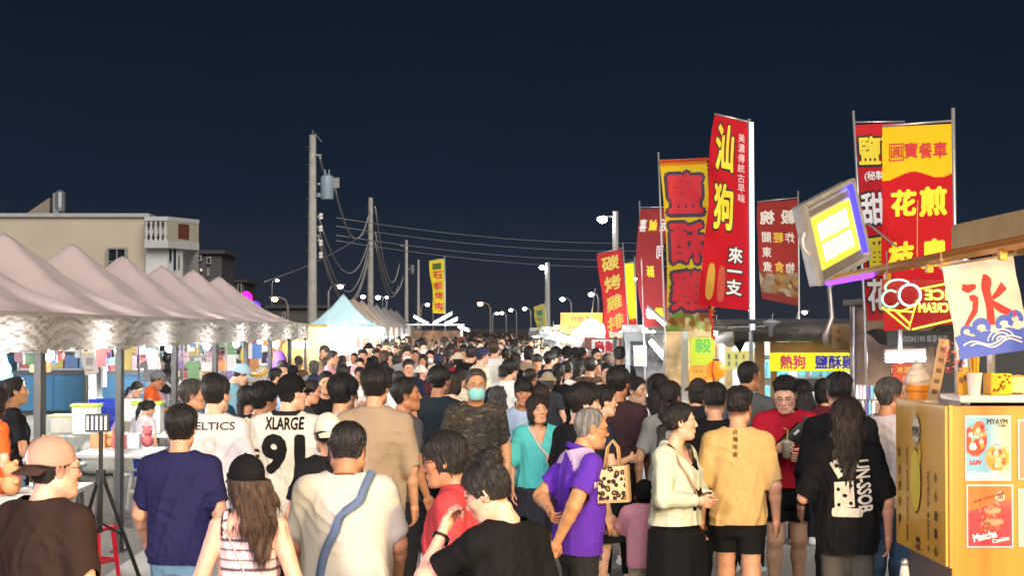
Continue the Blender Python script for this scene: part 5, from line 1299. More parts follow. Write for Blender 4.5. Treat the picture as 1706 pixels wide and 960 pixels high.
# ------------------------------------------------------------------ ice cream cart, right front
XC = 2.415; Y0, Y1 = 9.1, 10.17
OR = mat('cart_paint', (.70, .40, .05), .35, noise=.07, nscale=2.5, spec=.6); OR2 = mat('cart_paint', (.72, .25, .03), .35, noise=.05, nscale=2.5, spec=.6)
ct = thing('food_cart', 'orange ice cream cart with a lemon emblem and two food posters', 'cart', (XC, Y0, 0))
zt = 1.617
b = MB(); b.box((-.012, (Y1-Y0)/2, (zt+.80)/2), (.03, Y1-Y0, zt-.80), bev=.006); side = b.build('side_panel', OR, ct)
b = MB(); b.box((1.0, -.005, (zt+.35)/2), (2.0, .03, zt-.35), bev=.006); front = b.build('front_panel', OR2, ct)
b = MB(); b.box((-.0, -.0, (zt+.8)/2), (.026, .045, zt-.79), bev=.004); b.build('corner_trim', mat('brass', (.55, .28, .06), .35, .3), ct)
b = MB(); b.box((.98, .55, .62), (1.9, .95, .5), bev=.02); b.build('cart_body', metal((.25, .25, .26)), ct)
b = MB(); b.box((1.03, .16, zt+.035), (1.98, .4, .035), bev=.008); b.build('counter_top', mat('counter_top', (.72, .68, .58), .4, noise=.05, nscale=8), ct)
b = MB(); b.box((1.06, .26, zt-.04), (1.8, .1, .1)); b.build('counter_shelf', metal((.2, .2, .2)), ct)
for x in (.1, 1.8):
    for y in (.15, .95): b = MB(); b.lathe([(.0, -.03), (.12, -.03), (.14, 0), (.12, .03), (0, .03)], (x, y, .14), 16, roty(PI/2)); b.tube([(x, y, .14), (x, y, .4)], .02, 6); b.build('wheel', plastic('181818'), ct)
# side panel artwork: u runs from the far edge (left in the picture) to the near edge
spl = flat_place((-.028, (Y1-Y0)/2, 1.22), (0, -1, 0), (0, 0, 1))
INK = mat('ink', (.05, .03, .015), .6)
wv = Y1-Y0
letters([('就', -.43, .10, .05, .05, .02, 0), ('是', -.43, .0, .05, .05, .02, 0), ('要', -.43, -.09, .05, .05, .02, 0), ('可', -.43, -.18, .05, .05, .02, 0), ('愛', -.43, -.27, .05, .05, .02, 0),
         ('小', .36, .02, .06, .05, .02, 0), ('小', .36, -.08, .06, .05, .02, 0), ('甜', .36, -.18, .06, .05, .02, 0), ('點', .36, -.27, .06, .05, .02, 0), ('心', .36, -.36, .07, .05, .02, 0),
         ('We make quite cute', -.25, -.12, .52, .045, .01, 0, PI/2), ('a little snack', .2, -.17, .42, .04, .01, 0, PI/2), ('— 是好 —', -.02, -.385, .22, .035, .02, 0), ('檸檬', -.02, -.345, .08, .03, .02, 0)], spl, INK, side, 'lettering', None, .004)
def flat_shape(name, pts, m, par, pl, off):
    vs = []; 
    for u, v in pts: p_, n_ = pl(u, v); vs.append(p_+n_*off)
    b = MB(); b.add(vs, [tuple(range(len(pts)))]); return b.build(name, m, par)
EM = mat('ink', (.78, .62, .05), .5)
def ring(cx, cy, rx, ry, n=36): return [(cx+rx*math.cos(2*PI*i/n), cy+ry*math.sin(2*PI*i/n)) for i in range(n)]
flat_shape('lemon_outline', ring(-.06, -.03, .118, .178), INK, side, spl, .003); flat_shape('lemon_emblem', ring(-.06, -.03, .108, .168), EM, side, spl, .006)
star = [(-.04+(.105 if i % 2 else .075)*math.cos(2*PI*i/26+.2)*.9, .245+(.10 if i % 2 else .072)*math.sin(2*PI*i/26+.2)*.85) for i in range(26)]
flat_shape('burst_outline', [(x*1.0+(x+.04)*.06, y+(y-.245)*.06) for x, y in star], INK, side, spl, .003); flat_shape('burst', star, mat('ink', (.8, .76, .6), .5), side, spl, .006)
letters([('MYAYM', -.04, .235, .13, .055, .02, 0)], spl, INK, side, 'brand_lettering', None, .009)
leaf = [(.0, .13), (.05, .18), (.075, .1), (.03, .06)]; flat_shape('leaf', leaf, EM, side, spl, .0065); 
# posters
fpl = flat_place((0, -.021, 0), (1, 0, 0), (0, 0, 1))
def poster(label, px0, px1, y0, y1, d, bg, seed, extra):
    a, c = W(px0, y0, d), W(px1, y1, d); o = thing('poster', label, 'poster', ((a.x+c.x)/2, Y0-.028, (a.z+c.z)/2), 0, None); w, h = c.x-a.x, a.z-c.z
    b = MB(); b.box((0, 0, 0), (w, .004, h)); b.build('paper', paint((.75, .68, .66), .3), o)
    n = 40; u, v = np.meshgrid(np.linspace(-.47*w, .47*w, n), np.linspace(-.475*h, .475*h, n), indexing='ij'); u, v = u.ravel(), v.ravel(); C = bg(u/w, v/h)
    V = np.stack([u, np.full_like(u, -.0045), v], 1); Q = [(i*n+j, (i+1)*n+j, (i+1)*n+j+1, i*n+j+1) for i in range(n-1) for j in range(n-1)]
    pr = link('print', npmesh('print', V, np.array(Q), C, False), o, mat('poster_print', (.5, .5, .5), .25, attr='Col', spec=.5))
    pl = flat_place((0, -.0045, 0), (1, 0, 0), (0, 0, 1))
    for m, its in extra: letters([(t_, x*w, y*h, ww*w, hh*h, bo, 0, ro) for t_, x, y, ww, hh, bo, ro in its], pl, m, pr, 'lettering', None, .004)
    return o
def blob(C, u, v, cu, cv, ru, rv, col):
    m = ((u-cu)/ru)**2+((v-cv)/rv)**2 < 1; C[m] = col
def bg1(u, v):
    C = np.stack([.25+.35*sst(-.1, .5, u), .50+.1*sst(-.2, .5, u), .62-.3*sst(0, .5, u)], 1)
    rr = np.random.default_rng(3)
    blob(C, u, v, -.28, .12, .26, .24, (.62, .08, .05)); blob(C, u, v, -.2, .28, .14, .14, (.66, .16, .05)); blob(C, u, v, .2, -.15, .26, .2, (.72, .34, .06))
    for k in range(14): blob(C, u, v, rr.uniform(-.35, -.05), rr.uniform(0, .35), .05, .04, [(.7, .35, .1), (.75, .6, .45), (.2, .45, .45), (.5, .05, .04)][k % 4])
    for k in range(16): blob(C, u, v, rr.uniform(.02, .38), rr.uniform(-.3, .0), .05, .045, [(.75, .5, .2), (.6, .12, .06), (.8, .7, .5)][k % 3])
    blob(C, u, v, -.33, .02, .08, .055, (.75, .72, .7)); blob(C, u, v, .22, .06, .11, .06, (.78, .74, .66)); blob(C, u, v, -.38, .21, .05, .035, (.75, .7, .68))
    m = (v < -.36); C[m] = C[m]*.6+np.array((.35, .3, .3)); return C
poster('bright food poster with red and yellow pictures on the cart front', 1608, 1685, 693, 802, 9.1, bg1, 1,
       [(INK, [('MYAYM', .2, .41, .44, .075, .03, 0), ('小甜點', .3, .345, .2, .03, .01, 0)]), (mat('ink', (.55, .03, .03), .6), [('LUV', -.27, -.215, .24, .065, .05, 0)]), (mat('ink', (.5, .1, .05), .6), [('新品上市', .22, .06, .17, .03, .01, 0)])])
def bg2(u, v):
    C = np.stack([.58-.1*sst(-.2, .5, v), .06+.16*sst(.0, .5, v), .07+.03*sst(0, .4, v)], 1); m = v > .18+.25*u*.9; C[m] = (.72, .20, .05)
    rr = np.random.default_rng(8)
    for k in range(5): blob(C, u, v, .02+rr.uniform(-.06, .06), -.18+k*.09, .24-.02*k, .05, [(.55, .12, .06), (.68, .32, .16), (.5, .08, .05), (.7, .38, .2), (.6, .2, .1)][k])
    for k in range(40): blob(C, u, v, rr.uniform(-.25, .28), rr.uniform(-.24, .22), .03, .018, [(.66, .3, .2), (.45, .04, .04), (.3, .12, .04)][k % 3])
    blob(C, u, v, .22, .31, .1, .07, (.76, .66, .5)); return C
poster('red matcha cookies poster, lower of the two on the cart front', 1610, 1688, 808, 913, 9.1, bg2, 2,
       [(mat('ink', (.8, .76, .74), .6), [('Matcha', -.12, -.31, .5, .11, .05, .22), ('Cookies', .22, -.37, .36, .065, .04, .22)]), (mat('ink', (.25, .04, .02), .6), [('抹茶·巧克力餅乾', -.02, .3, .7, .045, .01, .3), ('田', .22, .31, .1, .08, .02, 0)])])
poster('edge of a third poster in a plastic sleeve at the picture border, upper', 1697, 1775, 700, 800, 9.1, lambda u, v: np.tile(np.array((.42, .26, .16)), (len(u), 1)), 3, [(INK, [('商品介紹', 0, .3, .6, .08, .02, 0)])])
poster('edge of a fourth poster in a plastic sleeve at the picture border, lower', 1697, 1775, 815, 912, 9.1, lambda u, v: np.tile(np.array((.55, .45, .4)), (len(u), 1)), 4, [(INK, [('冰品', 0, .3, .6, .1, .02, 0)])])
# wooden board sticking out low
b = MB(); b.box((XC-.16, Y0-.2, .745), (.36, .28, .03), bev=.008); tag(b.build('wooden_board', WOOD), 'pale wooden board jutting out below the cart side panel', 'board')
o = thing('salt_shaker', 'small glass shaker standing on the wooden board', 'shaker', (XC-.29, Y0-.22, .76)); b = MB(); b.lathe([(.022, 0), (.026, .03), (.02, .07), (.016, .08)], n=14); b.build('jar', plastic('b8b8b0', .15), o, smooth=True); b = MB(); b.lathe([(.018, .08), (.02, .1), (.006, .112)], n=14); b.build('lid', STEEL, o, smooth=True)
# on the counter
cz = zt+.053
def on_counter(px, dy=.12): return Vector((W(px, HOR, Y0+dy).x, Y0+dy, cz))
o = thing('paper_cup', 'white paper cup with yellow straws on the cart counter', 'cup', on_counter(1627)); b = MB(); b.lathe([(.031, 0), (.04, .105), (.043, .108), (.04, .112), (.036, .106), (.028, .004)], n=22); b.build('cup', plastic('f2ece0', .5), o, angle=40)
b = MB()
for i in range(7): q = i*.9; b.tube([(.012*math.cos(q), .012*math.sin(q), .02), (.022*math.cos(q), .022*math.sin(q), .2+.01*(i % 3))], .006, 6)
b.build('straw', plastic('e8a818'), o)
o = thing('biscuit_block', 'yellow box with brown dots like a cheese block on the cart counter', 'box', on_counter(1666), .15); b = MB(); b.box((0, 0, .055), (.115, .1, .11), bev=.01); b.build('block', plastic('e2a81c', .5), o)
b = MB(); rr_ = random.Random(2)
for i in range(16): b.box((rr_.uniform(-.045, .045), -.051, rr_.uniform(.02, .1)), (.012, .004, .012))
b.build('dot', plastic('6a4410'), o)
for i, (px, hh, cl, lb) in enumerate(((1603, .12, 'd89a18', 'left yellow carton on the cart counter'), (1611, .14, 'e2ae30', 'taller yellow carton beside the left one on the cart counter'))):
    o = thing('carton', lb, 'carton', on_counter(px, .2)); b = MB(); b.box((0, 0, hh/2), (.028, .04, hh), bev=.003); b.build('box', plastic(cl, .5), o); b = MB(); b.box((0, -.0215, hh*.6), (.02, .002, .03)); b.build('label', plastic('7a4a10', .5), o)
o = thing('toast_slices', 'brown loaf lying at the far end of the cart counter', 'bread', on_counter(1694, .2)); b = MB(); b.box((0, 0, .05), (.1, .16, .1), bev=.03); b.build('loaf', mat('bread', (.42, .2, .06), .8, noise=.25, nscale=18), o, smooth=True); b = MB(); b.box((0, -.082, .05), (.08, .004, .08), bev=.001); b.build('cut_face', mat('bread', (.6, .42, .2), .8, noise=.2, nscale=30), o)
# rail, hanging cloth, neon, light box
ra = W(1720, 402, 7.75); rb = W(1384, 468, 12.2)
o = thing('cart_rail', 'orange steel rail running overhead along the ice cream cart', 'rail', ra); b = MB(); dv = rb-ra
b.tube([(0, 0, 0), dv], .022, 4); b.tube([Vector((.03, 0, .03)), dv+Vector((.03, 0, .03))], .014, 6); b.build('rail', mat('rail_paint', (.55, .22, .05), .4, .2), o)
b = MB(); b.tube([dv*.68+Vector((-.03, 0, -.02)), dv*.99+Vector((-.03, 0, -.02))], .018, 6); b.build('purple_light_strip', glow((.25, .05, 1.0), 1.6), o)
b = MB()
for t in (.1, .33, .4, .62): b.box(dv*t+Vector((0, 0, -.035)), (.035, .05, .05), bev=.006)
b.build('clamp', plastic('e0a020'), o)
for t in (.05, .42): b = MB(); b.tube([dv*t+Vector((.35, 0, 0)), dv*t+Vector((.35, 0, -(ra.z-.0)))], .02, 6); b.tube([dv*t, dv*t+Vector((.35, 0, 0))], .015, 6); b.build('upright', STEEL, o)
# ice cloth
o, c, pl, w, h = flag('cream hanging cloth with a big red ice character and blue waves', (1569, 443), (1688, 424), (1597, 600), (1716, 582), 8.6, lambda u, v, w, h: np.tile(np.array((.70, .62, .50)), (len(u), 1)),
     [], None, .012, 0, 21, n=(30, 34)); o['group'] = 'cloth signs of the ice cart'; o.name = 'hanging_cloth'; o['category'] = 'cloth'
def stroke(pts, r0): 
    out = []; k = len(pts)
    for i, (x, y, r_) in enumerate(pts):
        x0, y0_ = pts[max(0, i-1)][:2]; x1_, y1_ = pts[min(k-1, i+1)][:2]; L = math.hypot(x1_-x0, y1_-y0_) or 1; out.append((x-(y1_-y0_)/L*r_, y+(x1_-x0)/L*r_, x+(y1_-y0_)/L*r_, y-(x1_-x0)/L*r_))
    return out
def brush(name, strokes, m, par, off=.004):
    b = MB()
    for st_ in strokes:
        # densify
        P_ = []
        for i in range(len(st_)-1):
            for t in range(5): P_.append(tuple(st_[i][k]*(1-t/5)+st_[i+1][k]*t/5 for k in range(3)))
        P_.append(st_[-1]); q = stroke(P_, 0); vs = []
        for a_, b_, c_, d_ in q:
            for x, y in ((a_, b_), (c_, d_)): p_, n_ = pl(x*w, y*h); vs.append(p_+n_*off)
        off += .0004
        b.add(vs, [(2*i, 2*i+1, 2*i+3, 2*i+2) for i in range(len(q)-1)])
    return b.build(name, m, par)
ICE = mat('ink', (.62, .02, .015), .7); BLU = mat('ink', (.06, .10, .42), .7)
brush('ice_lettering', [[(.02, .30, .055), (.08, .27, .07), (.05, .2, .06), (.04, .0, .05), (.03, -.16, .055), (-.03, -.12, .02)], [(-.27, .25, .035), (-.2, .22, .045), (-.1, .235, .03), (-.08, .25, .01)],
     [(-.2, .12, .03), (-.12, .11, .04), (-.17, -.02, .035), (-.33, -.16, .02)], [(.3, .2, .05), (.2, .13, .035), (.1, .08, .02)], [(.06, .06, .03), (.18, -.03, .045), (.36, -.12, .03), (.38, -.08, .008)]], ICE, c)
wav = [[(-.48+.96*i/24, -.345+.02*math.sin(i*.8)-.0*i, .085) for i in range(25)]]
brush('wave_print', wav+[[(-.33+.07*math.cos(q), -.22+.05*math.sin(q), .022) for q in np.linspace(-.6, 4.2, 10)], [(-.12+.1*math.cos(q), -.2+.07*math.sin(q), .035) for q in np.linspace(-.6, 4.4, 12)], [(.2+.09*math.cos(q), -.19+.06*math.sin(q), .03) for q in np.linspace(-.6, 4.2, 12)], [(.36+.08*math.cos(q), -.16+.06*math.sin(q), .03) for q in np.linspace(-.6, 4.2, 12)]]+[[(-.48+.96*i/10, -.45, .05) for i in range(11)]], BLU, c)
brush('foam_line', [[(-.4+.8*i/20, -.36+.03*math.sin(i*.5), .008) for i in range(21)], [(-.3+.7*i/20, -.39+.03*math.sin(i*.5+.4), .007) for i in range(21)]]+[[(.12+k*math.cos(q), -.36+k*.6*math.sin(q), .007) for q in np.linspace(0.1, PI-.1, 12)] for k in (.06, .12, .18)], mat('ink', (.72, .66, .56), .7), c, .010)
b = MB()
for px, py in ((1568, 441), (1690, 422)):
    q = W(px, py, 8.6)-o.location; b.tube([q+Vector((0, 0, .06)), q], .004, 5); b.ball(q+Vector((0, 0, .02)), .012, 5)
tl, tr_ = W(1562, 444, 8.6)-o.location, W(1694, 423, 8.6)-o.location; b.tube([tl, tr_], .006, 6); b.build('hanging_rod', WOOD, o)
# neon ice cream sign
o = thing('neon_sign', 'neon ice cream cone sign with mirrored lettering hanging from the rail', 'neon sign', W(1530, 505, 9.8)); B0 = o.location.copy()
def npx(x, y): return W(x, y, 9.8)-B0
def neon(name, loops, col, es, r=.006):
    b = MB()
    for l_ in loops: b.tube([npx(*q) for q in l_], r, 6)
    return b.build(name, glow(col, es), o, smooth=True)
b = MB(); b.add([npx(1462, 466)+Vector((0, .02, 0)), npx(1590, 466)+Vector((0, .02, 0)), npx(1590, 556)+Vector((0, .02, 0)), npx(1462, 556)+Vector((0, .02, 0))]+[npx(1462, 466)+Vector((0, .026, 0)), npx(1590, 466)+Vector((0, .026, 0)), npx(1590, 556)+Vector((0, .026, 0)), npx(1462, 556)+Vector((0, .026, 0))], [(0, 1, 2, 3), (7, 6, 5, 4), (0, 4, 5, 1), (1, 5, 6, 2), (2, 6, 7, 3), (3, 7, 4, 0)])
am = bpy.data.materials.new('clear_acrylic'); am.use_nodes = True; n_ = am.node_tree.nodes; tb = n_.new('ShaderNodeBsdfTransparent'); gb = n_.new('ShaderNodeBsdfGlossy'); gb.inputs['Roughness'].default_value = .1; ms = n_.new('ShaderNodeMixShader'); ms.inputs[0].default_value = .04
am.node_tree.links.new(tb.outputs[0], ms.inputs[1]); am.node_tree.links.new(gb.outputs[0], ms.inputs[2]); am.node_tree.links.new(ms.outputs[0], n_['Material Output'].inputs[0])
b.build('acrylic_sheet', am, o)
cir = lambda cx, cy, rx, ry, a0, a1: [(cx+rx*math.cos(q), cy+ry*math.sin(q)) for q in np.linspace(a0, a1, 18)]
neon('white_scoop', [cir(1516, 492, 18, 18, 0, 6.283)], (.85, .95, 1.0), 1.6); neon('green_scoop', [cir(1484, 498, 14, 14, .5, 5.4), cir(1497, 480, 22, 14, 2.9, 5.6)], (.35, 1.0, .55), 1.0)
neon('yellow_cone', [[(1470, 512), (1514, 549), (1528, 500)], [(1476, 516), (1520, 520)], [(1490, 516), (1516, 540)], [(1500, 520), (1526, 508)], [(1520, 549), (1592, 532)], [(1530, 482), (1592, 470)]], (1.0, .80, .08), .95)
npl = lambda u, v: (Vector((npx(1560, 502)))+Vector((u, 0, v)), Vector((0, -1, 0)))
letters([('ICE', -.0, .035, .12, .055, .03, 1), ('CREAM', -.015, -.035, .16, .05, .03, 1)], npl, glow((1.0, .85, .12), 1.4), o, 'neon_lettering', None, .0)
b = MB()
for x in (1478, 1580): q = npx(x, 466); b.tube([q, q+Vector((.02, .1, .16))], .003, 4)
b.build('hanger', STEEL, o)
# light box on a curved post
LD = 12.4
o = thing('light_box', 'tilted steel floodlight box with a blazing yellow panel on a curved post', 'floodlight', G(1384, LD)); B1 = o.location.copy()
Q4 = [W(1335, 336, LD), W(1418, 292, LD+.25), W(1447, 448, LD+.25), W(1365, 470, LD)]
ex = (Q4[1]-Q4[0]).normalized(); ey = (Q4[3]-Q4[0]).normalized(); en = ey.cross(ex).normalized(); en = en if en.y < 0 else -en
w_, h_ = (Q4[1]-Q4[0]).length, (Q4[3]-Q4[0]).length; C4 = sum(Q4, Vector())/4-B1
R4 = Matrix((ex, -en, -ey)).transposed()
b = MB(); b.box(C4-en*.06, (w_, .10, h_), R4, bev=.012); b.build('housing', metal((.72, .72, .74), .4), o)
def at4(x, y): return C4+ex*(x*w_)-ey*(y*h_)
b = MB()
for s_ in (-1, 1): b.box(at4(s_*.48, 0)+en*.01, (.03, .05, h_), R4); b.box(at4(0, s_*.485)+en*.01, (w_*.95, .05, .03), R4)
b.build('frame', metal((.75, .68, .55), .35), o)
b = MB(); b.box(at4(-.03, -.04)-en*.004, (w_*.82, .02, h_*.66), R4); pn = b.build('yellow_panel', glow((1.0, .72, .06), .75), o)
b = MB(); rr_ = random.Random(9)
for row in range(2):
    for k in range(7): b.box(at4(-.28+k*.085+row*.008, .1-row*.26)+en*.010, (w_*.046, .012, h_*(.20+.02*rr_.random())), R4)
b.build('led_strip', glow((1, .98, .85), 1.4), pn)
b = MB(); b.box(at4(.43, .02)+en*.02, (.022, .03, h_*.86), R4); b.build('blue_light_strip', glow((.04, .03, 1.0), 2.2), o)
for y_, hh in ((.36, .06), (-.40, .1)): MB().box(at4(0, y_)+en*.004, (w_*.9, .011, h_*hh), R4).build('reflector', metal((.42, .36, .28), .35), o)
b = MB(); k0 = W(1384, 475, LD)-B1; b.tube([at4(0, -.5)-en*.06, k0+Vector((0, .05, -.02)), W(1386, 530, LD)-B1, W(1376, 556, LD)-B1, W(1377, 574, LD)-B1, W(1374, 562, LD+1.2)-B1, W(1372, 552, SY+.2)-B1], [.016, .017, .019, .02, .02, .018, .016], 8); b.build('post', metal((.45, .43, .38)), o, smooth=True)
b = MB(); b.tube([at4(-.55, -.1), at4(-.62, 0), at4(-.62, .1), at4(-.55, .18)], .012, 6); b.tube([at4(-.4, -.52)+en*.02, at4(-.1, -.58), at4(.2, -.53)+en*.02], .006, 5); b.build('cable', plastic('cfc8ba'), o, smooth=True)
b = MB(); b.tube([at4(.55, -.1), at4(.62, -.1), at4(1.05, -.55)], .008, 5); b.build('stay_rod', STEEL, o)
# canopy roof of the cart seen at the right edge
o = thing('cart_canopy', 'yellow lit canopy roof with boxes over the right end of the cart', 'canopy', (3.45, 9.0, 0)); zc = 2.36
b = MB(); b.box((0, -.2, zc+.2), (1.6, 2.2, .05)); b.box((-.79, -.2, zc+.15), (.04, 2.2, .12)); b.box((0, .88, zc+.15), (1.6, .04, .12)); b.build('roof', mat('canopy_paint', (.45, .31, .10), .6, noise=.2, nscale=4), o)
b = MB()
for x in (-.5, .1): b.box((x, .3, zc+.08), (.05, 1.6, .06))
b.box((-.35, .3, zc+.09), (.35, .3, .16), bev=.01); b.build('crossbeam', mat('canopy_paint', (.55, .36, .10), .6, noise=.2, nscale=4), o)
posts(o, STEEL, [(x, y, zc+.2) for x in (-.76, .76) for y in (-1.2, .8)], .02, box=False)
o2 = thing('hanging_bulb', 'warm bulb under the cart canopy', 'lamp', (3.1, 8.9, 2.2)); b = MB(); b.ball((0, 0, 0), .05, 6); b.build('bulb', glow((1.0, .75, .38), 220), o2, smooth=True); b = MB(); b.tube([(0, 0, .04), (0, 0, .2)], .015, 6); b.build('socket', plastic('222222'), o2)
# toys and props left of the counter
o = thing('ice_cream_model', 'big cream soft serve model in an orange wafer cone beside the cart', 'display model', (W(1532, HOR, 10.6).x, 10.6, 0)); zb = W(0, 668, 10.6).z
b = MB(); pts = []; rs = []
for i in range(70): t = i/69; R_ = .068*(1-t)**.8; pts.append((R_*.75*math.cos(t*25), R_*.75*math.sin(t*25), zb+.10+t*.15)); rs.append(max(.006, .042*(1-t*.85)))
b.tube(pts, rs, 10); b.ball((0, 0, zb+.10), .062, 8, (1, 1, .5)); b.build('soft_serve', plastic('f0dcc2', .5), o, smooth=True)
b = MB(); b.lathe([(.05, zb-.1), (.058, zb-.01), (.068, zb), (.068, zb+.05), (.076, zb+.06), (.076, zb+.09), (.03, zb+.09)], n=20); b.build('cone', plastic('e08a18', .5), o, angle=30)
b = MB(); b.tube([(0, 0, 0), (0, 0, zb-.1)], .03, 8); b.lathe([(.16, 0), (.16, .03), (.03, .05)], n=16); b.build('stand', STEEL, o)
o = thing('wooden_sign', 'narrow wooden plank sign leaning beside the ice cream model', 'sign', (W(1556, HOR, 10.0).x, 10.0, W(0, 668, 10.0).z)); R_ = roty(.21); b = MB(); b.box(R_ @ Vector((0, 0, .17)), (.065, .02, .36), R_, bev=.006); b.build('plank', mat('wood', (.48, .3, .15), .6, noise=.2, nscale=6, stretch=(6, 1, 1)), o)
b = MB()
for k in range(5): b.box(R_ @ Vector((0, -.012, .05+.06*k)), (.03, .004, .025), R_)
b.build('inscription', plastic('5a3a1c'), o); b = MB(); b.box((0, .02, -.02), (.3, .1, .04)); b.build('base', STEEL, o); 
o = thing('paper_flowers', 'bunch of pink paper blossoms tied near the hanging ice cloth', 'decoration', W(1582, 590, 9.6)); b = MB(); rr_ = random.Random(5)
for i in range(46):
    q = Vector((rr_.gauss(0, .03), rr_.gauss(0, .02), rr_.uniform(-.1, .06))); Rr = Matrix.Rotation(rr_.uniform(0, 6), 3, Vector((rr_.random(), rr_.random(), 1)).normalized())
    b.add([Rr @ Vector(v)+q for v in ((0, 0, 0), (.014, .004, .008), (.022, 0, 0), (.014, .003, -.008))], [(0, 1, 2, 3)])
b.build('petals', plastic('d86a72', .7), o); b = MB(); b.tube([(0, 0, .08), (.005, 0, -.14)], .003, 4); b.build('stem', plastic('6a4a2a'), o)
for i in range(11):
    px, py = 1428+6*(i % 6)+(3 if i > 5 else 0), 655+26*(i > 5); d_ = 14.0; p_ = W(px, py, d_)
    o = tag(MB().box((0, 0, 0), (.026, .03, .10), bev=.006).box((0, 0, .056), (.014, .02, .014)).build('snack_packet', plastic(['e8e6f0', 'd8d0ee', 'e9efe8', '6a58b0', '7cc4d8'][i % 5], .4)), '%s packet, number %s along the %s row of the packet rack' % (['white', 'lilac white', 'cream', 'violet', 'pale blue'][i % 5], ['one', 'two', 'three', 'four', 'five', 'six'][i % 6], 'lower' if i > 5 else 'upper'), 'packet', 'packets on the rack left of the cart'); o.location = p_
o = thing('packet_rack', 'wire rack holding white and violet packets left of the cart', 'rack', (W(1447, HOR, 14.1).x, 14.1, 0)); b = MB(); zk = W(0, 668, 14).z
for z_ in (W(0, 668, 14).z, W(0, 694, 14).z): b.box((0, -.02, z_-.01), (.26, .12, .015))
for x in (-.12, .12): b.tube([(x, .03, 0), (x, .03, zk+.1)], .01, 6)
b.build('frame', STEEL, o)
sign('menu_sheet', 'red menu sheet behind the ice cream model', 1485, 1535, 606, 640, 15, (.6, .08, .04), [(mat('ink', (.85, .6, .1), .6), [('冰淇淋', 0, .2, .7, .3, .03, False), ('50元', .1, -.25, .5, .3, .03, False)])])
o = thing('food_stall', 'dim stall with brown panels between the hot dog stall and the cart', 'stall', (PX(1562, 16.5), 16.5, 0)); b = MB(); b.box((0, .6, .55), (.8, .7, 1.1), bev=.02); b.build('counter', paint((.35, .25, .15)), o); b = MB(); b.box((0, 1.6, 1.2), (.9, .05, 2.1)); b.build('back_panel', mat('menu', (.45, .33, .24), .6, noise=.7, nscale=4), o); b = MB(); b.box((0, .6, 2.28), (1.0, 2.2, .06)); b.build('roof', DKM, o)
posts(o, STEEL, [(x, y, 2.26) for x in (-.42, .42) for y in (-.4, 1.55)], .02, box=False)

# ------------------------------------------------------------------ stalls under the tents, left
rr_ = random.Random(77)
KCOL = {'pink': 'e0b4c2', 'white': 'e8e8ea', 'blue': '7c98c8', 'yellow': 'dcca7c', 'red': 'c06a6c', 'violet': '9c88c0', 'pale blue': '9cc6de', 'black': '1c1c20', 'green': '8cb48c', 'orange': 'dca070', 'cream': 'e6dcc4', 'grey': '8c8c92'}
SEEN = {}
def goods(kind, colr, p, sc, where, rzz=0):
    lab = '%s %s %s' % (colr, kind, where); SEEN[lab] = SEEN.get(lab, 0)+1
    b = MB(); m = plastic(KCOL[colr], .35)
    if kind == 'toy bag': b.box((0, 0, -.11*sc), (.15*sc, .05, .2*sc), bev=.018); b.box((0, 0, .0), (.1*sc, .012, .03)); b.tube([(0, 0, .01), (0, 0, .05)], .004, 4)
    elif kind == 'shirt': b.prism([(-.09*sc, 0), (-.2*sc, -.1*sc), (-.16*sc, -.17*sc), (-.11*sc, -.12*sc), (-.12*sc, -.42*sc), (.12*sc, -.42*sc), (.11*sc, -.12*sc), (.16*sc, -.17*sc), (.2*sc, -.1*sc), (.09*sc, 0), (.03*sc, -.03*sc), (-.03*sc, -.03*sc)], -.02, .02); m = cloth(KCOL[colr]); b.tube([(0, 0, -.01), (0, 0, .06)], .004, 4)
    elif kind == 'handbag': b.box((0, 0, -.12*sc), (.24*sc, .08, .17*sc), bev=.02); b.tube([(-.08*sc, 0, -.04*sc), (-.05*sc, 0, .05*sc), (.05*sc, 0, .05*sc), (.08*sc, 0, -.04*sc)], .007, 5)
    elif kind == 'boxed toy': b.box((0, 0, .1*sc), (.2*sc, .12, .2*sc), bev=.006); b.box((0, -.062, .1*sc), (.13*sc, .004, .12*sc))
    elif kind == 'plush': b.ball((0, 0, .1*sc), .1*sc, 8); b.ball((0, 0, .25*sc), .08*sc, 8); b.ball((-.06*sc, 0, .32*sc), .03*sc, 5); b.ball((.06*sc, 0, .32*sc), .03*sc, 5); b.ball((-.1*sc, -.03, .14*sc), .035*sc, 5); b.ball((.1*sc, -.03, .14*sc), .035*sc, 5); m = cloth(KCOL[colr])
    o = b.build(kind.replace(' ', '_'), m, smooth=kind == 'plush'); o.location = p; o.rotation_euler = (0, 0, rzz); tag(o, lab, kind, 'goods on the racks under the tents')
ki = list(KCOL)
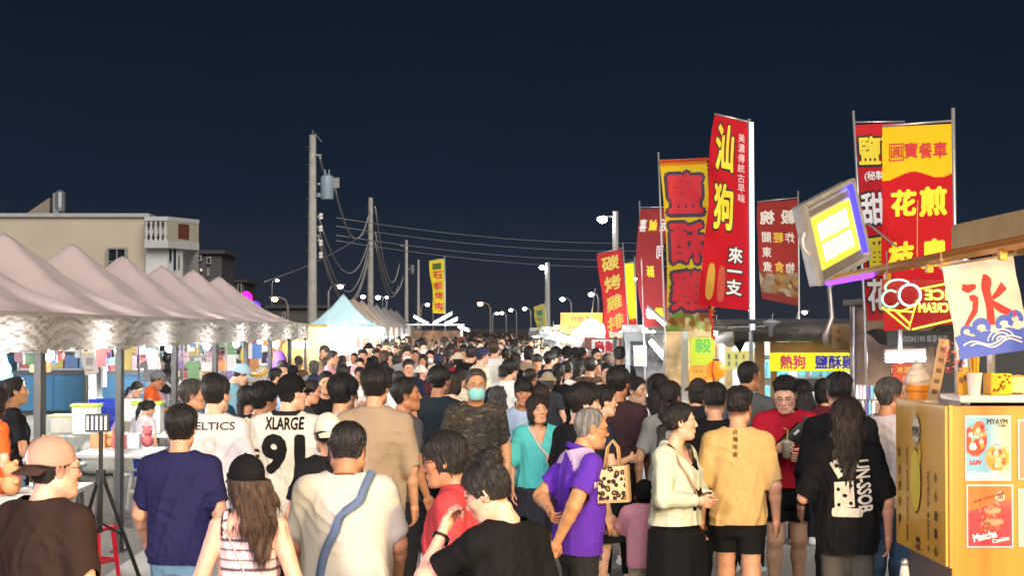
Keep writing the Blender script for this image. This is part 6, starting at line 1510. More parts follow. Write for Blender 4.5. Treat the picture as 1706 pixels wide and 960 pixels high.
# racks that stand across the rear of three tents and face the camera
def rack(label, y, x0, x1, rows, kinds, where):
    o = thing('display_rack', label, 'rack', ((x0+x1)/2, y, 0)); w = x1-x0; b = MB()
    for x in (-w/2, 0, w/2): b.tube([(x, 0, 0), (x, 0, 2.05)], .018, 6)
    for z in rows: b.tube([(-w/2, 0, z), (w/2, 0, z)], .012, 6)
    b.build('frame', STEEL, o)
    b = MB()
    for i in range(int(w/.14)): b.tube([(-w/2+.14*i, .03, .8), (-w/2+.14*i, .03, 2.05)], .004, 4)
    for k in range(9): b.tube([(-w/2, .03, .8+.15*k), (w/2, .03, .8+.15*k)], .004, 4)
    b.build('grid', metal((.7, .7, .72)), o)
    PO = ['far left', 'left', 'inner left', 'middle left', 'middle', 'middle right', 'inner right', 'right', 'far right', 'right end', 'outer right', 'very end', 'far end']
    for ri, z in enumerate(rows):
        n = int(w/.19)
        for i in range(n):
            k = rr_.choice(kinds); goods(k, rr_.choice(ki), Vector((x0+.15+(i+.1*rr_.random())*w/n, y-.05, z-.05)), rr_.uniform(.6, .95), 'at the %s of the %s rail, %s' % (PO[min(i, 12)], ('top', 'second', 'third', 'low')[ri], where), rr_.uniform(-.3, .3))
rack('wire display rack hung with clothes across the fifth tent', 26.2, -4.85, -3.6, (1.95, 1.62, 1.3, 1.0), ['shirt', 'toy bag', 'handbag'], 'fifth tent')
rack('wire display rack hung with goods across the seventh tent', 32.4, -6.1, -3.5, (1.95, 1.66, 1.36, 1.06), ['toy bag', 'handbag', 'shirt'], 'seventh tent')
# side goods wall along the rear of the row
for i in range(6, 8):
    y = 11.9+3*i; o = thing('backdrop_sheet', 'white cloth sheet hung along the rear of the %s tent' % ORD[i], 'sheet', (-6.12, y, 0)); b = MB(); n = 24; vs = []
    for a_ in range(n+1):
        for c_ in range(5): vs.append((.03*math.sin(a_*1.3), -1.45+2.9*a_/n, .1+1.95*c_/4))
    b.add(vs, [(a_*5+c_, a_*5+5+c_, a_*5+6+c_, a_*5+c_+1) for a_ in range(n) for c_ in range(4)]); b.build('cloth', cloth('dfe4e8'), o, smooth=True)
    b = MB(); b.tube([(0, -1.45, 2.06), (0, 1.45, 2.06)], .012, 6); b.build('rod', STEEL, o)
    for k in range(9): goods(rr_.choice(['shirt', 'toy bag', 'handbag']), rr_.choice(ki), Vector((-6.04, y-1.25+.3*k, 1.98-.42*(k % 2))), 1.15, 'number %s along the rear sheet of the %s tent' % (['one', 'two', 'three', 'four', 'five', 'six', 'seven', 'eight', 'nine'][k], ORD[i]), PI/2)
# blue truck at the rear left
o = thing('parked_truck', 'small blue flatbed truck used as a stall behind the tents', 'truck', (PX(150, 30.5), 30.5, 0)); BLT = mat('truck_paint', (.08, .26, .48), .4, noise=.08, nscale=3)
b = MB(); b.box((0, 0, .98), (2.5, 1.5, .62), bev=.03); b.build('cargo_bed', BLT, o); b = MB(); b.box((0, -.72, 1.30), (2.55, .08, .07)); b.box((0, 0, .64), (2.4, 1.3, .1)); b.build('bed_rail', metal((.18, .2, .22)), o)
b = MB()
for x in (-1.2, -.4, .4, 1.2): b.box((x, -.765, .98), (.03, .03, .6))
b.build('bed_panel_seam', mat('truck_paint', (.05, .18, .34), .4), o)
b = MB(); b.box((-1.85, 0, 1.05), (1.0, 1.5, 1.1), bev=.12); b.build('cab', BLT, o, angle=40); b = MB(); b.box((-1.85, -.752, 1.35), (.7, .02, .4)); b.build('window', DG, o); b = MB(); b.box((.35, -.77, 1.05), (.12, .02, .16), bev=.01); b.build('plate', plastic('16181c'), o)
for x in (-1.7, .75):
    for y in (-.62, .62):
        b = MB(); b.lathe([(.0, -.1), (.26, -.1), (.31, -.06), (.31, .06), (.26, .1), (0, .1)], (x, y, .31), 20, rotx(PI/2)); t_ = b.build('wheel', plastic('141414', .8), o); b = MB(); b.lathe([(0, -.105), (.17, -.108), (.17, .108), (0, .105)], (x, y, .31), 16, rotx(PI/2)); b.build('rim', STEEL, t_)
o = thing('shelf_unit', 'white shelf crowded with bright boxes above the blue truck bed', 'shelf', (PX(150, 31), 31, 1.29)); b = MB()
for z in (0.05, .4, .75): b.box((0, 0, z), (2.3, .4, .03))
for x in (-1.14, 1.14): b.box((x, 0, .4), (.03, .4, .8))
b.box((0, .2, .4), (2.3, .02, .8)); b.build('shelf', paint((.7, .72, .74)), o)
for z in range(2):
    for k in range(9): goods('boxed toy', rr_.choice(['orange', 'red', 'pink', 'yellow', 'white', 'blue', 'pale blue']), Vector((PX(150, 31)-1.0+.25*k, 30.9, 1.29+.07+.35*z)), 1.1, 'number %s on the %s shelf over the blue truck' % (['one', 'two', 'three', 'four', 'five', 'six', 'seven', 'eight', 'nine'][k], ('lower', 'upper')[z]))
o = thing('parked_van', 'grey white van with small windows standing left of the blue truck', 'van', (PX(20, 33), 33, 0)); b = MB(); b.box((0, 0, 1.15), (2.6, 1.6, 1.7), bev=.15); b.build('body', paint((.5, .52, .52), .4), o, angle=40); b = MB(); b.box((-.4, -.81, 1.6), (.7, .03, .4)); b.box((.6, -.81, 1.6), (.8, .03, .4)); b.build('window', DG, o)
for x in (-.8, .8):
    b = MB(); b.lathe([(.0, -.1), (.27, -.1), (.32, -.06), (.32, .06), (.27, .1), (0, .1)], (x, -.72, .32), 18, rotx(PI/2)); b.build('wheel', plastic('141414', .8), o)
# cloth covered heaps in front of the truck
def lump(name, label, c, sz, col, seed):
    r = np.random.default_rng(seed); V, Q = snet(lambda P: smax(smin(smin(rbox(P, (0, 0, sz[2]/2), (sz[0]/2, sz[1]/2, sz[2]/2), .12), ell(P, (sz[0]*.2, 0, sz[2]*.8), (sz[0]*.3, sz[1]*.4, sz[2]*.35)), .2), ell(P, (-sz[0]*.25, 0, sz[2]*.7), (sz[0]*.25, sz[1]*.4, sz[2]*.4)), .2)+wrink(P, seed, .012), -P[:, 2], .01), (-sz[0]*.7, -sz[1]*.8, -.02), (sz[0]*.7, sz[1]*.8, sz[2]*1.4), .03)
    o = link(name, npmesh(name, relax(V, Q, 1), Q), None, cloth(col)); o.location = c; tag(o, label, 'covered goods')
lump('covered_goods', 'pale grey cloth thrown over goods in front of the blue truck', (PX(120, 28), 28, 0), (1.7, .9, .62), 'c6cac6', 3)
lump('covered_goods', 'lower white cloth heap beside the pale grey one', (PX(190, 25), 25.3, 0), (.9, .8, .45), 'd6d8d2', 4)
# trestle tables with bins along the front
def table(label, x, y, w, dpt, h=.74, col=(.72, .72, .70), rz=0):
    o = thing('folding_table', label, 'table', (x, y, 0), rz, 'folding tables under the tents'); b = MB(); b.box((0, 0, h-.02), (w, dpt, .04), bev=.008); b.build('tabletop', paint(col), o)
    for sx_ in (-1, 1):
        for sy_ in (-1, 1): b = MB(); b.tube([(sx_*(w/2-.08), sy_*(dpt/2-.06), h-.04), (sx_*(w/2-.05), sy_*(dpt/2-.05), 0)], .014, 6); b.build('leg', metal((.3, .3, .3)), o)
    return o
table('white folding table at the left edge in front of the tan cap man', -3.75, 13.4, .9, .8, .76)
table('white folding table behind the camera tripod', -3.7, 14.6, 1.1, .8)
table('white folding table with crates in the second tent', -4.2, 17.0, 1.0, .7)
table('white folding table with bins in the third tent', -3.7, 19.0, .8, 1.2)
table('white folding table in the fourth tent', -4.3, 22.3, 1.9, .8); table('white folding table in the fifth tent', -3.8, 25.3, .8, 1.3); table('white folding table in the sixth tent', -3.8, 28.8, .8, 1.6)
def crate(label, x, y, z, col='2440c0', s=(.5, .35, .26)):
    o = thing('plastic_crate', label, 'crate', (x, y, z), rr_.uniform(-.15, .15), 'plastic crates of the tent stalls'); b = MB(); t = .012
    for k in range(5):
        zz_ = s[2]*(k+.5)/5
        for q in (-1, 1): b.box((0, q*s[1]/2, zz_), (s[0], t, s[2]/5*.62)); b.box((q*s[0]/2, 0, zz_), (t, s[1], s[2]/5*.62))
    for q in (-1, 1):
        for k in range(5): b.box((-s[0]/2+s[0]*k/4, q*s[1]/2, s[2]/2), (.02, t*1.3, s[2]))
        for k in range(4): b.box((q*s[0]/2, -s[1]/2+s[1]*k/3, s[2]/2), (t*1.3, .02, s[2]))
    b.box((0, 0, .008), (s[0], s[1], .014)); b.box((0, s[1]/2, s[2]), (s[0]+.02, .03, .02)); b.box((0, -s[1]/2, s[2]), (s[0]+.02, .03, .02)); b.build('basket', plastic(col), o)
for i, lb in enumerate(('bottom', 'second', 'third', 'topmost')): crate('blue slatted crate, %s of the stack by the white boxes' % lb, PX(188, 25.6), 25.6, .255*i)
for i, (px, d_, z_, s_, c_, lb) in enumerate(((148, 22.0, .74, (.3, .3, .34), 'e8ece8', 'white bin with lime green top edge left of the blue crates'), (250, 22.2, .74, (.34, .3, .36), 'dfe3df', 'white storage bin right of the blue crates'), (222, 24.6, .74, (.3, .3, .3), 'eef0ee', 'white bin behind the storage bin'), (120, 22.3, .74, (.4, .3, .2), 'e4e0d8', 'low cream box in the middle of the tent stall'))):
    o = thing('storage_bin', lb, 'bin', (PX(px, d_), d_, z_)); b = MB(); b.box((0, 0, s_[2]/2), s_, bev=.02); b.build('bin', plastic(c_), o); b = MB(); b.box((0, 0, s_[2]+.01), (s_[0]+.03, s_[1]+.03, .04), bev=.01); b.build('lid', plastic(['b8d84a', 'b8d84a', 'd8d8d8', 'e8d8a8'][i]), o)
# stools
def stool(label, x, y, col):
    o = thing('plastic_stool', label, 'stool', (x, y, 0), rr_.uniform(0, 1.5), 'plastic stools'); b = MB(); b.box((0, 0, .45), (.28, .28, .03), bev=.012); b.build('seat', plastic(col), o)
    for sx_ in (-1, 1):
        for sy_ in (-1, 1): b = MB(); b.tube([(sx_*.11, sy_*.11, .44), (sx_*.15, sy_*.15, 0)], [.022, .018], 6); b.build('leg', plastic(col), o)
    b = MB()
    for q in (-1, 1): b.box((0, q*.13, .2), (.26, .012, .03)); b.box((q*.13, 0, .2), (.012, .26, .03))
    b.build('stretcher', plastic(col), o)
stool('red plastic stool below the camera tripod', PX(160, 14.2), 14.2, 'c82030'); stool('red plastic stool behind the tan cap man', PX(120, 15.5), 15.5, 'c82030'); stool('red stool farther in under the second tent', PX(50, 14.6), 14.6, 'c02838'); stool('white plastic stool by the seated girl', PX(245, 20.2), 20.2, 'e2e2e0')
# tripod with a boxy fan heater head
TY = 13.0; o = thing('camera_tripod', 'black tripod with a square grilled lamp head in front of the tents', 'tripod', (PX(172, TY), TY, 0)); b = MB(); zt_ = W(0, 690, TY).z
b.tube([(0, 0, .55), (0, 0, zt_)], .016, 8); b.box((0, 0, .95), (.06, .06, .1)); b.build('column', plastic('101012'), o)
for q in (.5, 2.6, 4.7):
    b = MB(); b.tube([(0, 0, 1.0), (.36*math.cos(q), .36*math.sin(q), .02)], .015, 6); b.tube([(0, 0, .62), (.17*math.cos(q), .17*math.sin(q), .52)], .008, 5); b.build('leg', plastic('101012'), o)
b = MB(); b.box((-.02, -.02, zt_-.06), (.17, .05, .13), bev=.01); hd = b.build('lamp_head', plastic('2c2e32'), o); b = MB()
for k in range(5): b.box((-.085+.032*k, -.047, zt_-.06), (.014, .006, .1))
b.build('grille', plastic('d8dcde'), hd)
# vertical blue light tube and speaker panel, hanging boards
def board(label, quad, d, col, cat='poster', dd=.0):
    P4 = [W(x, y, d) for x, y in quad]; cc = sum(P4, Vector())/4; o = thing('hanging_poster', label, cat, cc); b = MB(); vs = [p-cc for p in P4]; vs += [v+Vector((0, .012, 0)) for v in vs]; b.add(vs, [(0, 1, 2, 3), (7, 6, 5, 4), (0, 4, 5, 1), (1, 5, 6, 2), (2, 6, 7, 3), (3, 7, 4, 0)]); b.build('sheet', paint(col, .3), o)
    return o, [p-cc for p in P4]
o, q = board('blue and red poster hanging at the far left edge', [(-20, 592), (10, 590), (22, 628), (-20, 640)], 12.6, (.10, .38, .48))
pl_ = lambda u, v: (q[0].lerp(q[1], u).lerp(q[3].lerp(q[2], u), v), Vector((0, -1, 0)))
letters([('食', .55, .3, .3, .3, .04, 0), ('品', .75, .3, .3, .3, .04, 0)], lambda u, v: pl_(u, 1-v-.4), mat('ink', (.5, .05, .04), .6), o, 'lettering', None, .006)
b = MB(); ctr = pl_(.72, .62)[0]; b.ball(ctr+Vector((0, -.006, 0)), .055, 8, (1, .08, 1)); b.build('picture', plastic('d8b8a0'), o, smooth=True)
o, q = board('grey brown poster hanging tilted in the second tent', [(134, 590), (156, 588), (165, 622), (142, 626)], 16.9, (.33, .29, .28)); b = MB(); b.box((0, -.01, .02), (.06, .01, .07)); b.box((0, -.01, -.06), (.08, .01, .01)); b.build('picture', plastic('5a5250'), o)
o, q = board('pinkish poster with dark stripes hanging in the third tent', [(243, 586), (262, 584), (268, 612), (248, 616)], 19.0, (.55, .38, .34)); b = MB()
for k in range(4): b.box((-.045+.03*k, -.01, .0), (.014, .008, .14))
b.build('stripe', plastic('4a4448'), o)
o = thing('light_tube', 'upright blue light tube against a tent post', 'lamp', (PX(204, 18.4), 18.4, 0)); b = MB(); b.tube([(0, 0, W(0, 690, 18.4).z), (0, 0, W(0, 612, 18.4).z)], .03, 8); b.build('tube', glow((.08, .12, 1.0), 1.3), o); b = MB(); b.tube([(0, .03, 0), (0, .03, W(0, 612, 18.4).z)], .014, 6); b.build('stand', STEEL, o)
b = MB(); 
o = thing('mannequin', 'black mannequin bust with a pale strap among the hanging goods', 'mannequin', (PX(281, 26), 26, 0)); b.ball((0, 0, 1.62), .08, 8, (1, 1, 1.2)); b.tube([(0, 0, 1.4), (0, 0, 1.55)], .04, 8); b.ball((0, 0, 1.27), .17, 10, (1, .6, 1.1)); b.build('torso', plastic('141416'), o, smooth=True); b = MB(); b.tube([(0, 0, 0), (0, 0, 1.15)], .02, 6); b.lathe([(.18, 0), (.18, .02), (.02, .04)], n=16); b.build('stand', STEEL, o); b = MB(); b.tube([(-.12, -.07, 1.4), (0, -.115, 1.27), (.13, -.06, 1.14)], .018, 6); b.build('strap', plastic('d8d8d8'), o)
# warm lamp stall at the end of the near row and the counter under the blue tent
o = thing('food_stall', 'warm lit wooden stall at the end of the taupe tents', 'stall', (PX(503, 37), 37, 0)); posts(o, paint((.6, .42, .14)), [(x, y, 2.1) for x in (-.5, .5) for y in (0, 1.2)], .025); b = MB(); b.box((0, .6, 2.1), (1.1, 1.4, .05)); b.build('roof', paint((.6, .4, .1)), o); b = MB(); b.box((0, 1.2, 1.2), (1.0, .04, 1.8)); b.build('back_panel', paint((.6, .42, .16)), o); b = MB(); b.box((0, .2, .5), (1.0, .5, 1), bev=.02); b.build('counter', paint((.5, .35, .15)), o)
o = thing('floodlight', 'square warm floodlight glaring at the end of the taupe tents', 'lamp', W(502, 574, 36.6)); b = MB(); b.box((0, 0, 0), (.34, .06, .12), bev=.01); b.build('glass', glow((1.0, .78, .38), 60), o); b = MB(); b.box((0, .06, 0), (.4, .06, .18)); b.tube([(0, .06, .05), (0, .06, .2)], .01, 5); b.build('housing', DKM, o)
for i, (px, yy, c_) in enumerate(((486, 598, 'c8a070'), (497, 596, '8a5a2a'), (509, 597, 'b07838'), (519, 600, 'd8b888'))):
    p_ = W(px, yy, 36.8); b = MB(); b.box((0, 0, -.12), (.09, .05, .3), bev=.02); b.tube([(0, 0, .02), (0, 0, .1)], .004, 4); o = b.build('hanging_snack', mat('snack', c_, .5, noise=.2, nscale=9)); o.location = p_; tag(o, '%s dried snack string hanging in the warm lit stall, %s' % (('pale', 'dark brown', 'golden brown', 'cream')[i], ('far left', 'second', 'third', 'far right')[i]), 'snack')
o = thing('balloon_ring', 'blue and white banner board with a golden ring hanging at the sixth tent', 'decoration', W(428, 595, 29.5)); b = MB(); b.tube([(.24*math.cos(q), 0, .3*math.sin(q)) for q in np.linspace(0, 6.283, 24)], .03, 8); b.build('ring', plastic('d8a830', .3), o, smooth=True); b = MB(); b.box((.0, .03, .1), (.16, .01, .26)); b.build('blue_panel', plastic('2470c8'), o); b = MB(); b.box((-.12, .035, .1), (.07, .01, .26)); b.build('white_panel', plastic('e6e8ec'), o)
o = thing('dress_dummy', 'violet dress on a tailor dummy in the last taupe tent', 'mannequin', (PX(462, 31), 31, 0)); b = MB(); b.lathe([(.2, .75), (.24, .9), (.15, 1.2), (.13, 1.32), (.18, 1.5), (.12, 1.62), (.04, 1.66)], n=16); b.build('dress', cloth('7a50b0'), o, smooth=True); b = MB(); b.ball((0, 0, 1.78), .09, 8, (1, 1, 1.2)); b.tube([(0, 0, 1.6), (0, 0, 1.75)], .04, 8); b.build('head', plastic('c8a080'), o, smooth=True); b = MB(); b.tube([(0, 0, 0), (0, 0, .8)], .02, 6); b.build('stand', STEEL, o)
for i in range(4):
    d_ = (40, 46, 52, 58)[i]; o = thing('food_stall', 'small counter stall %s between the taupe row and the light blue tent' % ('first', 'second', 'third', 'fourth')[i], 'stall', (-4.3-.1*i, d_, 0)); b = MB(); b.box((0, 0, .5), (1.4, .7, 1.0), bev=.02); b.build('counter', paint([(.7, .66, .6), (.6, .62, .66), (.7, .6, .5), (.66, .66, .66)][i]), o); b = MB(); b.box((0, 1.0, 1.1), (1.5, .05, 1.7)); b.build('back_panel', paint([(.62, .56, .5), (.5, .52, .56), (.66, .5, .4), (.6, .6, .6)][i]), o)
    posts(o, STEEL, [(x, .95, 2.0) for x in (-.7, .7)], .02, box=False)
    for k in range(5): goods(rr_.choice(['plush', 'boxed toy']), rr_.choice(['pink', 'orange', 'white', 'yellow', 'cream', 'red']), Vector((-4.85-.1*i+.26*k, d_-.1, 1.0)), 1.1, 'number %s on the %s counter stall beyond the taupe row' % (['one', 'two', 'three', 'four', 'five'][k], ('first', 'second', 'third', 'fourth')[i]))
    tube_lamp((-4.9-.1*i, d_+.5, 1.95), (-3.8-.1*i, d_+.5, 1.95), 'tube lamp over the %s counter stall beyond the taupe row' % ('first', 'second', 'third', 'fourth')[i], 75, r=.03)
for i, (cy, lb) in enumerate(((60, 'light blue tent'), (65.5, 'beige far tent'), (71, 'pale tan far tent'), (77, 'third far tent'), (83, 'fourth far tent'))):
    o = thing('food_stall', 'bright counter with menu panels inside the %s' % lb, 'stall', (-4.3, cy, 0)); b = MB(); b.box((.1, -.9, .5), (2.2, .6, 1.0), bev=.02); b.build('counter', paint((.7, .64, .56)), o); b = MB(); b.box((0, 1.1, 1.15), (2.4, .05, 1.9)); b.build('back_panel', paint((.68, .64, .58)), o)
    b = MB(); rq = random.Random(i)
    for k in range(7): b.box((-1.0+.33*k, 1.05, 1.5+.2*rq.random()), (.22, .02, .35))
    b.build('menu_panel', mat('menu', (.55, .3, .2), .6, noise=.8, nscale=2.5), o)

# bulbs along the stall fronts
for i in range(10): bulb(2.75-.03*i, 24.4+4.1*i, 1.98+.03*(i % 2), (330, 320, 700, 950)[min(i, 3)], 'bare bulb at a stall front on the right, %s along the row' % ['nearest', 'second', 'third', 'fourth', 'fifth', 'sixth', 'seventh', 'eighth', 'ninth', 'farthest'][i], 2.3, (1, .93, .8), .06)
for i in range(6): bulb(-2.95, 37+4.1*i, 1.95, 1100, 'bare bulb over the counters past the taupe tents, %s from us' % ['first', 'second', 'third', 'fourth', 'fifth', 'sixth'][i], 2.3, (1, .93, .8), .06)
bulb(s2.location.x+.3, 23.2, 1.98, 260, 'added bulb deep inside the snack stall with the green sign', 2.2, (1, .9, .7), .05); bulb(st.location.x-.2, 20.9, 1.98, 500, 'added bulb deep inside the hot dog stall', 2.2, (1, .97, .9), .05); bulb(s3.location.x, 28.8, 1.95, 500, 'added bulb deep inside the white framed stall', 2.2, (1, .97, .9), .05)  # bulbs added inside the stalls to brighten their backs

for i in range(2, 8):
    y = 11.9+3*i; o = thing('hanging_rail', 'steel rail hung with small goods inside the %s taupe tent' % ORD[i], 'rail', (-5.0, y, 2.0)); b = MB(); b.tube([(0, -1.4, 0), (0, 1.4, 0)], .012, 6)
    for q in (-1.4, 1.4): b.tube([(0, q, 0), (0, q, .08)], .006, 5)
    b.build('rail', STEEL, o)
    for k in range(9): goods(rr_.choice(['toy bag', 'handbag', 'shirt', 'toy bag']), rr_.choice(ki), Vector((-5.0, y-1.3+.32*k, 1.93-.12*(k % 2))), rr_.uniform(.7, 1.0), 'number %s on the inner rail of the %s taupe tent' % (['one', 'two', 'three', 'four', 'five', 'six', 'seven', 'eight', 'nine'][k], ORD[i]), rr_.uniform(-.5, .9))

for tx, ty, tw, wh in ((-3.7, 14.6, .9, 'behind the camera tripod'), (-4.2, 17.0, .8, 'with crates in the second tent'), (-4.3, 22.3, 1.6, 'in the fourth tent'), (-3.75, 13.4, .7, 'at the left edge'), (-3.7, 19.0, .6, 'with bins in the third tent')):
    for k in range(5): goods(['boxed toy', 'plush', 'boxed toy'][k % 3], rr_.choice(['pink', 'white', 'cream', 'red', 'pale blue', 'orange', 'yellow']), Vector((tx-tw/2+tw*(k+.5)/5, ty+rr_.uniform(-.15, .2), .765)), rr_.uniform(.5, .8), 'number %s on the folding table %s' % (['one', 'two', 'three', 'four', 'five'][k], wh), rr_.uniform(-.6, .6))
# ------------------------------------------------------------------ the people one can tell apart
T = lambda col, kind='tee', **k: dict(kind=kind, col=col, **k)
L_ = lambda col, kind='pants', **k: dict(kind=kind, col=col, **k)
def bands(base, ink, f, th):
    def g(V, F): 
        C = np.tile(np.array(lin(base)), (len(V), 1)); m = np.sin(V[:, 2]*f) > th; C[m] = lin(ink); return C
    return g
# 1 tan cap man
r, F = person(92, 722, 480, 30, 'man in a tan backwards cap and dark brown t-shirt, nearest at the left edge', w=1.18, skin='pink', head=(25, 0, 0), hair=('crew', 'black'), glasses=1, cap=dict(m=cloth('b08c78'), mv=cloth('3a2a24'), back=True, tilt=-16), top=T('2e211a', ease=.02), low=L_('23242a', 'shorts'))
cp = [c for c in r.children if c.name.startswith('cap')][0]; bv = BVHTree.FromPolygons([v.co for v in cp.data.vertices], [tuple(p.vertices) for p in cp.data.polygons])
def cpl(u, v):
    q = bv.ray_cast(Vector((-u, 1, v)), Vector((0, -1, 0))); return (q[0], q[1] if q[1].y > 0 else -q[1]) if q[0] else (Vector((-u, .1, v)), Vector((0, 1, 0)))
letters([('L', -.016, .09, .03, .05, .04, 0), ('A', .01, .078, .036, .046, .04, 0)], cpl, cloth('e6ded6'), cp, 'lettering', .01, .002)
# 2 navy man
person(302, 672, 350, 0, 'man with cropped hair in a plain navy t-shirt seen from behind', skin='mid', hair=('short', 'black'), top=T('23224a', boxy=.6), low=L_('6c90a8', 'shorts'), arms=('fwd', 'hang'), legs='walkL')
# 3 CELTICS man
r, F = person(361, 622, 285, 3, 'man in a white t-shirt with a team name across the back', skin='fair', hair=('short', 'black'), top=T('d2ccca', 'over', ease=.022), low=L_('c9b48a', 'shorts'), head=(22, 0, 0))
letters([('CELTICS', -.0, 1.365, .32, .05, .012, 0)], front_place(F), cloth('3a3836'), F.top, 'lettering', .02, .005)
letters([('◎', .0, 1.24, .1, .12, 0, 0), ('ORIGINAL', .0, 1.13, .14, .012, 0, 0)], front_place(F), cloth('c4bcb8'), F.top, 'faint_print', .03, .004)
# 4 black cap woman
def tank(V, F):
    C = np.tile(np.array(lin('e2c8c8')), (len(V), 1)); C[np.sin(V[:, 2]*150) > .72] = lin('5a5058'); sg = np.abs(V[:, 0]); C[(sg > .078*F.H-.012+np.maximum(0, .765*F.H-V[:, 2])*1.2) & (V[:, 2] > .70*F.H)] = (.01, .01, .012); return C
r, F = person(410, 752, 440, 5, 'woman in a black cap with long brown hair and a striped pink tank top', sex='f', w=1.06, skin='pink', head=(-35, -4, 0), hair=('long', 'brown'), cap=dict(m=cloth('121214'), tilt=-4), top=T('e2c8c8', 'tank', ease=.006, boxy=.2, fcol=tank), low=L_('2a3a55'))
link('bag_strap', strap_mesh(F, [F.B(-.07, -.06, .8), F.B(-.02, -.1, .7), F.B(.04, -.1, .58)], .006, .004, .004, F.bv), r, cloth('c8b4b0'))
# 5 jersey man
def jersey(V, F):
    C = np.tile(np.array(lin('d0ccc2')), (len(V), 1)); r0 = F.neck[0]; C[(np.hypot(V[:, 0]-r0[0], V[:, 1]-r0[1]) < .105) & (V[:, 2] > .838*F.H)] = (.012, .012, .014)
    sh, el_, wr = F.arm[0]; ax = (el_-sh)/np.linalg.norm(el_-sh); t = (V-sh) @ ax; m = (V[:, 0] < -.17) & (((t > .15) & (t < .17)) | ((t > .185) & (t < .205)) | ((t > .22) & (t < .235))); C[m] = (.012, .012, .014); return C
r, F = person(487, 620, 280, 6, 'man in a white jersey numbered 91 and a black cap', skin='fair', hair=('short', 'black'), head=(45, 0, 0), cap=dict(m=cloth('141416'), tilt=-3), top=T('e6e2da', 'over', ease=.03, boxy=.8, fcol=jersey, hem=.43), low=L_('15161a'), w=1.05)
letters([('XLARGE', .0, 1.37, .26, .08, .03, 0), ('91', -.005, 1.165, .26, .24, .05, 0)], front_place(F), cloth('161616'), F.top, 'lettering', .02, .006)
person(440, 635, 265, 25, 'man in a pale olive t-shirt left of the jersey man', skin='tan', hair=('fluffy', 'black'), top=T('cfc6a2'), low=L_('2a2c30'), head=(25, 0, 0))
person(412, 640, 228, 20, 'woman with dark hair tied low in a black top behind the white t-shirt man', sex='f', hair=('pony_low', 'black'), top=T('1b1b1e'), low=L_('2a2c30'))
# 6..
person(572, 622, 280, 8, 'man in a pale blue long sleeved shirt behind the cream cap', skin='mid', hair=('fluffy', 'black'), top=T('c2cdee', 'long', ease=.02, boxy=.8), low=L_('1f2024'), head=(20, 0, 0))
person(545, 685, 335, -10, 'woman in a cream cap with dark hair in front of the pale blue shirt', sex='f', hair=('pony_low', 'black'), cap=dict(m=cloth('e4dbc0'), back=True, tilt=-14), top=T('17171a'), low=L_('1f2024'), head=(-10, 0, 0))
r, F = person(580, 697, 400, 0, 'heavy man in a white t-shirt with a grey crossbody strap', w=1.32, skin='tan', hair=('crew', 'black'), top=T('c2bbae', ease=.02, boxy=.9), low=L_('41607a', 'pants'), head=(6, -12, 0), arms=('fwd', 'fwd'))
link('bag_strap', strap_mesh(F, [F.B(.085, -.03, .86), F.B(.06, -.2, .79), F.B(-.03, -.25, .68), F.B(-.12, -.25, .565)], .042, .006, .012, F.bv), r, cloth('5c6c88'))
b = MB(); b.tube([F.neck[0]+np.array([.062*math.cos(q), .062*math.sin(q)-.005, .05-.02*math.sin(q)]) for q in np.linspace(0, 2*PI, 20)], .003, 5); b.build('necklace', mat('cord', '8a4a20', .5), r)
person(627, 608, 290, 8, 'tall man in a beige brown oversized t-shirt', skin='mid', hair=('fluffy', 'black'), top=T('a08c74', 'over', ease=.03, boxy=.9), low=L_('2a2a2e'), head=(10, 0, 0))
person(677, 627, 262, 55, 'man in a dark grey t-shirt turning his head right, beside the beige shirt', skin='tan', hair=('crew', 'black'), top=T('4c4c56'), low=L_('26262a'), head=(30, 6, 0))
person(733, 607, 222, 12, 'man in a dark teal sleeveless shirt with reddened arms', skin='tan', hair=('short', 'black'), top=T('232c34', 'sleeveless'), low=L_('1c1c20'), head=(20, 0, 0))
CAMO = mat('camo', (.1, .08, .05), .85, bump=.2, bscale=14)
n_, l_ = CAMO.node_tree.nodes, CAMO.node_tree.links; t_ = n_.new('ShaderNodeTexCoord'); mp_ = n_.new('ShaderNodeMapping'); mp_.inputs['Scale'].default_value = (1, 1, 2.6); x_ = n_.new('ShaderNodeTexNoise'); x_.inputs['Scale'].default_value = 13; x_.inputs['Detail'].default_value = 4; x_.inputs['Distortion'].default_value = 1.4
rm = n_.new('ShaderNodeValToRGB'); rm.color_ramp.interpolation = 'CONSTANT'; e_ = rm.color_ramp.elements; e_[0].color = (.02, .016, .013, 1); e_[1].position = .62; e_[1].color = (.16, .12, .075, 1); q_ = e_.new(.45); q_.color = (.055, .045, .03, 1); q_ = e_.new(.54); q_.color = (.028, .022, .016, 1)
l_.new(t_.outputs['Object'], mp_.inputs[0]); l_.new(mp_.outputs[0], x_.inputs[0]); l_.new(x_.outputs[0], rm.inputs[0]); l_.new(rm.outputs[0], n_['Principled BSDF'].inputs['Base Color'])
person(793, 612, 240, 176, 'older man in a turquoise mask and camouflage t-shirt facing us', w=1.1, skin='old', hk=dict(old=1), hair=('grey', 'dgrey'), glasses=1, mask=1, top=T('3a2e20', mat=CAMO), low=L_('3a342c'), head=(-4, 0, 0))
person(740, 716, 420, -78, 'boy with glasses in a red t-shirt in left profile', skin='tan', hair=('bangs', 'black'), glasses=1, top=T('b83e42', ease=.02), low=L_('202028', 'shorts'), head=(-4, -8, 0), w=1.08)
r, F = person(812, 756, 500, -35, 'woman with a messy bun and black t-shirt rubbing her nose, nearest at the bottom', sex='f', w=1.08, skin='pink', hair=('bun', 'black'), head=(-38, -24, -4), arms=(((.16, .12, .70), (.045, .165, .86)), 'hang'), curl=(.9, .4), palm=((.6, -.7, .2), None), top=T('0d0d0f'), low=L_('202024'))
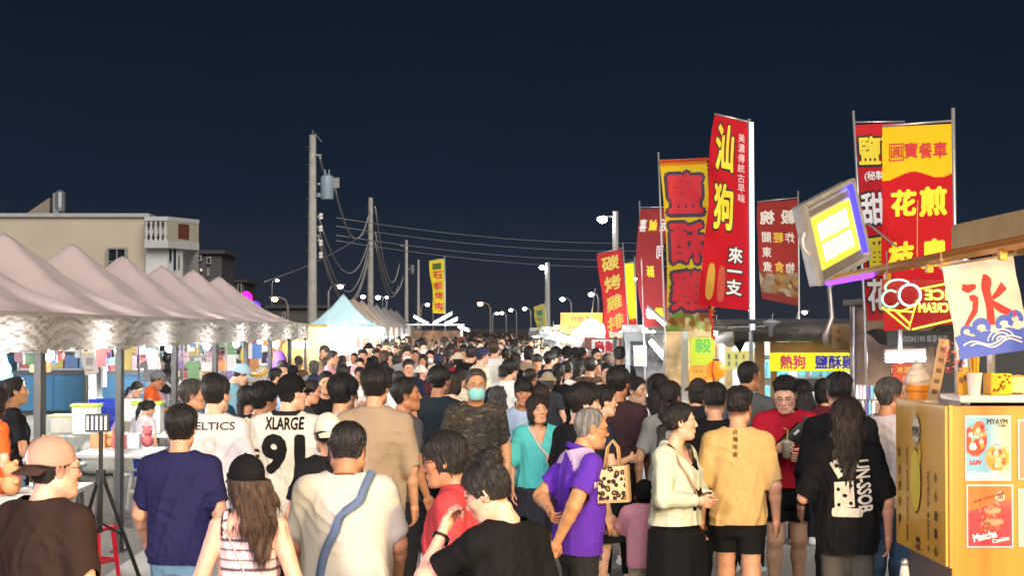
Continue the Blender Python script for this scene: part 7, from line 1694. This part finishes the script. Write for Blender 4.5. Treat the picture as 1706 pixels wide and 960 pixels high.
wm = F.hand[0]; o = link('watch', MB().tube([(.031*math.cos(q), .031*math.sin(q), 0) for q in np.linspace(0, 2*PI, 20)], .006, 6).mesh('watch', True), r, plastic('0c0c0e')); sh, el_, wr = F.arm[0]; dv = Vector(wr-el_).normalized(); o.location = Vector(wr)-dv*.05; o.rotation_mode = 'QUATERNION'; o.rotation_quaternion = dv.to_track_quat('Z', 'Y'); link('watch_case', MB().box((.0, -.034, 0), (.034, .012, .036), bev=.004).mesh('watch_case'), o, plastic('050506', .15))
o = link('earring', MB().ball((0, 0, 0), .005, 6).ball((0, 0, -.02), .006, 6).tube([(0, 0, 0), (0, 0, -.02)], .0015, 4).mesh('earring', True), r, metal((.8, .78, .74), .15)); o.matrix_local = F.hc @ Matrix.Translation((.083, -.006, -.036))
# teal blouse
r, F = person(896, 657, 238, 168, 'woman in a turquoise blouse with a shoulder strap, facing us', sex='f', w=1.08, skin='mid', hair=('bob', 'dark'), top=T('4fb4b0', 'tee', sl=.95, ease=.024, vneck=.45), low=L_('2c2c34', 'knee'), head=(-8, 4, 4), arms=('hold', 'hang'))
link('bag_strap', strap_mesh(F, [F.B(.07, .0, .86), F.B(.02, .15, .76), F.B(-.08, .15, .6)], .018, .004, .003, F.bv), r, cloth('c9b0a8'))
# purple polo
def polo(V, F):
    C = np.tile(np.array(lin('5a2fa8')), (len(V), 1)); z, y, x = V[:, 2], V[:, 1], V[:, 0]; m = (z > .70*F.H+.04*(y < .0)) & (y > -.075) & (np.abs(x) < .165); C[m] = lin('cdb4d2'); return C
r, F = person(985, 676, 332, 72, 'old man in a purple polo with glasses, hands behind his back', w=1.1, lean=.06, skin='old', hk=dict(old=1), hair=('thin', 'grey'), glasses=1, head=(6, -6, 0), arms=(((.15, -.11, .65), (-.10, -.13, .60)), ((.15, -.09, .645), (.10, -.13, .50))), curl=(.8, .6), palm=((.3, 1, 0), None), top=T('5a2fa8', 'polo', fcol=polo, vneck=.3), low=L_('2b2a2c'))
V_, Q_ = snet(lambda P: smax(np.abs(cap(P, F.neck[0]+np.array([0, -.004, .01]), F.neck[0]+np.array([0, .004, .06]), .036*F.H*1.08+.016))-.004, np.maximum(F.neck[0][2]+.035-P[:, 2]-.5*(P[:, 1]-F.neck[0][1]), P[:, 2]-F.neck[0][2]-.085+.35*(P[:, 1]-F.neck[0][1])), .004), F.neck[0]-.13, F.neck[0]+.13, .005)
link('collar', npmesh('collar', relax(V_, Q_, 1), Q_), r, cloth('4c2896'))
def sidepl(u, v):
    q = F.bv.ray_cast(Vector((1, u, v)), Vector((-1, 0, 0))); return (q[0], q[1] if q[1].x > 0 else -q[1]) if q[0] else (Vector((.2, u, v)), Vector((1, 0, 0)))
letters([('PENGHU', .075, 1.135, .16, .035, .03, 0, .1)], sidepl, cloth('e8e0ea'), F.top, 'lettering', .02, .004)
person(974, 637, 290, 55, 'man with thick dark hair in a black t-shirt behind the purple polo', skin='fair', hair=('fluffy', 'black'), top=T('17181c'), low=L_('6a5a66', 'shorts'), head=(25, 0, 0))
person(1007, 640, 255, 75, 'boy with side parted hair looking right above the leopard bag', skin='fair', hair=('short', 'black'), top=T('24283c'), low=L_('17171b', 'knee'), sex='f', hk=dict(fem=1), arms=('hang', 'hold'))
LEO = mat('leopard', (.5, .3, .12), .8)
n_, l_ = LEO.node_tree.nodes, LEO.node_tree.links; t_ = n_.new('ShaderNodeTexCoord'); v_ = n_.new('ShaderNodeTexVoronoi'); v_.inputs['Scale'].default_value = 34; v2 = n_.new('ShaderNodeTexNoise'); v2.inputs['Scale'].default_value = 40; l_.new(t_.outputs['Object'], v_.inputs[0]); l_.new(t_.outputs['Object'], v2.inputs[0]); ad = n_.new('ShaderNodeMath'); ad.operation = 'MULTIPLY_ADD'; ad.inputs[1].default_value = .35; l_.new(v2.outputs[0], ad.inputs[0]); l_.new(v_.outputs['Distance'], ad.inputs[2])
rm = n_.new('ShaderNodeValToRGB'); rm.color_ramp.interpolation = 'CONSTANT'; e_ = rm.color_ramp.elements; e_[0].color = (.30, .14, .05, 1); e_[1].position = .68; e_[1].color = (.62, .45, .25, 1); q_ = e_.new(.37); q_.color = (.015, .01, .008, 1); l_.new(ad.outputs[0], rm.inputs[0]); l_.new(rm.outputs[0], n_['Principled BSDF'].inputs['Base Color'])
o = thing('tote_bag', 'leopard print tote bag with tan edges hanging beside the purple polo', 'bag', W(1021, 805, 10.2), -.25); b = MB(); b.prism([(-.075, .09), (.07, .1), (.085, -.09), (-.08, -.1)], -.04, .04); b.build('bag', LEO, o); b = MB(); b.prism([(.07, .102), (.088, .102), (.1, -.088), (.084, -.092)], -.042, .042); b.prism([(-.08, -.1), (.1, -.088), (.1, -.104), (-.08, -.116)], -.043, .043); b.build('edge', cloth('b89468'), o); b = MB()
for q in (-1, 1): b.tube([(-.045, q*.035, .09), (-.03, q*.03, .2), (.0, q*.02, .24), (.03, q*.03, .2), (.04, q*.035, .095)], .006, 6)
b.build('handle', cloth('b89468'), o, smooth=True)
person(1030, 609, 242, 10, 'man in a dark maroon t-shirt between the black t-shirt and the white dress', skin='tan', hair=('short', 'black'), top=T('3c2a30'), low=L_('1b1b1f'), head=(15, 0, 0))
r, F = person(1060, 625, 225, 150, 'young woman in a white top with a yellow strap looking left, facing us', sex='f', skin='fair', hair=('pony_low', 'dark'), top=T('e8eaee', vneck=.4), low=L_('dfe6ee', 'knee'), head=(-30, 0, 0))
link('bag_strap', strap_mesh(F, [F.B(.07, .0, .86), F.B(.02, .14, .76), F.B(-.08, .14, .6)], .02, .004, .003, F.bv), r, cloth('d8b84a'))
person(1074, 796, 296, 5, 'small child in a pink t-shirt, black cap and patterned shorts', H=None, skin='fair', hair=('short', 'black'), cap=dict(m=cloth('15151a'), back=True, tilt=-14), top=T('e4a0b4', ease=.02, boxy=.9), low=L_('6a7a5a', 'shorts', mat=mat('floral', (.4, .35, .25), .8, noise=.9, nscale=26)), arms=(((.17, .07, .68), (.23, .16, .66)), 'hang'))
person(1080, 713, 205, 30, 'small child with dark hair in an orange tan top behind the pink child', skin='tan', hair=('bangs', 'dark'), top=T('c09468'), low=L_('3a4a60', 'shorts'))
# white shirt woman
r, F = person(1134, 668, 312, 122, 'woman in an open cream shirt and long black skirt in right profile', sex='f', w=1.08, skin='fair', hair=('pony_low', 'black'), top=T('c8ccb4', 'long', ease=.028, boxy=.8, vneck=.9, hem=.52), low=L_('0e0e10', 'skirt'), head=(-34, 4, 0), arms=('clasp', 'clasp'))
link('inner_top', npmesh('inner_top', *tee_mesh(F, .009, 'tank', .004, .1, .5)), r, cloth('101012'))
link('bag_strap', strap_mesh(F, [F.B(.08, -.02, .85), F.B(.10, .1, .74), F.B(.02, .15, .62)], .014, .004, .004, F.bv), r, cloth('b08868'))
r, F = person(1232, 643, 300, 12, 'man in a tan t-shirt and black shorts seen from behind', skin='mid', hair=('fade', 'black'), top=T('cba86c', 'tee', sl=.9, ease=.018, boxy=.65, hem=.47), low=L_('141416', 'short'), head=(14, 0, 0), legs='walkL')
letters(column('台灣味道', -.01, 1.36, 1.22, .032, None, .02), front_place(F), cloth('6a5432'), F.top, 'lettering', .02, .004)
person(1190, 637, 268, 5, 'man in a black t-shirt behind the tan shirt', skin='mid', hair=('fade', 'black'), top=T('121214'), low=L_('1b1b1f'))
person(1117, 632, 248, 12, 'woman with dark brown hair in a grey top behind the cream shirt', sex='f', skin='mid', hair=('pony_low', 'dark'), top=T('9c9c98'), low=L_('1f1f24'), head=(20, 0, 0))
person(1097, 622, 222, 15, 'woman with long dark hair in a rust top by the white framed stall', sex='f', skin='mid', hair=('long', 'dark'), top=T('8a4a2c'), low=L_('1f1f24'))
person(1165, 628, 212, 20, 'woman in a dark bucket hat by the green sign', sex='f', skin='fair', hair=('bob', 'dark'), hat=cloth('3a3430'), top=T('26262a'), low=L_('1f1f24'), head=(30, 0, 0))
person(1248, 600, 232, 25, 'tall man in a dark grey t-shirt beside the lit pole', skin='tan', hair=('buzz', 'black'), top=T('55585c'), low=L_('1f1f24'), head=(30, 0, 0))
# red sweater man
r, F = person(1308, 622, 262, 176, 'young man in a red sweater with a black sling bag looking down at his cup', w=1.1, skin='fair', hair=('fade', 'black'), glasses=1, head=(20, -20, 0), top=T('a8182c', 'long', ease=.024, boxy=.8, sl=1.55, hem=.51), low=L_('131316', 'short'), arms=(((.16, .04, .66), (.02, .15, .66)), ((.15, .02, .65), (.05, .15, .70))), curl=(.9, .9))
link('bag_strap', strap_mesh(F, [F.B(-.10, -.02, .845), F.B(-.05, .14, .77), F.B(.06, .16, .67), F.B(.13, .1, .6)], .035, .006, .004, F.bv), r, cloth('4a4a4e'))
q = F.bv.ray_cast(Vector(F.B(.0, .5, .745)), Vector((0, -1, 0))); o = link('sling_bag', MB().box((0, 0, 0), (.26, .07, .12), bev=.03).mesh('sling_bag', angle=50), r, plastic('101012', .5)); o.location = (q[0] if q[0] else Vector(F.B(.03, .16, .7)))+Vector((0, .035, -.03)); o.rotation_euler = (0, .75, 0); link('buckle', MB().box((-.05, .038, .02), (.05, .012, .02), bev=.004).mesh('buckle'), o, plastic('d8d8d8'))
hp = W(1310, 752, 3000/262/SF-.30); o = thing('drink_cup', 'clear plastic cup with a straw in the hands of the red sweater man', 'cup', hp); b = MB(); b.lathe([(.026, -.05), (.036, .055), (.039, .06), (.03, .075), (.01, .082)], n=18); b.build('cup', plastic('c4b8ac', .2), o, smooth=True); b = MB(); b.tube([(0, 0, .03), (.012, 0, .15), (-.02, 0, .165)], .005, 6); b.build('straw', plastic('d8c060'), o)
person(1398, 620, 284, 4, 'man with a shaved nape in a black long sleeved shirt behind the long haired woman', skin='fair', hair=('fade', 'black'), top=T('141518', 'long'), low=L_('1b1b1f'), w=1.08)
r, F = person(1411, 660, 322, 12, 'woman with very long hair in a black t-shirt printed with white dice', sex='f', w=1.1, skin='mid', hair=('longer', 'dark'), top=T('111113', 'over', ease=.026, boxy=.9, hem=.43), low=L_('55524c', 'legging'), arms=('hold', 'hang'))
pl = front_place(F); DW = cloth('d8d2bc'); DK = cloth('141416')
def sprint(name, polys, m, off):
    b = MB()
    for P_ in polys:
        c_ = (sum(p[0] for p in P_)/len(P_), sum(p[1] for p in P_)/len(P_)-.05); ring_ = []
        for k in range(len(P_)):
            a_, e_ = P_[k], P_[(k+1) % len(P_)]
            for t in range(4): ring_.append((a_[0]*(1-t/4)+e_[0]*t/4, a_[1]*(1-t/4)+e_[1]*t/4-.05))
        vs = []
        for s_ in (1, .66, .33):
            for x, y in ring_: p_, n_ = pl(c_[0]+(x-c_[0])*s_, c_[1]+(y-c_[1])*s_); vs.append(p_+n_*off)
        p_, n_ = pl(*c_); vs.append(p_+n_*off); n__ = len(ring_); fs = []
        for l in range(2):
            for k in range(n__): fs.append((l*n__+k, l*n__+(k+1) % n__, (l+1)*n__+(k+1) % n__, (l+1)*n__+k))
        for k in range(n__): fs.append((2*n__+k, 2*n__+(k+1) % n__, 3*n__))
        b.add(vs, fs)
    return b.build(name, m, F.top)
sprint('dice_print', [[(-.1, 1.27), (-.02, 1.32), (.03, 1.24), (-.05, 1.18)], [(-.075, 1.16), (.035, 1.17), (.045, 1.02), (-.07, 1.0)]], DW, .004)
circ = lambda x, y, q: [(x+q*math.cos(a), y+q*math.sin(a)) for a in np.linspace(0, 2*PI, 7)[:-1]]
sprint('pip_print', [circ(x, y, .012) for x, y in ((-.06, 1.255), (-.01, 1.275), (-.03, 1.225), (.0, 1.235), (-.045, 1.03), (.02, 1.14), (-.012, 1.085), (-.05, 1.12), (.02, 1.04))], DK, .007)
letters([('UN-SSOB', .095, 1.09, .30, .075, .035, 0, -PI/2+.08), ('—', .0, .935, .16, .02, .05, 0)], pl, DW, F.top, 'lettering', .02, .005)
person(1336, 632, 205, 5, 'woman with long dark hair at the hot dog counter, left of a pair', sex='f', hair=('long', 'black'), top=T('2a2226'), low=L_('1f1f24'))
person(1372, 630, 205, -5, 'person in a dark maroon top at the hot dog counter, right of a pair', sex='f', hair=('bob', 'black'), top=T('5a1a28'), low=L_('1f1f24'))
r, F = person(1484, 627, 272, 42, 'man in a grey t-shirt with a backpack strap and necklace by the cart', w=1.1, skin='tan', hair=('crew', 'dgrey'), top=T('b8b2ba'), low=L_('36506e'), head=(30, 4, 0))
link('backpack_strap', strap_mesh(F, [F.B(-.08, -.1, .72), F.B(-.075, -.06, .83), F.B(-.07, .06, .82)], .05, .012, .004, F.bv), r, cloth('2c2c34'))
b = MB(); b.tube([F.neck[0]+np.array([.066*math.cos(q), .066*math.sin(q)-.005, .045-.02*math.sin(q)]) for q in np.linspace(0, 2*PI, 20)], .004, 5); b.build('necklace', mat('cord', 'a06030', .4), r)
person(1690, 520, 330, 170, 'cart keeper in a cream apron behind the counter, head hidden by the ice cloth', H=1.68, loc=tuple(G(1676, 9.75)), skin='mid', hair=('short', 'black'), top=T('d8c49a', ease=.03), low=L_('303034'))
# left edge
person(26, 625, 236, 55, 'woman with tied hair in a black top and jeans browsing at the left tents', sex='f', skin='fair', hair=('pony_low', 'black'), top=T('20222a'), low=L_('6f94c0'), head=(12, 8, 0), arms=('hold', 'hold'))
person(-8, 640, 250, 40, 'person in an orange shirt cut off by the left picture edge', sex='f', skin='fair', hair=('long', 'dark'), top=T('e0642a'), low=L_('5f86a8'))
person(322, 630, 243, 62, 'man with glasses and short grey hair in a dark top looking right', skin='mid', hk=dict(old=1), hair=('crew', 'dgrey'), glasses=1, top=T('2a3648'), low=L_('26262a'), head=(20, 2, 0))
person(355, 620, 215, 20, 'person with dark hair hidden behind the white t-shirt man', hair=('short', 'black'), top=T('2c4a5c'), low=L_('26262a'))
person(263, 613, 150, 85, 'stall keeper in an orange t-shirt and grey cap under the third tent', skin='tan', hair=('crew', 'black'), cap=dict(m=cloth('70727a')), top=T('e0622a'), low=L_('2b3038'), head=(0, -20, 0), arms=('hold', 'hold'))
person(228, 632, 140, 100, 'girl in a lilac tank top bending over goods under the third tent', sex='f', skin='fair', hair=('pony_low', 'dark'), top=T('caa4c8', 'tank'), low=L_('c83448', 'short'), lean=.35, arms=('fwd', 'fwd'), head=(0, -25, 0))
person(247, 662, 172, 30, 'child with black hair in a white top among the storage bins', sex='f', skin='fair', hair=('pony', 'black'), top=T('e8dfe6'), low=L_('2a4aa8', 'shorts'), head=(20, -20, 0))
person(402, 600, 165, 70, 'man in a pale blue shirt and cap leaning over the tent table', skin='fair', hair=('crew', 'black'), cap=dict(m=cloth('a8c8dc')), top=T('7ea6b8', 'long'), low=L_('3a3f48'), lean=.2, head=(0, -30, 0), arms=('fwd', 'hold'))

# ------------------------------------------------------------------ the crowd behind: one builder, then copies
rc = random.Random(2024)
CC = [('white', 'e6e4e0'), ('black', '151518'), ('navy', '1f2740'), ('grey', '85858a'), ('cream', 'd8ccb0'), ('charcoal', '35363b'), ('beige', 'b89e7e'), ('maroon', '4a1f28'), ('pale blue', 'a8bcd8'), ('olive', '5a5a40'), ('pink', 'd89aa8'), ('red', 'a02830'), ('brown', '5e4636'), ('mustard', 'b8943c'), ('teal', '2c6468')]
CW = [15, 8, 5, 6, 8, 4, 6, 2, 5, 2, 4, 2, 3, 2, 1]
HB = {'short': 'short hair', 'fade': 'clipped sides', 'fluffy': 'thick hair', 'crew': 'a crew cut', 'cap': 'a cap', 'long': 'long hair', 'pony': 'a ponytail', 'bob': 'a bob', 'bangs': 'a fringe', 'hat': 'a brimmed hat', 'pony_low': 'tied hair', 'mask': 'a face mask'}
PROTO = {}
PK = [('short', 'm', 'hang'), ('fade', 'm', 'hold'), ('fluffy', 'm', 'hang'), ('crew', 'm', 'fwd'), ('cap', 'm', 'hang'), ('long', 'f', 'hold'), ('pony', 'f', 'hang'), ('bob', 'f', 'fwd'), ('bangs', 'f', 'hold'), ('hat', 'f', 'hang'), ('pony_low', 'f', 'hang'), ('mask', 'm', 'fwd')]
USEDL = set()
def crowd(px, yt, s, rot, kind, colr, label, X=None, capc='151518', skin_i=0):
    hx = dict(CC)[colr] if colr in dict(CC) else colr
    s = s*(.84 if s < 200 else .95) if X is None else s; p = W(px, yt, 3000.0/s/SF) if X is None else X
    H = p.z
    if kind not in PROTO:
        pk = [q for q in PK if q[0] == kind][0]
        r, F = person(0, 0, 120, rot, label, H=1.68, loc=(p.x, p.y, 0), sex=pk[1], skin=['mid', 'fair', 'tan', 'pink'][len(PROTO) % 4], arms=(pk[2], rc.choice(['hang', 'fwd', 'back'])), legs=rc.choice(['stand', 'walkL', 'walkR']), head=(rc.uniform(-12, 12), rc.uniform(-8, 2), 0),
                      hair=({'cap': 'crew', 'hat': 'bob', 'mask': 'short'}.get(kind, kind), 'black'), cap=dict(m=cloth(capc)) if kind == 'cap' else None, hat=cloth('d8ccb0') if kind == 'hat' else None, mask=2 if kind == 'mask' else 0,
                      top=T(hx, boxy=.8), low=L_('2a2c32'), h=.0125, group='people thronging the street')
        PROTO[kind] = r
    else:
        r = dup(PROTO[kind], (p.x, p.y, 0), -math.radians(rot)); r['label'] = label
        lc = rc.choice(['22242a', '2c3448', '3a3630', '6c7a90', '17171a', '8a8478'])
        for c in r.children:
            nm = c.name.split('.')[0]; m = cloth(hx) if nm == 'shirt' else cloth(lc) if nm in ('trousers', 'skirt') else cloth(rc.choice(['151518', 'd8d4cc', '2a3048', '6a2a2a', 'a89878'])) if nm in ('cap', 'hat') else None
            if m:
                for o in [c]+list(c.children):
                    o.material_slots[0].link = 'OBJECT'; o.material_slots[0].material = m
    for c in r.children:
        if c.name.split('.')[0] == 'hair' and PROTO[kind] is not r: c.material_slots[0].link = 'OBJECT'; c.material_slots[0].material = hairmat(rc.choice(['black', 'black', 'dark', 'dark', 'brown', 'dgrey']))
    r.scale = (H/1.68,)*3 if not (kind in PROTO and PROTO[kind] is r) else (H/1.68,)*3
    r['group'] = 'people thronging the street'
    return r
KEY = [(93, 'the tan cap man'), (361, 'the team name t-shirt'), (440, 'the olive t-shirt man'), (487, 'the jersey man'), (572, 'the pale blue shirt'), (627, 'the beige shirt man'), (677, 'the dark grey t-shirt man'), (733, 'the sleeveless man'), (793, 'the masked camouflage man'), (847, 'the pale shirt man'), (896, 'the turquoise blouse'), (930, 'the ponytail in black'), (985, 'the purple polo'), (1030, 'the maroon t-shirt man'), (1060, 'the white dress woman'), (1117, 'the grey top woman')]
def autolabel(px, s, rot, kind, colr):
    k = min(KEY, key=lambda q: abs(q[0]-px)); dx = px-k[0]
    face = 'facing us' if 120 < abs((rot+180) % 360-180) else 'seen from behind' if abs((rot+180) % 360-180) < 60 else 'turned right' if 0 < (rot+180) % 360-180 else 'turned left'
    dep = 'just' if s > 130 else 'well' if s > 95 else 'far'
    side = 'beyond' if abs(dx) < 12 else 'left beyond' if dx < 0 else 'right beyond'
    base = '%s top, %s, %s, %s %s %s' % (colr, HB[kind], face, dep, side, k[1])
    for extra in ('', ' deeper in', ' half hidden', ' in a gap', ' nearly lost', ' by a lamp', ' among many', ' at the back', ' amid shoulders'):
        if base+extra not in USEDL: USEDL.add(base+extra); return base+extra
    return base
MID = [(650, 586, 118, 180, 'short', 'grey'), (678, 583, 108, 175, 'bob', 'cream'), (691, 582, 112, 170, 'crew', 'beige'), (717, 583, 120, 185, 'mask', 'white'), (680, 597, 165, 165, 'short', 'navy'), (522, 600, 140, 10, 'bob', 'grey'), (543, 594, 128, 150, 'crew', 'pink'), (569, 592, 120, 0, 'long', 'charcoal'),
       (599, 596, 140, 178, 'fade', 'white'), (591, 587, 118, 200, 'pony', 'black'), (628, 582, 105, 170, 'short', 'mustard'), (487, 607, 160, 15, 'cap', 'olive'), (522, 621, 195, 20, 'cap', 'charcoal'), (543, 616, 200, 165, 'pony_low', 'black'), (511, 631, 216, 70, 'pony_low', 'charcoal'), (569, 607, 165, 5, 'fluffy', 'black'),
       (600, 611, 160, 185, 'long', 'white'), (648, 613, 185, 0, 'bob', 'black'), (663, 617, 190, 20, 'crew', 'white'), (800, 577, 150, 60, 'cap', 'cream'), (784, 575, 140, 10, 'short', 'black'), (847, 597, 190, 30, 'fluffy', 'white'), (871, 629, 232, 172, 'bangs', 'pale blue'), (881, 613, 185, 40, 'crew', 'beige'),
       (766, 612, 190, 30, 'pony_low', 'cream'), (754, 619, 200, 20, 'bob', 'cream'), (828, 643, 222, 0, 'long', 'black'), (731, 588, 140, 10, 'cap', 'charcoal'), (762, 586, 132, 30, 'hat', 'red'), (826, 573, 115, 180, 'pony_low', 'navy'), (857, 575, 125, 15, 'fade', 'maroon'), (880, 576, 130, 20, 'bob', 'beige'),
       (925, 576, 140, 30, 'crew', 'charcoal'), (945, 575, 145, 5, 'cap', 'grey'), (913, 584, 155, 60, 'short', 'navy'), (895, 589, 150, 178, 'bangs', 'brown'), (930, 604, 186, 0, 'pony', 'black'), (942, 600, 172, 20, 'pony_low', 'white'), (953, 596, 158, 10, 'bob', 'brown'), (967, 596, 162, 60, 'long', 'beige'),
       (983, 594, 172, 5, 'short', 'brown'), (998, 599, 165, 175, 'long', 'grey'), (1013, 588, 150, 10, 'bob', 'black'), (1032, 577, 145, 0, 'fluffy', 'black'), (968, 578, 130, 60, 'pony', 'white'), (992, 580, 130, 150, 'fade', 'cream'), (900, 640, 232, 5, 'bob', 'charcoal'), (912, 618, 190, 10, 'hat', 'charcoal'), (858, 588, 140, 20, 'long', 'black'), (840, 607, 190, 10, 'fade', 'navy'),
       (700, 607, 160, 150, 'hat', 'maroon'), (615, 602, 140, 0, 'crew', 'black'), (640, 602, 150, 175, 'bangs', 'grey'), (660, 592, 128, 10, 'fluffy', 'charcoal'), (705, 590, 125, 180, 'long', 'pink'), (770, 579, 120, 170, 'crew', 'white'), (745, 578, 118, 5, 'fluffy', 'black'), (815, 588, 135, 160, 'fade', 'black'), (842, 580, 120, 10, 'crew', 'cream'), (555, 585, 110, 170, 'hat', 'pink'), (470, 600, 150, 160, 'fluffy', 'grey'), (497, 592, 130, 10, 'pony', 'brown'), (1010, 604, 180, 170, 'fade', 'white'), (455, 612, 175, 60, 'short', 'pale blue')]
for a_ in MID: crowd(*a_, autolabel(a_[0], a_[2], a_[3], a_[4], a_[5]))
CAN = 0
for i in range(115):
    d_ = 30+34*(i/115)**.85+rc.uniform(-.4, .4); lim0 = -2.75; lim1 = 2.5 if d_ < 30 else 2.3
    X_ = rc.uniform(lim0, lim1); kind = rc.choice([q[0] for q in PK]); colr = rc.choices([c[0] for c in CC], CW)[0]; rot = rc.choice([0, 10, -15, 180, 170, 190, 180, 165, 60, -60, 90, 195])+rc.uniform(-12, 12)
    px = VPX+3000*X_/d_; H_ = max(1.4, min(1.86, rc.gauss(1.66, .095)))
    crowd(px, 0, 3000/d_, rot, kind, colr, autolabel(px, 3000/d_, rot, kind, colr), X=Vector((X_, d_, H_)))
# beyond about 55 metres the crowd reads as one mass
nv = []; nf = []; nc = []; of = 0
lb = MB(); lb.ball((0, 0, 1.56), .115, 5, (.85, 1, 1.15)); nh = len(lb.v); lb.lathe([(.05, 1.46), (.2, 1.40), (.23, 1.2), (.2, .95), (.19, .88)], n=8); nb_ = len(lb.v); lb.lathe([(.17, .9), (.16, .5), (.12, .03)], n=7)
BV = np.array(lb.v); hairm = (BV[:nh, 2] > 1.56) | (BV[:nh, 1] < -.03)
for i in range(420):
    d_ = 60+(rc.random()**1.3)*190; X_ = rc.uniform(-2.8, 2.2+(d_-55)*.008); q = rc.uniform(0, 6.28); sc = rc.gauss(1, .045); c_, s_ = math.cos(q), math.sin(q)
    V = BV*sc; V = V*np.array([1, .75, 1]); V = np.stack([V[:, 0]*c_-V[:, 1]*s_+X_, V[:, 0]*s_+V[:, 1]*c_+d_, V[:, 2]], 1)
    C = np.tile(np.array(lin(dict(CC)[rc.choices([c[0] for c in CC], CW)[0]])), (len(V), 1)); C[:nh] = SKIN['mid']; C[:nh][hairm] = (.012, .01, .009); C[nb_:] = (.03, .032, .04)
    nv.append(V); nc.append(C); nf += [tuple(j+of for j in f) for f in lb.f]; of += len(V)
me = bpy.data.meshes.new('crowd'); V = np.concatenate(nv); me.from_pydata([tuple(v) for v in V], [], nf); a_ = me.attributes.new('Col', 'FLOAT_COLOR', 'POINT'); a_.data.foreach_set('color', np.concatenate([np.concatenate(nc), np.ones((len(V), 1))], 1).astype(f32).ravel()); me.shade_smooth()
tag(link('crowd', me, None, mat('crowd_cloth', (.4, .4, .4), .8, attr='Col')), 'distant dense crowd filling the far end of the street', 'crowd', None, 'stuff')
